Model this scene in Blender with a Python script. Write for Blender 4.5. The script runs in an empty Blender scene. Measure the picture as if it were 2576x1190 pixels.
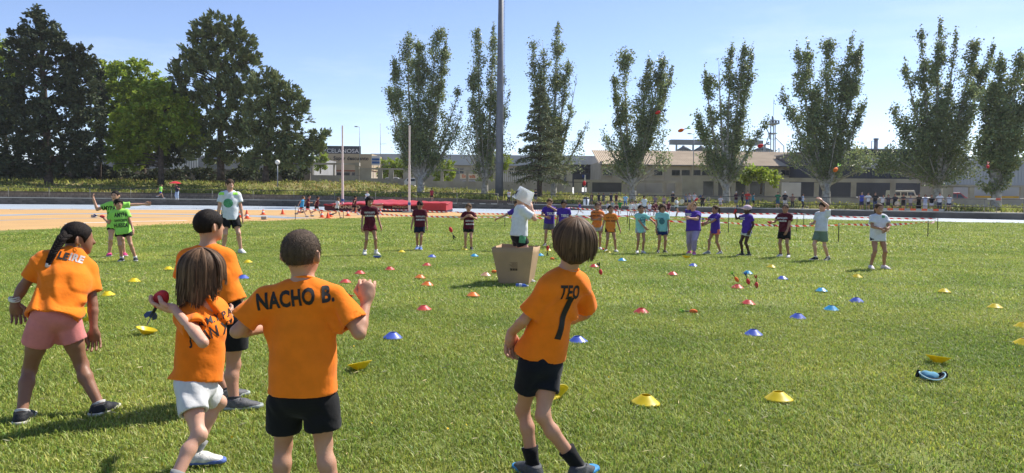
import bpy, bmesh, math, random
import numpy as np
from mathutils import Vector, Matrix, Euler
from mathutils.bvhtree import BVHTree
R = math.radians
SC = bpy.context.scene
COL = SC.collection
rng = np.random.default_rng(7)
random.seed(7)

# ------------------------------------------------------------------ camera
CAM_H, FPX, CX, CY = 1.36, 1839.0, 1288.0, 595.0      # eye height; focal length and centre on a 2576 x 1190 plate
PITCH, ROLL = R(3.17), R(0.63)
_f = Vector((0, math.cos(PITCH), -math.sin(PITCH)))
_u0 = Vector((0, math.sin(PITCH), math.cos(PITCH)))
_r0 = Vector((1, 0, 0))
_r = _r0 * math.cos(ROLL) + _u0 * math.sin(ROLL)
_u = _u0 * math.cos(ROLL) - _r0 * math.sin(ROLL)
cam = bpy.data.objects.new('camera', bpy.data.cameras.new('camera'))
COL.objects.link(cam)
m = Matrix((_r, _u, -_f)).transposed().to_4x4()
m.translation = (0, 0, CAM_H)
cam.matrix_world = m
cam.data.sensor_width = 36
cam.data.lens = 36 * FPX / 2576
cam.data.clip_start = 0.05
cam.data.clip_end = 6000
SC.camera = cam

# ------------------------------------------------------------------ sky and sun
SUN_DIR = Vector((0.78, 0.62, 1.16)).normalized()      # towards the sun
elev = math.asin(SUN_DIR.z)
azim = math.atan2(SUN_DIR.x, SUN_DIR.y)
W = bpy.data.worlds.new('World')
SC.world = W
W.use_nodes = True
nt = W.node_tree
for n in list(nt.nodes): nt.nodes.remove(n)
sky = nt.nodes.new('ShaderNodeTexSky'); sky.sky_type = 'NISHITA'; sky.sun_disc = False
sky.sun_elevation = elev; sky.sun_rotation = azim
sky.altitude = 600; sky.air_density = 0.8; sky.dust_density = 0.3; sky.ozone_density = 1.6
bg = nt.nodes.new('ShaderNodeBackground'); bg.inputs['Strength'].default_value = 0.118
wo = nt.nodes.new('ShaderNodeOutputWorld')
# a few thin cirrus streaks low over the horizon
tc = nt.nodes.new('ShaderNodeTexCoord')
mp = nt.nodes.new('ShaderNodeMapping'); mp.inputs['Scale'].default_value = (1.6, 1.6, 9.0)
nz = nt.nodes.new('ShaderNodeTexNoise'); nz.inputs['Scale'].default_value = 1.7; nz.inputs['Detail'].default_value = 7; nz.inputs['Roughness'].default_value = 0.6
cr = nt.nodes.new('ShaderNodeValToRGB'); cr.color_ramp.elements[0].position = 0.52; cr.color_ramp.elements[1].position = 0.82
cr.color_ramp.elements[1].color = (0.20, 0.20, 0.20, 1)
mx = nt.nodes.new('ShaderNodeMixRGB'); mx.inputs['Color2'].default_value = (8.2, 8.6, 9.2, 1)
nt.links.new(tc.outputs['Generated'], mp.inputs['Vector']); nt.links.new(mp.outputs['Vector'], nz.inputs['Vector'])
nt.links.new(nz.outputs['Fac'], cr.inputs['Fac']); nt.links.new(cr.outputs['Color'], mx.inputs['Fac'])
nt.links.new(sky.outputs['Color'], mx.inputs['Color1']); wb = nt.nodes.new('ShaderNodeMixRGB'); wb.blend_type = 'MULTIPLY'; wb.inputs['Fac'].default_value = 1; wb.inputs['Color2'].default_value = (1.0, 0.95, 1.02, 1)   # white balance
nt.links.new(mx.outputs['Color'], wb.inputs['Color1']); nt.links.new(wb.outputs['Color'], bg.inputs['Color'])
nt.links.new(bg.outputs['Background'], wo.inputs['Surface'])
sun = bpy.data.objects.new('sun', bpy.data.lights.new('sun', 'SUN'))
COL.objects.link(sun)
sun.data.energy = 4.9; sun.data.angle = R(0.53); sun.data.color = (1.0, 0.945, 0.86)
sun.rotation_euler = SUN_DIR.to_track_quat('Z', 'Y').to_euler()
sun.location = (30, 20, 60)
SC.view_settings.view_transform = 'Standard'
SC.view_settings.look = 'None'
SC.view_settings.gamma = 1
SC.view_settings.exposure = 0.70
SC.view_settings.use_curve_mapping = False
SC.render.engine = 'CYCLES'
SC.cycles.max_bounces = 6
SC.cycles.transparent_max_bounces = 8

# ------------------------------------------------------------------ plate -> world
def ray(x, y):
    return _f + _r * ((x - CX) / FPX) + _u * ((CY - y) / FPX)
def gp(x, y, z=0.0):                       # the point of height z seen at plate pixel x, y
    d = ray(x, y); t = (z - CAM_H) / d.z
    return Vector((0, 0, CAM_H)) + d * t
def at(x, y, Y):                           # the point at world depth Y seen at plate pixel x, y
    d = ray(x, y); t = Y / d.y
    return Vector((0, 0, CAM_H)) + d * t
def V(*a): return Vector(a)

# ------------------------------------------------------------------ materials
MATS = {}
def mat(name, col, rough=0.7, var=0.12, scale=8.0, bump=0.0, bscale=60.0, spec=0.3, col2=None, metal=0.0, trans=0.0, detail=4, sheen=0.0, subs=0.0, coord='Object', stretch=None, vcol=False):
    if name in MATS: return MATS[name]
    M = bpy.data.materials.new(name); M.use_nodes = True
    t = M.node_tree; b = t.nodes['Principled BSDF']
    b.inputs['Roughness'].default_value = rough
    b.inputs['Specular IOR Level'].default_value = spec
    b.inputs['Metallic'].default_value = metal
    if sheen: b.inputs['Sheen Weight'].default_value = sheen
    if subs:
        b.inputs['Subsurface Weight'].default_value = subs
        b.inputs['Subsurface Radius'].default_value = (0.012, 0.005, 0.003)
    if coord == 'World':
        tcn = t.nodes.new('ShaderNodeNewGeometry'); vec = tcn.outputs['Position']
    else:
        tcn = t.nodes.new('ShaderNodeTexCoord'); vec = tcn.outputs[coord]
    if stretch:
        mpn = t.nodes.new('ShaderNodeMapping'); mpn.inputs['Scale'].default_value = stretch
        t.links.new(vec, mpn.inputs['Vector']); vec = mpn.outputs['Vector']
    n = t.nodes.new('ShaderNodeTexNoise'); n.inputs['Scale'].default_value = scale; n.inputs['Detail'].default_value = detail
    t.links.new(vec, n.inputs['Vector'])
    mixn = t.nodes.new('ShaderNodeMixRGB')
    c = Vector(col[:3])
    c2 = Vector(col2[:3]) if col2 else c * (1 - 2 * var)
    c1 = c if col2 else c * (1 + 0.6 * var)
    mixn.inputs['Color1'].default_value = (*c2, 1); mixn.inputs['Color2'].default_value = (*c1, 1)
    rp = t.nodes.new('ShaderNodeValToRGB'); rp.color_ramp.elements[0].position = 0.32; rp.color_ramp.elements[1].position = 0.68
    t.links.new(n.outputs['Fac'], rp.inputs['Fac']); t.links.new(rp.outputs['Color'], mixn.inputs['Fac'])
    out = mixn.outputs['Color']
    if vcol:
        at_ = t.nodes.new('ShaderNodeAttribute'); at_.attribute_name = 'tint'
        mu = t.nodes.new('ShaderNodeMixRGB'); mu.blend_type = 'MULTIPLY'; mu.inputs['Fac'].default_value = 1
        t.links.new(out, mu.inputs['Color1']); t.links.new(at_.outputs['Color'], mu.inputs['Color2']); out = mu.outputs['Color']
    t.links.new(out, b.inputs['Base Color'])
    if bump:
        n2 = t.nodes.new('ShaderNodeTexNoise'); n2.inputs['Scale'].default_value = bscale; n2.inputs['Detail'].default_value = 5
        t.links.new(vec, n2.inputs['Vector'])
        bp = t.nodes.new('ShaderNodeBump'); bp.inputs['Strength'].default_value = min(1, bump); bp.inputs['Distance'].default_value = 0.02
        t.links.new(n2.outputs['Fac'], bp.inputs['Height']); t.links.new(bp.outputs['Normal'], b.inputs['Normal'])
    if trans:                                   # thin leaves, grass and cloth let some light through
        tr = t.nodes.new('ShaderNodeBsdfTranslucent'); ms = t.nodes.new('ShaderNodeMixShader'); ms.inputs['Fac'].default_value = trans
        t.links.new(out, tr.inputs['Color'])
        t.links.new(b.outputs['BSDF'], ms.inputs[1]); t.links.new(tr.outputs['BSDF'], ms.inputs[2])
        t.links.new(ms.outputs['Shader'], t.nodes['Material Output'].inputs['Surface'])
    MATS[name] = M
    return M

# ------------------------------------------------------------------ mesh helpers
def np_mesh(name, verts, faces, smooth=True, nper=4):
    """faces: (n,4) or (n,3) int array"""
    me = bpy.data.meshes.new(name)
    verts = np.asarray(verts, np.float32); faces = np.asarray(faces, np.int32)
    k = faces.shape[1]
    me.vertices.add(len(verts)); me.vertices.foreach_set('co', verts.ravel())
    me.loops.add(faces.size); me.loops.foreach_set('vertex_index', faces.ravel())
    me.polygons.add(len(faces))
    me.polygons.foreach_set('loop_start', np.arange(0, faces.size, k, dtype=np.int32))
    me.polygons.foreach_set('loop_total', np.full(len(faces), k, np.int32))
    me.polygons.foreach_set('use_smooth', np.full(len(faces), smooth, bool))
    me.update(calc_edges=True)
    return me

class MB:
    """collects simple shapes into one mesh"""
    def __init__(s): s.v = []; s.f = []; s.sm = []
    def add(s, vs, fs, smooth=False):
        o = len(s.v); s.v += [tuple(v) for v in vs]; s.f += [tuple(i + o for i in f) for f in fs]; s.sm += [smooth] * len(fs)
        return s
    def box(s, lo, hi, mtx=None):
        x0, y0, z0 = lo; x1, y1, z1 = hi
        vs = [(x0,y0,z0),(x1,y0,z0),(x1,y1,z0),(x0,y1,z0),(x0,y0,z1),(x1,y0,z1),(x1,y1,z1),(x0,y1,z1)]
        if mtx is not None: vs = [mtx @ Vector(v) for v in vs]
        return s.add(vs, [(0,3,2,1),(4,5,6,7),(0,1,5,4),(1,2,6,5),(2,3,7,6),(3,0,4,7)])
    def tube(s, pts, rad, n=8, caps=True, smooth=True):
        pts = [Vector(p) for p in pts]
        rad = rad if hasattr(rad, '__len__') else [rad] * len(pts)
        rings = []; up = None
        for i, p in enumerate(pts):
            d = (pts[min(i+1, len(pts)-1)] - pts[max(i-1, 0)])
            d = d.normalized() if d.length > 1e-9 else Vector((0,0,1))
            if up is None: up = d.orthogonal().normalized()
            up = (up - d * up.dot(d))
            up = up.normalized() if up.length > 1e-6 else d.orthogonal().normalized()
            sd = d.cross(up)
            rings.append([p + (up * math.cos(2*math.pi*k/n) + sd * math.sin(2*math.pi*k/n)) * rad[i] for k in range(n)])
        vs = [v for r_ in rings for v in r_]; fs = []
        for i in range(len(rings)-1):
            for k in range(n):
                fs.append((i*n+k, i*n+(k+1)%n, (i+1)*n+(k+1)%n, (i+1)*n+k))
        if caps:
            fs.append(tuple(range(n-1,-1,-1))); fs.append(tuple((len(rings)-1)*n+k for k in range(n)))
        return s.add(vs, fs, smooth)
    def lathe(s, prof, n=24, mtx=None, smooth=True, caps=False):
        vs = []; fs = []
        for (r_, z) in prof:
            for k in range(n):
                a = 2*math.pi*k/n; vs.append(Vector((r_*math.cos(a), r_*math.sin(a), z)))
        for i in range(len(prof)-1):
            for k in range(n): fs.append((i*n+k, i*n+(k+1)%n, (i+1)*n+(k+1)%n, (i+1)*n+k))
        if caps: fs.append(tuple(range(n-1,-1,-1))); fs.append(tuple((len(prof)-1)*n+k for k in range(n)))
        if mtx is not None: vs = [mtx @ v for v in vs]
        return s.add(vs, fs, smooth)
    def ellipsoid(s, c, r3, mtx=None, nu=12, nv=8):
        prof = [(math.sin(math.pi*i/nv), -math.cos(math.pi*i/nv)) for i in range(nv+1)]
        M = Matrix.Translation(Vector(c)) @ (mtx.to_4x4() if mtx is not None else Matrix()) @ Matrix.Diagonal((*r3, 1))
        prof[0] = (1e-4, -1); prof[-1] = (1e-4, 1)
        return s.lathe(prof, nu, M, True)
    def mesh(s, name):
        me = bpy.data.meshes.new(name); me.from_pydata(s.v, [], s.f)
        me.polygons.foreach_set('use_smooth', s.sm); me.update(); return me
    def build(s, name, material, parent=None, loc=None, rot=None):
        return obj(name, s.mesh(name), material, parent, loc, rot)

def obj(name, me, material=None, parent=None, loc=None, rot=None):
    o = bpy.data.objects.new(name, me)
    COL.objects.link(o)
    if material is not None and len(me.materials) == 0: me.materials.append(material)
    if parent is not None: o.parent = parent
    if loc is not None: o.location = loc
    if rot is not None: o.rotation_euler = rot
    return o
def tag(o, label=None, cat=None, group=None, kind=None):
    if label: o['label'] = label
    if cat: o['category'] = cat
    if group: o['group'] = group
    if kind: o['kind'] = kind
    return o
def empty(name, loc, rz=0.0):
    o = bpy.data.objects.new(name, None); COL.objects.link(o); o.location = loc; o.rotation_euler = (0, 0, rz)
    o.empty_display_size = 0.1
    return o
def copy_tree(o, parent=None):
    c = o.copy(); COL.objects.link(c); c.parent = parent
    for ch in o.children: copy_tree(ch, c)
    return c
def set_mat(o, material):                       # a material on the object, leaving the shared mesh alone
    if o.material_slots:
        o.material_slots[0].link = 'OBJECT'; o.material_slots[0].material = material
    return o
def tint_attr(me, cols):
    a = me.color_attributes.new('tint', 'FLOAT_COLOR', 'POINT')
    c4 = np.ones((len(me.vertices), 4), np.float32); c4[:, :3] = cols
    a.data.foreach_set('color', c4.ravel())

def vnoise(p, seed=0):
    """cheap smooth 3-D noise in -1..1 made of sines; p (n,3)"""
    r_ = np.random.default_rng(seed + 11)
    out = np.zeros(len(p)); amp = 1.0; fr = 1.0
    for o in range(4):
        k = r_.normal(size=(3, 3)) * fr; ph = r_.uniform(0, 6.28, 3)
        s_ = np.sin(p @ k[0] + ph[0] + 1.3 * np.sin(p @ k[1] + ph[1])) * np.sin(p @ k[2] + ph[2])
        out += amp * s_; amp *= 0.55; fr *= 1.9
    return out / 1.6

LETTERS = {}
def text_mesh(txt, size=1.0, bold=0.0, xs=1.0, extrude=0.0, align='CENTER', res=3):
    c = bpy.data.curves.new('txt', 'FONT'); c.body = txt; c.size = size; c.offset = bold * size; c.align_x = align; c.align_y = 'CENTER'
    c.resolution_u = res; c.extrude = extrude; c.space_character = 1.0 + bold * 2.0
    o = bpy.data.objects.new('txt', c); COL.objects.link(o)
    dg = bpy.context.evaluated_depsgraph_get(); dg.update()
    me = bpy.data.meshes.new_from_object(o.evaluated_get(dg))
    bpy.data.objects.remove(o); bpy.data.curves.remove(c)
    for v in me.vertices: v.co.x *= xs
    return me
def sign_text(name, txt, size, M, material, parent, bold=0.0, xs=1.0):
    me = text_mesh(txt, size, bold, xs)
    me.transform(M)
    return obj(name, me, material, parent)
# ------------------------------------------------------------------ ground, track, terraces
m_ground = mat('ground_earth', (0.17, 0.15, 0.09), 0.95, 0.2, 0.3, col2=(0.09, 0.11, 0.035))
m_field = mat('field_turf', (0.200, 0.220, 0.062), 0.9, 0.2, 0.7, bump=0.8, bscale=55, col2=(0.120, 0.155, 0.032), detail=9, spec=0.15)
m_track = mat('track_blue', (0.33, 0.385, 0.44), 0.62, 0.05, 0.25, bump=0.1, bscale=90, spec=0.4)
m_orange_zone = mat('orange_synthetic', (0.50, 0.31, 0.125), 0.8, 0.10, 0.35, bump=0.12, bscale=90, col2=(0.43, 0.265, 0.11))
m_blue_mark = mat('blue_synthetic', (0.27, 0.31, 0.35), 0.8, 0.10, 0.35)
m_white_line = mat('white_line', (0.78, 0.78, 0.76), 0.6, 0.06, 3)
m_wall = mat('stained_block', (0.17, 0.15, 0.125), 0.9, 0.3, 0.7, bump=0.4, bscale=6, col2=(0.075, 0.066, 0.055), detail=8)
m_block = mat('brown_block', (0.26, 0.215, 0.165), 0.9, 0.2, 1.4, bump=0.3, bscale=14, col2=(0.19, 0.155, 0.12))
m_mortar = mat('mortar', (0.12, 0.10, 0.085), 0.95, 0.1, 3)
m_path = mat('pale_concrete', (0.47, 0.43, 0.35), 0.9, 0.12, 0.8, bump=0.1, bscale=20)
m_bank = mat('bank_grass', (0.17, 0.18, 0.045), 0.95, 0.2, 0.35, bump=0.8, bscale=5, col2=(0.23, 0.18, 0.09), detail=8)

def sheet(name, pts, z, material):
    bm = bmesh.new(); vs = [bm.verts.new((p[0], p[1], z)) for p in pts]
    bm.faces.new(vs); bmesh.ops.triangulate(bm, faces=bm.faces[:])
    me = bpy.data.meshes.new(name); bm.to_mesh(me); bm.free()
    for p in me.polygons:
        if p.normal.z < 0: me.flip_normals(); break
    o = obj(name, me, material); o['kind'] = 'structure'; return o

def interp(tab):
    xs = [a for a, b in tab]; ys = [b for a, b in tab]
    return lambda t: float(np.interp(t, xs, ys))
def smooth_interp(tab):
    xs = np.array([a for a, b in tab], float); ys = np.array([b for a, b in tab], float)
    fx = np.linspace(xs[0], xs[-1], 200); fy = np.interp(fx, xs, ys)
    k = np.ones(21) / 21; fy = np.convolve(np.pad(fy, 10, mode='edge'), k, 'valid')
    return lambda t: float(np.interp(t, fx, fy))
# polar layout round the camera: t = x / y (tangent of the bearing), given as depth Y at that bearing
rw = smooth_interp([(-1.2, 60), (-0.7, 73.5), (-0.46, 78), (-0.3, 80), (-0.1, 78), (0.1, 75), (0.28, 71), (0.36, 66), (0.43, 62), (0.55, 59), (0.70, 55), (1.0, 46), (1.2, 41)])
h1 = interp([(-1.2, 0.72), (-0.3, 0.68), (0, 0.55), (0.3, 0.52), (1.2, 0.5)])
h2 = interp([(-1.2, 0.62), (-0.4, 0.60), (-0.1, 0.42), (0.02, 0.30), (0.09, 0.05), (0.12, 0.0), (1.2, 0.0)])
hb = interp([(-1.2, 2.6), (-0.5, 2.7), (-0.32, 2.75), (-0.2, 2.75), (-0.12, 2.2), (0, 1.75), (0.15, 1.5), (0.3, 0.85), (0.45, 0.62), (1.2, 0.6)])
TS = np.linspace(-1.2, 1.2, 161)
def curve_pt(t, rho, z): Y = rw(t) + rho; return Vector((t * Y, Y, z))
def terr_z(t, rho):
    a = h1(t)
    if rho < 2.0: return a
    b = a + h2(t)
    if rho <= 2.3: return b
    s = min(1.0, (rho - 2.3) / 20.0); s = s * s * (3 - 2 * s)
    # the mound with dry grass left of the first poplar
    mound = 0.35 * math.exp(-((t + 0.23) / 0.09) ** 2 - ((rho - 15) / 7.0) ** 2)
    return b + (max(hb(t), b + 0.05) - b) * s + mound

def strip(name, rows, material, smooth=True, kind='structure'):
    """rows: list of point lists of equal length"""
    n = len(rows[0]); vs = [p for r_ in rows for p in r_]
    fs = [(i*n+k, i*n+k+1, (i+1)*n+k+1, (i+1)*n+k) for i in range(len(rows)-1) for k in range(n-1)]
    me = bpy.data.meshes.new(name); me.from_pydata([tuple(v) for v in vs], [], fs)
    me.polygons.foreach_set('use_smooth', [smooth] * len(fs)); me.update()
    o = obj(name, me, material)
    if kind: o['kind'] = kind
    return o

# one base sheet to the horizon
sheet('ground', [(-2500, -300), (2500, -300), (2500, 4500), (-2500, 4500)], -0.05, m_ground)
# blue track between field and wall
strip('running_track', [[(t * y0, y0, -0.016) for t in TS] for y0 in (1.0,)] + [[tuple(curve_pt(t, -0.01, -0.016)) for t in TS]], m_track, False)
EDGE = [gp(-900, 640), gp(-400, 610), gp(0, 580), gp(240, 572), gp(600, 559), gp(760, 553), gp(900, 549), gp(1020, 546.5), gp(1150, 543.5), gp(1290, 542), gp(1500, 542.5), gp(1700, 545), gp(1900, 549), gp(2080, 552.5), gp(2330, 557.5), gp(2576, 562), gp(3000, 573), gp(3600, 592)]
field = sheet('field', [(-60, -20)] + [(p.x, p.y) for p in EDGE] + [(80, -20)], 0.0, m_field)
# orange synthetic apron
oz = [EDGE[0], EDGE[1], EDGE[2], EDGE[3], EDGE[4], EDGE[5], EDGE[6], EDGE[7], EDGE[8], EDGE[9], gp(1400, 543)]
far = [gp(1400, 539), gp(1290, 537), gp(1120, 532.5), gp(900, 529), gp(700, 528), gp(400, 527.5), gp(120, 526.5), gp(-300, 524), gp(-900, 521)]
sheet('high_jump_apron', [(p.x, p.y) for p in oz] + [(p.x, p.y) for p in far], -0.008, m_orange_zone)
def band(name, pts, w, z, material):
    """a painted band along ground points with width w"""
    vs = []
    for i, p in enumerate(pts):
        d = (Vector(pts[min(i+1, len(pts)-1)]) - Vector(pts[max(i-1, 0)])).normalized(); n = Vector((-d.y, d.x, 0))
        vs.append([Vector(p) + n * w / 2, Vector(p) - n * w / 2])
    rows = [[(a.x, a.y, z) for a, b in vs], [(b.x, b.y, z) for a, b in vs]]
    o = strip(name, rows, material, False)
    if o.data.polygons[0].normal.z < 0: o.data.flip_normals()
    return o
band('blue_arc', [gp(-60, 543), gp(130, 538), gp(300, 537), gp(500, 539), gp(640, 543), gp(760, 549)], 1.9, -0.004, m_blue_mark)
band('blue_arc', [gp(-60, 556), gp(150, 549.5), gp(330, 547), gp(560, 543), gp(800, 541), gp(1000, 541)], 0.5, -0.003, m_blue_mark)
band('white_marking', [gp(165, 562), gp(330, 557), gp(470, 554.5)], 0.32, -0.002, m_white_line)
for i in range(9):
    rho = -0.6 - i * 1.15
    band('lane_line', [tuple(curve_pt(t, rho, 0)) for t in np.linspace(-0.95, 0.95, 60)], 0.06, -0.010, m_white_line)
# raised white kerb sections on the inside of the track at the left
m_kerb = mat('white_kerb', (0.72, 0.72, 0.70), 0.5, 0.08, 2)
ka = [gp(26 + 78 * i, 527.6 - 0.42 * i) for i in range(12)]
for i in range(11):
    a, b = ka[i], ka[i+1]; b = b - (b - a) * 0.03
    mb = MB(); d = (b - a); L = d.length; M = Matrix.Translation((a + b) / 2 + V(0, 0, 0.03)) @ Matrix.Rotation(math.atan2(d.y, d.x), 4, 'Z')
    mb.box((-L/2, -0.06, -0.045), (L/2, 0.06, 0.03))
    o = mb.build('track_kerb', m_kerb); o.matrix_world = M
    tag(o, 'white raised kerb section lying along the inner edge of the blue track at left', 'kerb', 'white kerb sections along the track')

# lower retaining wall with coping, walkway, upper block wall, bank
def wall_strip(name, ts, ra, rb, za, zb, material, label, cat):
    rows = [[tuple(curve_pt(t, ra, za(t))) for t in ts], [tuple(curve_pt(t, ra, zb(t))) for t in ts],
            [tuple(curve_pt(t, rb, zb(t))) for t in ts], [tuple(curve_pt(t, rb, za(t))) for t in ts]]
    o = strip(name, rows, material, False, None)
    return tag(o, label, cat)
lw = wall_strip('retaining_wall', TS, 0.0, 0.35, lambda t: -0.05, lambda t: h1(t) - 0.08, m_wall, 'low dark stained retaining wall curving round the outside of the running track', 'wall')
cop = strip('coping', [[tuple(curve_pt(t, -0.05, h1(t) - 0.08)) for t in TS], [tuple(curve_pt(t, -0.05, h1(t))) for t in TS], [tuple(curve_pt(t, 0.36, h1(t))) for t in TS]], m_path, False, None)
cop.parent = lw
# big blocks of the lower wall: recessed joints on the nearer courses
m_wb = [mat('wall_block_a', (0.20, 0.175, 0.145), 0.9, 0.3, 1.1, bump=0.4, bscale=8, col2=(0.10, 0.086, 0.07), detail=8, coord='Object'),
        mat('wall_block_b', (0.145, 0.128, 0.105), 0.9, 0.3, 1.3, bump=0.4, bscale=8, col2=(0.07, 0.062, 0.052), detail=8)]
def lay_blocks(parent, t0, t1, rho, zf, nc, hgt, length, mats, limit, depth=0.05):
    """runs of blocks as parts with shared mesh data"""
    mesh_cache = []
    for mm in mats:
        mb = MB(); mb.box((-length/2 + 0.02, -depth, 0.012), (length/2 - 0.02, 0.02, hgt - 0.012)); me = mb.mesh('block'); me.materials.append(mm); mesh_cache.append(me)
    cnt = 0
    for c in range(nc):
        t = t0; 
        if c % 2:
            t += length / 2 / rw(t0)
        while t < t1 and cnt < limit:
            p = curve_pt(t, rho, zf(t) + c * hgt); q = curve_pt(t + 0.004, rho, 0); d = Vector((q.x - p.x, q.y - p.y)); 
            o = obj('block', random.choice(mesh_cache), None, parent); o.location = p; o.rotation_euler = (0, 0, math.atan2(d.y, d.x))
            o.scale = (1, random.uniform(0.6, 1.3), 1)
            step = d.length / 0.004; t += length / step; cnt += 1
    return cnt
lay_blocks(lw, -0.74, 0.0, 0.0, lambda t: -0.04, 3, 0.21, 0.62, m_wb, 290)
walk = strip('walkway', [[tuple(curve_pt(t, 0.36, h1(t) - 0.012)) for t in TS], [tuple(curve_pt(t, 2.02, h1(t) - 0.012)) for t in TS]], m_path, False)
TU = [t for t in TS if t <= 0.115]
uw = wall_strip('block_wall', TU, 2.0, 2.3, lambda t: h1(t) - 0.05, lambda t: h1(t) + h2(t) - 0.06, m_mortar, 'low brown concrete block wall behind the walkway at the foot of the grass bank', 'wall')
cop2 = strip('coping', [[tuple(curve_pt(t, 1.93, h1(t) + h2(t) - 0.06)) for t in TU], [tuple(curve_pt(t, 1.93, h1(t) + h2(t))) for t in TU], [tuple(curve_pt(t, 2.36, h1(t) + h2(t))) for t in TU]], m_wall, False, None)
cop2.parent = uw
lay_blocks(uw, -0.74, -0.06, 2.0, lambda t: h1(t) - 0.012, 2, 0.245, 0.42, [m_block, mat('brown_block_b', (0.225, 0.185, 0.14), 0.9, 0.2, 1.4, bump=0.3, bscale=14)], 298, 0.03)
RH = [2.3, 3, 4.5, 6, 8, 10, 12, 14, 17, 20, 23, 30, 60, 200, 1500]
TB = np.linspace(-1.3, 1.3, 121)
bank = strip('grass_bank', [[tuple(curve_pt(t, r_, terr_z(t, r_) - (0.03 if r_ == 2.3 else 0.0) + (0.10 * math.sin(t * 90 + r_) if 4 < r_ < 20 else 0))) for t in TB] for r_ in RH], m_bank)

# railing on the lower wall
m_rail = mat('rail_paint', (0.03, 0.032, 0.035), 0.5, 0.1, 3)
m_railpost = mat('rail_post', (0.27, 0.26, 0.22), 0.6, 0.1, 3, metal=0.3)
def railing(t0, t1, rho, n, two, label):
    r = empty('railing', curve_pt((t0 + t1) / 2, rho, h1((t0+t1)/2)))
    ts = np.linspace(t0, t1, 80); o0 = r.location.copy()
    for hh in ([1.02, 0.42] if two else [1.02]):
        MB().tube([curve_pt(t, rho, h1(t) + hh) - o0 for t in ts], 0.028, 6).build('rail', m_rail, r)
    for t in np.linspace(t0, t1, n):
        p = curve_pt(t, rho, h1(t)) - o0
        MB().tube([p + V(0, 0, -0.02), p + V(0, 0, 1.03)], 0.028, 6).build('post', m_railpost, r)
    tag(r, label, 'railing')
railing(-0.80, -0.02, 0.25, 15, False, 'thin single-rail metal railing along the walkway edge at left')
railing(0.0, 0.86, 0.25, 17, True, 'dark two-rail metal railing on the wall that spectators lean on at right')
# ------------------------------------------------------------------ trees
m_bark_pale = mat('bark_pale', (0.52, 0.49, 0.43), 0.9, 0.3, 3, bump=0.5, bscale=12, col2=(0.20, 0.18, 0.15))
m_bark_dark = mat('bark_dark', (0.10, 0.075, 0.055), 0.95, 0.3, 3, bump=0.6, bscale=12)
m_leaf_pop = mat('leaf_poplar', (0.250, 0.302, 0.122), 0.45, 0.2, 0.5, spec=0.5, trans=0.38, vcol=True)
m_leaf_bright = mat('leaf_bright', (0.32, 0.41, 0.045), 0.6, 0.2, 0.4, spec=0.3, trans=0.45, vcol=True)
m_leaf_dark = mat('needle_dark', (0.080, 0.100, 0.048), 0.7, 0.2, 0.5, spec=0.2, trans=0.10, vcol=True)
m_leaf_pine = mat('needle_pine', (0.185, 0.220, 0.085), 0.65, 0.2, 0.5, spec=0.2, trans=0.12, vcol=True)
m_leaf_cedar = mat('needle_cedar', (0.19, 0.215, 0.10), 0.65, 0.2, 0.5, spec=0.2, trans=0.12, vcol=True)

def leaf_mesh(name, P, size, r_, axis=None, elong=1.5, up_bias=0.0, tint_var=0.25):
    """one bent quad per point: P (n,3), size (n,), axis (n,3) = direction of the leaf"""
    n = len(P)
    a = r_.normal(size=(n, 3)) if axis is None else axis + r_.normal(size=(n, 3)) * 0.55
    a[:, 2] += up_bias; a /= np.linalg.norm(a, axis=1)[:, None] + 1e-9
    b = r_.normal(size=(n, 3)); b -= a * (a * b).sum(1)[:, None]; b /= np.linalg.norm(b, axis=1)[:, None] + 1e-9
    s = size[:, None]
    tip = P + a * s * elong; mid_ = P + a * s * elong * 0.5
    bend = np.cross(a, b) * s * 0.18
    v = np.stack([P, mid_ + b * s * 0.5 + bend, tip, mid_ - b * s * 0.5 + bend], 1).reshape(-1, 3)
    f = np.arange(n * 4).reshape(n, 4)
    me = np_mesh(name, v, f, False)
    t = 1 + tint_var * r_.normal(size=n) * 0.6; t = np.clip(t, 0.45, 1.7)
    hue = r_.normal(size=n) * 0.08
    c = np.stack([t * (1 + hue), t, t * (1 - hue)], 1); tint_attr(me, np.repeat(c, 4, axis=0))
    return me

def tree_obj(name, base, label, group, trunk_fn, leaf_me, m_leaf, m_bark):
    e = empty(name, base); tag(e, label, 'tree', group)
    mb = MB(); trunk_fn(mb); mb.build('trunk', m_bark, e)
    c = obj('crown', leaf_me, m_leaf, e)
    return e

def bez(p0, p1, p2, n): return [p0 * (1 - t) ** 2 + p1 * 2 * t * (1 - t) + p2 * t * t for t in np.linspace(0, 1, n)]

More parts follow.
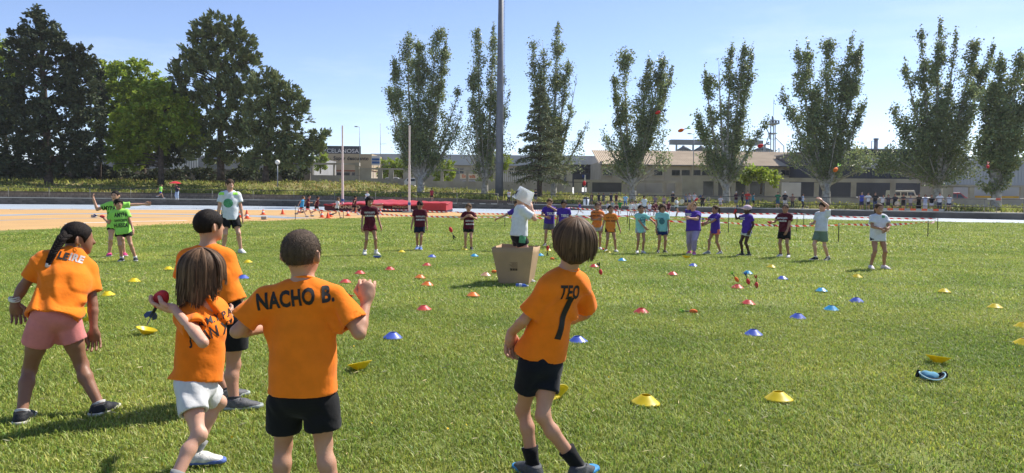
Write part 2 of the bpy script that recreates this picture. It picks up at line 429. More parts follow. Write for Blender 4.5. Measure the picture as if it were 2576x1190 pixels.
def poplar(bx, by, Y, plumes, label, seed, dens=1.0, stems=None, leaf=0.18, low=None):
    """plumes: (top x, top y, foot x, foot y, half-width px, leafiness)"""
    r_ = np.random.default_rng(seed); base = at(bx, by, Y); base0 = base.copy()
    mb = MB(); pts, ax, sz = [], [], []
    k = Y / FPX
    MB_tr = mb
    # short bole
    mb.tube([V(0, 0, -0.6), V(0, 0, 0.0), V(0.03, 0, 1.0), V(0, 0, 1.9)], [0.55, 0.46, 0.40, 0.36], 10)
    for (tx, ty, fx, fy, hw, lf) in plumes:
        top = at(tx, ty, Y + r_.uniform(-1.6, 1.6)) - base; foot = at(fx, fy, Y + r_.uniform(-0.8, 0.8)) - base
        start = V(r_.uniform(-0.15, 0.15), r_.uniform(-0.15, 0.15), 1.2)
        ctrl = V(foot.x * 1.15, foot.y * 1.15, foot.z * 0.8 + 0.2 * top.z * 0.2)
        path = bez(start, V(foot.x, foot.y, max(foot.z, 2.0)), top, 14)
        L = sum((path[i + 1] - path[i]).length for i in range(13))
        mb.tube(path, [max(0.015, 0.26 * (1 - i / 13.2)) for i in range(14)], 7)
        # side shoots hugging the stem
        W = hw * k
        nshoot = int(26 * max(0.35, L / 18))
        for q in range(nshoot):
            t = r_.uniform(0.16, 0.97); i = int(t * 13); p = path[i].lerp(path[min(i + 1, 13)], t * 13 - i)
            dirv = Vector((r_.normal(), r_.normal(), 0)).normalized(); reach = W * (0.35 + 0.9 * math.sin(math.pi * min(1, t * 1.02)) ** 0.7) * r_.uniform(0.5, 1.15)
            e = p + dirv * reach + V(0, 0, reach * r_.uniform(1.2, 2.6)); m_ = p.lerp(e, 0.5) + dirv * reach * 0.22
            mb.tube([p, m_, e], [0.05 * (1 - t * 0.6), 0.03, 0.006], 4, caps=False)
            if r_.random() > lf: continue
            nl = int(r_.integers(90, 165) * dens)
            tt = r_.beta(2.2, 1.5, nl); cl = np.array([p.lerp(m_, x * 2) if x < 0.5 else m_.lerp(e, x * 2 - 1) for x in tt])
            cl += r_.normal(size=(nl, 3)) * (0.16 + 0.16 * W)
            pts.append(cl); ax.append(np.tile(np.array(dirv * 0.6 + V(0, 0, -0.25)), (nl, 1))); sz.append(r_.uniform(0.6, 1.25, nl) * leaf)
        nb = int(2000 * dens * max(0.3, L / 18) * lf)   # leaves close to the stem
        tt = r_.uniform(0.2, 1.0, nb); ii = (tt * 13).astype(int).clip(0, 12); pp = np.array([path[i].lerp(path[i + 1], x * 13 - i) for i, x in zip(ii, tt)])
        wv = W * (0.25 + 0.75 * np.sin(np.pi * np.clip(tt * 1.02, 0, 1)) ** 0.7)
        pp += r_.normal(size=(nb, 3)) * np.stack([wv * 0.5, wv * 0.5, np.full(nb, 0.4)], 1)
        # gaps: drop leaves where a slow noise is low
        keep = vnoise(pp * 1.1, seed) > -0.35; pp = pp[keep]
        pts.append(pp); ax.append(r_.normal(size=(len(pp), 3)) * 0.8 + [0, 0, -0.1]); sz.append(r_.uniform(0.6, 1.2, len(pp)) * leaf)
    for (cx, cy, rx, ry, n) in (low or []):               # loose lower skirts of twigs
        c = np.array(at(cx, cy, Y) - base); q = r_.normal(size=(int(n * dens * 1.7), 3)); q /= np.linalg.norm(q, axis=1)[:, None]; q *= r_.random((len(q), 1)) ** 0.45
        q = c + q * [rx * k, rx * k * 0.8, ry * k]; keep = vnoise(q * 1.3, seed + 3) > -0.15; q = q[keep]
        pts.append(q); ax.append(r_.normal(size=(len(q), 3))); sz.append(r_.uniform(0.6, 1.25, len(q)) * leaf)
        for _ in range(7):
            e = Vector(q[r_.integers(len(q))]) if len(q) else V(0, 0, 3)
            mb.tube([V(0, 0, 1.6), V(e.x * 0.4, e.y * 0.4, 1.2 + e.z * 0.35), e], [0.10, 0.06, 0.012], 5, caps=False)
    P = np.concatenate(pts); A = np.concatenate(ax); Sz = np.concatenate(sz)
    me = leaf_mesh('crown', P, Sz, r_, A, 1.25, 0.0, 0.3)
    e = empty('poplar_tree', base); tag(e, label, 'tree', 'row of poplars behind the track')
    mb.build('trunk', m_bark_pale, e); obj('crown', me, m_leaf_pop, e)
    return e

poplar(1058, 484, 88, [(1028, 88, 1020, 300, 22, 0.95), (1053, 96, 1050, 320, 15, 0.95), (1101, 72, 1082, 300, 21, 0.95), (1122, 104, 1100, 300, 13, 0.85), (991, 150, 1000, 330, 13, 0.9), (979, 226, 1000, 380, 16, 0.85), (1156, 224, 1108, 400, 14, 0.45), (1162, 282, 1115, 410, 18, 0.5)],
       'full-crowned poplar left of the floodlight mast with a leafy narrow base', 31, 1.15, low=[(1060, 400, 62, 52, 1700), (1050, 360, 60, 60, 1500), (1130, 330, 30, 50, 500)])
poplar(1219, 490, 90, [(1203, 76, 1202, 300, 15, 0.95), (1242, 64, 1234, 300, 15, 0.95), (1187, 192, 1195, 330, 11, 0.85), (1268, 164, 1246, 320, 13, 0.55), (1284, 220, 1250, 350, 12, 0.5)],
       'slender poplar directly behind the floodlight mast', 32, 0.95, low=[(1175, 350, 34, 50, 600), (1215, 330, 40, 70, 900), (1270, 370, 30, 40, 260), (1220, 420, 38, 38, 480)])
poplar(1392, 500, 92, [(1404, 56, 1392, 280, 15, 0.95), (1365, 102, 1372, 300, 15, 0.75), (1340, 104, 1352, 300, 14, 0.85), (1430, 156, 1408, 300, 13, 0.75), (1451, 196, 1420, 360, 8, 0.25), (1484, 300, 1425, 420, 12, 0.3)],
       'tall poplar growing behind the cedar', 33, 0.95, low=[(1390, 350, 36, 90, 800), (1440, 400, 38, 50, 420)])
poplar(1591, 505, 84, [(1571, 128, 1572, 320, 19, 0.95), (1633, 150, 1608, 330, 18, 0.85), (1671, 148, 1626, 330, 18, 0.95), (1692, 172, 1640, 330, 15, 0.9), (1544, 196, 1560, 350, 11, 0.85), (1511, 330, 1560, 430, 14, 0.5)],
       'poplar with pale forked trunks left of the flying orange rocket', 34, 1.05, low=[(1590, 425, 40, 26, 500), (1640, 330, 46, 60, 1000), (1575, 370, 46, 50, 900), (1660, 400, 32, 40, 400), (1545, 420, 34, 26, 260)])
poplar(1826, 507, 80, [(1773, 168, 1790, 360, 13, 0.85), (1808, 150, 1812, 330, 14, 0.12), (1841, 113, 1828, 330, 11, 0.6), (1873, 116, 1850, 330, 13, 0.95), (1892, 126, 1862, 330, 14, 0.95), (1756, 284, 1780, 400, 12, 0.75), (1934, 298, 1875, 390, 9, 0.5)],
       'poplar with bare grey upper branches left of the silo tower', 35, 1.0, low=[(1825, 440, 44, 22, 500), (1860, 350, 44, 60, 1000), (1790, 400, 44, 40, 800), (1850, 420, 40, 40, 500)])
poplar(2077, 509, 76, [(2006, 119, 2035, 340, 17, 0.85), (2031, 110, 2045, 340, 15, 0.85), (2083, 108, 2072, 330, 19, 0.85), (2144, 88, 2110, 320, 19, 0.9), (2168, 112, 2125, 330, 13, 0.85), (1966, 226, 2020, 360, 18, 0.7), (2180, 252, 2130, 370, 12, 0.6)],
       'broad poplar right of the silo tower behind the white-shirted thrower', 36, 1.15, low=[(2070, 320, 62, 70, 1800), (2010, 380, 46, 46, 800), (2150, 400, 44, 44, 800), (2080, 425, 50, 36, 900)])
poplar(2357, 505, 72, [(2317, 78, 2330, 300, 13, 0.62), (2365, 56, 2352, 300, 14, 0.65), (2406, 82, 2380, 300, 14, 0.65), (2458, 103, 2410, 310, 17, 0.85), (2501, 116, 2430, 320, 15, 0.85), (2275, 156, 2310, 330, 16, 0.85), (2248, 281, 2310, 400, 22, 0.75)],
       'wide poplar with bare tips rising above the cream van', 37, 1.25, low=[(2360, 330, 88, 80, 2800), (2280, 400, 66, 50, 1500), (2210, 410, 40, 34, 600), (2430, 400, 52, 52, 1100), (2360, 440, 60, 34, 900)])
poplar(2504, 522, 66, [(2516, 147, 2510, 340, 20, 0.9), (2566, 138, 2535, 340, 22, 0.9), (2610, 150, 2555, 340, 22, 0.9), (2470, 250, 2490, 360, 20, 0.75)],
       'dark dense poplar at the right edge of the picture', 38, 1.35, leaf=0.19, low=[(2520, 360, 66, 80, 3600), (2500, 440, 44, 50, 1400), (2560, 300, 50, 80, 1500)])

# -- conifers and broadleaf trees on the left
def blob_tree(name, bx, by, Y, blobs, label, seed, m_leaf, m_bark, leaf, dens, elong, droop, trunk_r=0.35, tint=0.3, shell=0.5, group='trees on the bank at left', spike=0.0, trunk_top=None, upb=0.0):
    """blobs: (x, y, rx, ry) on the plate; foliage is made of many small boughs, each a tuft of leaves"""
    r_ = np.random.default_rng(seed); base = at(bx, by, Y); k = Y / FPX
    pts, ax, sz = [], [], []; mb = MB()
    tt = at(*(trunk_top or (blobs[0][0], blobs[0][1])), Y) - base
    mb.tube([V(0, 0, -0.8), V(0, 0, 0), tt * 0.35 + V(0.1, 0, 0), tt * 0.7, tt], [trunk_r * 1.3, trunk_r, trunk_r * 0.8, trunk_r * 0.5, 0.05], 9)
    for (x, y, rx, ry) in blobs:
        c = np.array(at(x, y, Y) - base); R3 = np.array([rx * k, rx * k * 0.8, ry * k])
        nb = int(max(6, dens * (R3[0] * R3[2]) ** 0.95 * 12.5))
        u = r_.normal(size=(nb, 3)); u /= np.linalg.norm(u, axis=1)[:, None]
        rr = shell + (1 - shell) * r_.random(nb) ** 0.6
        cen = c + u * R3 * rr[:, None]; keep = vnoise(cen * 0.7, seed) > -0.8; cen = cen[keep]; u = u[keep]
        for p, d in zip(cen, u):
            n = int(r_.integers(26, 46)); d2 = d * [1, 1, 0.35] + r_.normal(size=3) * 0.35 + [0, 0, droop + spike * r_.random()]; d2 /= np.linalg.norm(d2)
            ln = r_.uniform(0.6, 1.5) * (0.7 + 0.35 * min(R3)) * 0.6
            s = r_.random(n); q = p + d2 * (s[:, None] - 0.35) * ln + r_.normal(size=(n, 3)) * 0.17 * (1.1 - 0.5 * s[:, None])
            pts.append(q); ax.append(np.tile(d2 * 1.1 + [0, 0, droop * 0.5], (n, 1))); sz.append(r_.uniform(0.6, 1.25, n) * leaf * 0.9)
        for _ in range(max(2, nb // 22)):
            e = Vector(c + r_.normal(size=3) * R3 * 0.4); q = tt * min(0.95, max(0.15, e.z / max(tt.z, 1) * 0.85)); mb.tube([q, q.lerp(e, 0.5) + V(0, 0, 0.2), e], [0.12, 0.07, 0.02], 5, caps=False)
    P = np.concatenate(pts); me = leaf_mesh('crown', P, np.concatenate(sz), r_, np.concatenate(ax), elong, upb, tint)
    e = empty(name, base); tag(e, label, 'tree', group); mb.build('trunk', m_bark, e); obj('crown', me, m_leaf, e)
    return e

# broadleaf first (they stand behind), further away
blob_tree('broadleaf_tree', 20, 440, 112, [(-6, 130, 34, 34), (0, 200, 40, 50), (-10, 290, 40, 50)], 'bright green tree behind the dark conifer at the left edge', 51, m_leaf_bright, m_bark_dark, 0.36, 1.0, 1.2, -0.05)
blob_tree('broadleaf_tree', 300, 445, 104, [(290, 190, 36, 36), (262, 200, 26, 48), (300, 250, 62, 48), (270, 300, 40, 50), (340, 300, 50, 50), (300, 360, 46, 40)], 'bright green broadleaf tree right of the dark conifer', 52, m_leaf_bright, m_bark_dark, 0.36, 1.0, 1.3, -0.1)
blob_tree('broadleaf_tree', 362, 440, 100, [(345, 182, 30, 36), (372, 208, 34, 32), (330, 230, 40, 36), (390, 250, 54, 40)], 'bright green tree with rounded top between the conifer and the pine', 53, m_leaf_bright, m_bark_dark, 0.34, 1.05, 1.2, -0.05)
blob_tree('broadleaf_tree', 405, 450, 90, [(400, 262, 62, 36), (440, 270, 46, 30), (470, 290, 26, 26), (385, 235, 40, 26), (350, 300, 56, 40), (455, 305, 34, 34), (330, 350, 40, 44), (420, 320, 50, 30), (345, 395, 26, 24), (370, 330, 44, 36), (310, 385, 40, 28), (400, 350, 44, 26), (470, 335, 30, 26), (330, 410, 34, 16)], 'feathery yellow green tree with a shaded forked trunk on the bank', 54, m_leaf_bright, m_bark_dark, 0.34, 1.0, 1.9, -0.18)
blob_tree('cypress_tree', 253, 440, 98, [(253, 190, 5, 16), (253, 215, 7, 22), (253, 245, 8, 24), (253, 285, 9, 30), (253, 330, 9, 30)], 'thin dark columnar cypress among the bright green trees', 55, m_leaf_dark, m_bark_dark, 0.25, 2.0, 1.5, 0.2, 0.12)
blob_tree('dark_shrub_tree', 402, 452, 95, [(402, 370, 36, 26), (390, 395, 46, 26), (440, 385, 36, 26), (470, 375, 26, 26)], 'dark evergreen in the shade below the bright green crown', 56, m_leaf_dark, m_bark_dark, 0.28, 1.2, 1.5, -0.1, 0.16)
# dark spruce-like conifer
blob_tree('dark_conifer', 123, 466, 88, [(84, 34, 10, 18), (84, 62, 20, 22), (121, 48, 11, 20), (126, 78, 24, 24), (95, 95, 42, 24), (60, 98, 36, 20), (150, 100, 24, 22), (165, 128, 30, 22), (110, 130, 66, 28), (45, 140, 40, 30), (210, 132, 17, 16), (218, 150, 20, 22), (200, 168, 30, 26), (120, 180, 90, 34), (20, 190, 46, 36), (190, 215, 48, 34), (100, 235, 92, 36), (215, 255, 40, 34), (10, 260, 50, 44), (150, 285, 84, 36), (60, 300, 80, 36), (222, 310, 36, 34), (120, 340, 90, 34), (20, 350, 60, 40), (220, 365, 38, 30), (160, 385, 70, 28), (70, 395, 70, 30), (10, 410, 40, 30), (230, 395, 26, 18), (40, 425, 50, 20), (105, 418, 50, 20), (180, 412, 44, 20)],
          'huge dark twin-topped conifer at the left of the picture', 57, m_leaf_dark, m_bark_dark, 0.30, 0.95, 1.8, -0.12, 0.5, 0.35, spike=0.5, trunk_top=(100, 40))
# the tall pine and its right neighbour
blob_tree('pine_tree', 556, 437, 92, [(545, 58, 30, 24), (512, 76, 26, 22), (588, 78, 34, 26), (540, 100, 56, 28), (606, 110, 34, 30), (480, 120, 20, 20), (500, 140, 40, 28), (570, 145, 64, 32), (628, 160, 24, 30), (470, 165, 26, 20), (448, 182, 18, 20), (456, 215, 24, 28), (520, 190, 62, 34), (600, 200, 48, 34), (480, 240, 40, 32), (550, 240, 64, 34), (620, 250, 38, 34), (510, 290, 56, 34), (590, 300, 60, 34), (550, 345, 60, 32), (490, 345, 34, 26), (620, 345, 40, 30), (560, 385, 44, 22), (640, 385, 34, 24), (520, 398, 40, 18), (600, 402, 40, 16), (480, 380, 30, 20)],
          'tall broad pine in the middle of the left tree group', 58, m_leaf_pine, m_bark_dark, 0.26, 1.0, 2.2, 0.05, 0.45, 0.3, spike=0.6, trunk_top=(545, 60), upb=0.35)
blob_tree('pine_tree', 668, 440, 87, [(694, 205, 24, 22), (662, 205, 34, 24), (720, 230, 34, 26), (660, 245, 52, 32), (740, 262, 32, 24), (700, 280, 46, 30), (655, 295, 46, 34), (745, 292, 30, 20), (735, 325, 24, 16), (690, 330, 44, 30), (655, 350, 44, 30), (800, 342, 24, 16), (775, 358, 36, 20), (745, 372, 40, 22), (790, 375, 30, 18), (700, 375, 40, 26), (735, 400, 36, 18), (672, 395, 34, 22), (765, 395, 28, 12), (700, 408, 40, 16), (650, 410, 34, 14), (745, 412, 34, 12)],
          'lower spreading pine at the right end of the left tree group', 59, m_leaf_pine, m_bark_dark, 0.25, 1.0, 2.2, 0.0, 0.38, 0.3, spike=0.6, trunk_top=(690, 215), upb=0.35)
# cedar in front of the third poplar: flat drooping tiers
def cedar(bx, by, Y, label, seed):
    r_ = np.random.default_rng(seed); base = at(bx, by, Y); k = Y / FPX; mb = MB(); pts, ax, sz = [], [], []
    top = at(1358, 212, Y) - base
    mb.tube([V(0, 0, -0.6), V(0, 0, 0), top * 0.5, top], [0.42, 0.34, 0.2, 0.02], 9)
    for i in range(66):
        t = 0.16 + 0.83 * (i / 65) ** 0.92; p = top * t; a = i * 2.399 + r_.normal() * 0.3
        reach = (104 * (1 - t) ** 1.05 + 8) * k * r_.uniform(0.7, 1.08) * (1.08 if math.cos(a) > 0 else 0.98)
        d = V(math.cos(a), math.sin(a), 0); e = p + d * reach + V(0, 0, reach * r_.uniform(-0.10, 0.14)); m_ = p.lerp(e, 0.5) + V(0, 0, reach * 0.10)
        path = bez(p, m_ + V(0, 0, reach * 0.06), e, 7); mb.tube(path, [0.09 * (1 - t * 0.6) * (1 - q / 7.5) + 0.008 for q in range(7)], 5, caps=False)
        n = int(40 + 62 * reach); s = r_.beta(1.6, 1.1, n); ii = (s * 6).astype(int).clip(0, 5)
        q = np.array([path[j].lerp(path[j + 1], x * 6 - j) for j, x in zip(ii, s)])
        lat = r_.normal(size=n) * (0.10 + 0.22 * reach * (1 - 0.5 * s)); q += np.outer(lat, [-d.y, d.x, 0]); q[:, 2] -= np.abs(lat) * 0.25 + r_.random(n) * 0.28
        pts.append(q); ax.append(np.tile([d.x, d.y, -0.5], (n, 1))); sz.append(r_.uniform(0.6, 1.3, n) * 0.15)
    me = leaf_mesh('crown', np.concatenate(pts), np.concatenate(sz), r_, np.concatenate(ax), 2.0, 0.0, 0.3)
    e = empty('cedar_tree', base); tag(e, label, 'tree'); mb.build('trunk', m_bark_dark, e); obj('crown', me, m_leaf_cedar, e)
cedar(1357, 496, 86, 'cedar with drooping tiers of branches right of the floodlight mast', 60)
# small trees and shrubs seen between the walls
for i, (x, y, Y, blobs, lab) in enumerate([
    (975, 440, 125, [(975, 418, 15, 14), (968, 432, 18, 12)], 'small bright shrub in the first opening right of the tall piers'),
    (1012, 440, 125, [(1012, 420, 16, 16), (1010, 432, 18, 12)], 'small bright shrub in the second wall opening'),
    (1000, 442, 126, [(1000, 418, 15, 16), (1002, 432, 16, 12)], 'small bright shrub in the third wall opening'),
    (1250, 455, 116, [(1245, 425, 24, 26), (1262, 412, 22, 22), (1230, 445, 26, 12)], 'leafy shrub in front of the entrance sign'),
    (1115, 450, 116, [(1122, 430, 22, 26), (1108, 446, 18, 12)], 'light green bush behind the concrete wall right of the first poplar'),
    (1915, 470, 82, [(1915, 440, 40, 14), (1890, 446, 26, 14), (1945, 446, 26, 14), (1905, 432, 26, 12)], 'climbing bush spilling over the wall below the beige roof'),
    (806, 425, 125, [(808, 402, 10, 14), (804, 420, 12, 12), (816, 394, 7, 8)], 'bright tree beside the beige shop at left')]):
    blob_tree('bush', x, y, Y, blobs, lab, 70 + i, m_leaf_bright, m_bark_dark, 0.26, 1.6, 1.4, -0.1, 0.09, group='shrubs by the street wall')

# dark bushes added to fill the tree shade on the left bank
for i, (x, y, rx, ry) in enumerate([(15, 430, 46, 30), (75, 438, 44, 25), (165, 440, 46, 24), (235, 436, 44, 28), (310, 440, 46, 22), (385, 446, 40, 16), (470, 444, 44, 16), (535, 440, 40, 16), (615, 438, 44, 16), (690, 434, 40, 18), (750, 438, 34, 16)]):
    blob_tree('shade_fill_bush', x, y + 16, 101 - (i % 3), [(x, y, rx, ry), (x - rx * 0.4, y + 5, rx * 0.6, ry * 0.8)], 'dark bush added to fill the shade below the left trees', 90 + i, m_leaf_dark, m_bark_dark, 0.34, 0.9, 1.3, 0.0, 0.08, group='added dark bushes filling the tree shade', tint=0.3)
# ------------------------------------------------------------------ street walls, buildings, silos, poles
m_conc = mat('old_concrete', (0.44, 0.41, 0.35), 0.9, 0.2, 0.5, bump=0.25, bscale=5, col2=(0.28, 0.255, 0.215), detail=8)
m_conc2 = mat('grey_concrete', (0.29, 0.285, 0.265), 0.9, 0.2, 0.5, bump=0.25, bscale=5, col2=(0.20, 0.195, 0.18), detail=8)
m_beigewall = mat('beige_facade', (0.46, 0.36, 0.235), 0.85, 0.06, 0.5)
m_whitepanel = mat('white_panel', (0.70, 0.70, 0.69), 0.6, 0.06, 0.6)
m_greypanel = mat('pale_grey_cladding', (0.42, 0.445, 0.48), 0.6, 0.05, 0.3)
m_darkpanel = mat('dark_blue_grey_cladding', (0.060, 0.066, 0.082), 0.6, 0.12, 0.4)
m_slate = mat('slate_sign', (0.045, 0.055, 0.066), 0.6, 0.06, 0.5)
m_glass = mat('dark_glass', (0.035, 0.04, 0.045), 0.15, 0.2, 1.5, spec=0.6)
m_roofb = mat('beige_roof', (0.54, 0.44, 0.31), 0.8, 0.12, 0.4, col2=(0.42, 0.335, 0.235), detail=8)
m_plaster = mat('stained_plaster', (0.47, 0.42, 0.34), 0.9, 0.16, 0.4, bump=0.15, bscale=8, col2=(0.33, 0.29, 0.23), detail=8)
m_steel = mat('galvanised', (0.30, 0.32, 0.34), 0.5, 0.1, 1, metal=0.4)
m_mast = mat('mast_grey', (0.175, 0.185, 0.20), 0.6, 0.08, 2, metal=0.2)
m_yellow = mat('yellow_band', (0.55, 0.33, 0.03), 0.7, 0.1, 1)
m_shutter = mat('shutter', (0.58, 0.57, 0.55), 0.6, 0.05, 1)
m_fence = mat('dark_gate', (0.075, 0.078, 0.085), 0.6, 0.1, 1)
m_blueS = mat('sign_blue', (0.05, 0.14, 0.36), 0.5, 0.05, 1)
m_orangeT = mat('sign_orange', (0.70, 0.16, 0.05), 0.6, 0.1, 1)
m_cream = mat('sign_cream', (0.70, 0.62, 0.48), 0.6, 0.05, 1)

class Face:
    """a vertical plane at depth Y: build boxes by their outline on the plate"""
    def __init__(s, Y): s.Y = Y
    def P(s, x, y): return at(x, y, s.Y)
    def bx(s, mb, x0, y0, x1, y1, depth, out=0.0):
        a = s.P((x0 + x1) / 2, y1); b = s.P((x0 + x1) / 2, y0); l = s.P(x0, (y0 + y1) / 2); r_ = s.P(x1, (y0 + y1) / 2)
        mb.box((l.x, s.Y - out, a.z), (r_.x, s.Y + depth, b.z)); return mb
def thing(name, label, cat, p, group=None):
    e = empty(name, p); tag(e, label, cat, group); return e
def part(name, mb, material, root):
    o = mb.build(name, material, root); o.location = -root.location; return o
def fpart(name, F, x0, y0, x1, y1, depth, out, material, root):
    return part(name, F.bx(MB(), x0, y0, x1, y1, depth, out), material, root)

# -- shop with beige fascia, slate sign board behind it
F = Face(150)
b = thing('shop_building', 'beige low shop with dark lettering at the end of the left trees', 'building', F.P(870, 445))
fpart('wall', F, 806, 430, 934, 452, 14, 0.0, mat('shop_lower', (0.46, 0.38, 0.30), 0.85, 0.1, 0.5), b)
fpart('fascia', F, 803, 387, 936, 428, 14.5, 0.35, m_beigewall, b)
fpart('red_band', F, 806, 428.2, 934, 431, 14.2, 0.15, mat('red_band', (0.40, 0.13, 0.09), 0.7, 0.1, 1), b)
fpart('end_panel', F, 795, 388, 802.5, 431, 6, 0.4, m_whitepanel, b)
for x0, x1 in ((812, 842), (848, 880), (886, 905), (908, 930)):
    w = fpart('window', F, x0, 434, x1, 448, 0.1, 0.12, m_glass, b)
    fpart('frame', F, x0, 433, x1, 434, 0.1, 0.2, m_whitepanel, w); 
    F.bx(MB(), (x0+x1)/2 - 0.4, 434.05, (x0+x1)/2 + 0.4, 448, 0.05, 0.2).build('mullion', m_whitepanel, w).location = V(0, 0, 0)
def face_M(F, x, y, out): p = F.P(x, y); return Matrix.Translation(V(p.x, F.Y - out, p.z)) @ Matrix.Rotation(math.pi / 2, 4, 'X')
def ftext(txt, F, x, y, hpx, out, material, root, bold=0.0, xs=1.0):
    o = sign_text('lettering', txt, hpx * F.Y / FPX * 1.35, face_M(F, x, y, out), material, root, bold, xs); o.location = -root.location; return o
ftext('Super descuento', F, 884, 399, 9.5, 0.38, m_print if 'm_print' in globals() else mat('black_letter', (0.02, 0.02, 0.02), 0.6, 0.1, 5), b, 0.03, 0.95)
ftext('SDA', F, 824, 402, 9, 0.38, mat('brown_letter', (0.26, 0.17, 0.09), 0.7, 0.1, 5), b, 0.0, 1.1)
F2 = Face(168)
b = thing('rooftop_sign', 'dark slate rooftop sign with white PORCELANOSA lettering', 'sign', F2.P(855, 400))
fpart('board', F2, 782, 367, 907, 391, 0.5, 0.0, m_slate, b)
ftext('PORCELANOSA', F2, 847, 380, 10.5, 0.05, m_whitepanel, b, 0.0, 1.12)
for x in (800, 845, 890): fpart('support', F2, x, 391, x + 2, 440, 0.3, -0.1, m_steel, b)
# -- long pale grey building
F = Face(162)
b = thing('long_warehouse', 'long pale grey flat-fronted warehouse behind the poplars', 'building', F.P(1225, 450))
fpart('wall', F, 936, 417, 1512, 458, 20, 0.0, m_plaster, b)
fpart('cladding', F, 934, 390, 1514, 416.5, 21, 0.6, m_greypanel, b)
for x in range(960, 1500, 46):
    w = fpart('window', F, x, 424, x + 22, 438, 0.1, 0.06, m_glass, b); o = F.bx(MB(), x + 10.5, 424, x + 11.5, 438, 0.1, 0.12).build('mullion', m_whitepanel, w)
# -- annex of the warehouse with strip window (right of the cedar)
F = Face(128)
b = thing('annex_building', 'white fronted annex with a dark strip window right of the cedar', 'building', F.P(1475, 470))
fpart('cladding', F, 1420, 392, 1510, 414, 10, 0.3, m_whitepanel, b); fpart('wall', F, 1424, 414.3, 1512, 470, 9, 0.0, m_darkpanel, b)
for i in range(7): fpart('pane', F, 1444 + i * 9.2, 424, 1452 + i * 9.2, 436, 0.1, 0.08, m_glass, b)
# -- beige roofed industrial hall
F = Face(112)
b = thing('industrial_hall', 'old industrial hall with beige corrugated roof behind the street wall', 'building', F.P(1800, 470))
fpart('wall', F, 1512, 415.5, 2072, 500, 0.5, 0.0, m_plaster, b); fpart('gable_wall', F, 1512, 405, 1516, 500, 22, -0.52, m_plaster, b)
lo_l, lo_r = F.P(1508, 417), F.P(2076, 417); hi_ = at(1700, 380.5, 124)
vs, fs = [], []; n = 220                          # corrugated sheet roof with real ridges
for i in range(n + 1):
    x = lo_l.x + (lo_r.x - lo_l.x) * i / n; dz = 0.11 * (1 if i % 2 else 0)
    vs += [(x, F.Y - 0.6, lo_l.z + dz), (x + (hi_.x - hi_.x), 124, hi_.z + dz)]
fs = [(2*i, 2*i+2, 2*i+3, 2*i+1) for i in range(n)]
mb = MB(); mb.add(vs, fs); rf = part('roof', mb, m_roofb, b)
fpart('gutter', F, 1508, 416, 2076, 418, 0.3, 0.75, m_conc2, b)
fpart('roof_vent', Face(118), 1914, 394, 1915.5, 416, 0.2, 0.0, m_fence, rf)
for x0 in (1518, 1562, 1602, 1646, 1690, 1715, 1742, 1766, 1790, 1905, 1965):
    w = fpart('window', F, x0, 428, x0 + 20, 441, 0.1, 0.05, m_glass, b)
    F.bx(MB(), x0 + 9.6, 428, x0 + 10.4, 441, 0.1, 0.10).build('mullion', m_fence, w)
    F.bx(MB(), x0 - 1, 441.2, x0 + 21, 442.4, 0.2, 0.2).build('sill', m_conc, w)
for x0 in (1540, 1584, 1625, 1672, 1738, 1786, 1850, 1950, 2000): fpart('pilaster', F, x0, 417, x0 + 3.5, 500, 0.2, 0.16, m_plaster, b)
# -- dark grey hall with a sign
F = Face(100)
b = thing('dark_hall', 'dark blue grey industrial hall with a pale sign behind the right poplars', 'building', F.P(2200, 515))
fpart('upper_wall', F, 2070, 376, 2345, 466, 18, 0.0, m_darkpanel, b); fpart('parapet', F, 2068, 374, 2347, 377, 18.2, 0.15, m_steel, b)
for x0 in range(2076, 2340, 9): fpart('rib', F, x0, 378, x0 + 1.3, 465, 0.1, 0.07, m_darkpanel, b)
sgn = fpart('sign_board', F, 2156, 398, 2262, 424, 0.1, 0.25, mat('sign_grey', (0.45, 0.46, 0.48), 0.6, 0.05, 1), b)
me = text_mesh('K', 15 * F.Y / FPX * 1.35, 0.05); me.transform(face_M(F, 2172, 411, 0.30)); obj('lettering', me, m_slate, sgn)
b2 = thing('pale_hall', 'pale grey hall with corrugated doors at the right edge', 'building', F.P(2470, 520))
fpart('upper_wall', F, 2350, 395, 2760, 466, 18, 0.0, m_greypanel, b2)
for x0 in range(2354, 2756, 8): fpart('rib', F, x0, 396, x0 + 1.2, 465, 0.1, 0.07, m_greypanel, b2)
fpart('band', F, 2348, 466, 2760, 470, 18.1, 0.2, m_conc, b2)

# -- street wall: a frame of piers and lintels with panels between (right part), on the bank at left
def frame_wall(label, F, x0, x1, ytop, ylint, ysill, ybase, piers, fills, thick=0.35, back=0.0):
    b = thing('street_wall', label, 'wall', F.P((x0 + x1) / 2, ybase))
    fpart('lintel', F, x0, ytop, x1, ylint, thick, 0.04, m_conc, b)
    fpart('plinth', F, x0, ysill, x1, ybase + 12, thick, 0.04, m_conc, b)
    for p0, p1 in piers: fpart('pier', F, p0, ylint + 0.05, p1, ysill - 0.05, thick - 0.06, 0.0, m_conc, b)
    F = Face(F.Y + back)
    for (f0, f1, m_, name) in fills:
        fpart(name, F, f0, ylint + 0.1, f1, ysill - 0.1, 0.06, -0.14, m_, b)
        if m_ in (m_fence, m_darkpanel, m_shutter, m_greypanel):
            n = max(3, int((f1 - f0) / 5))
            for i in range(1, n): fpart('rib', F, f0 + (f1 - f0) * i / n - 0.35, ylint + 0.2, f0 + (f1 - f0) * i / n + 0.35, ysill - 0.2, 0.04, -0.10, m_, b)
    return b
F = Face(118)
wl = frame_wall('concrete colonnade wall with open bays on top of the bank at left', F, 782, 903, 410, 414.5, 441, 456, [(783, 787), (838, 842), (893, 903)], [])
fpart('end_block', F, 894.5, 409, 904.5, 418, 0.6, 0.2, m_conc, wl)
wl = frame_wall('lower concrete wall with three open bays right of the colonnade', F, 905, 1042, 423, 427, 449, 470, [(905, 934), (950, 962), (978, 990), (1014, 1041)], [])
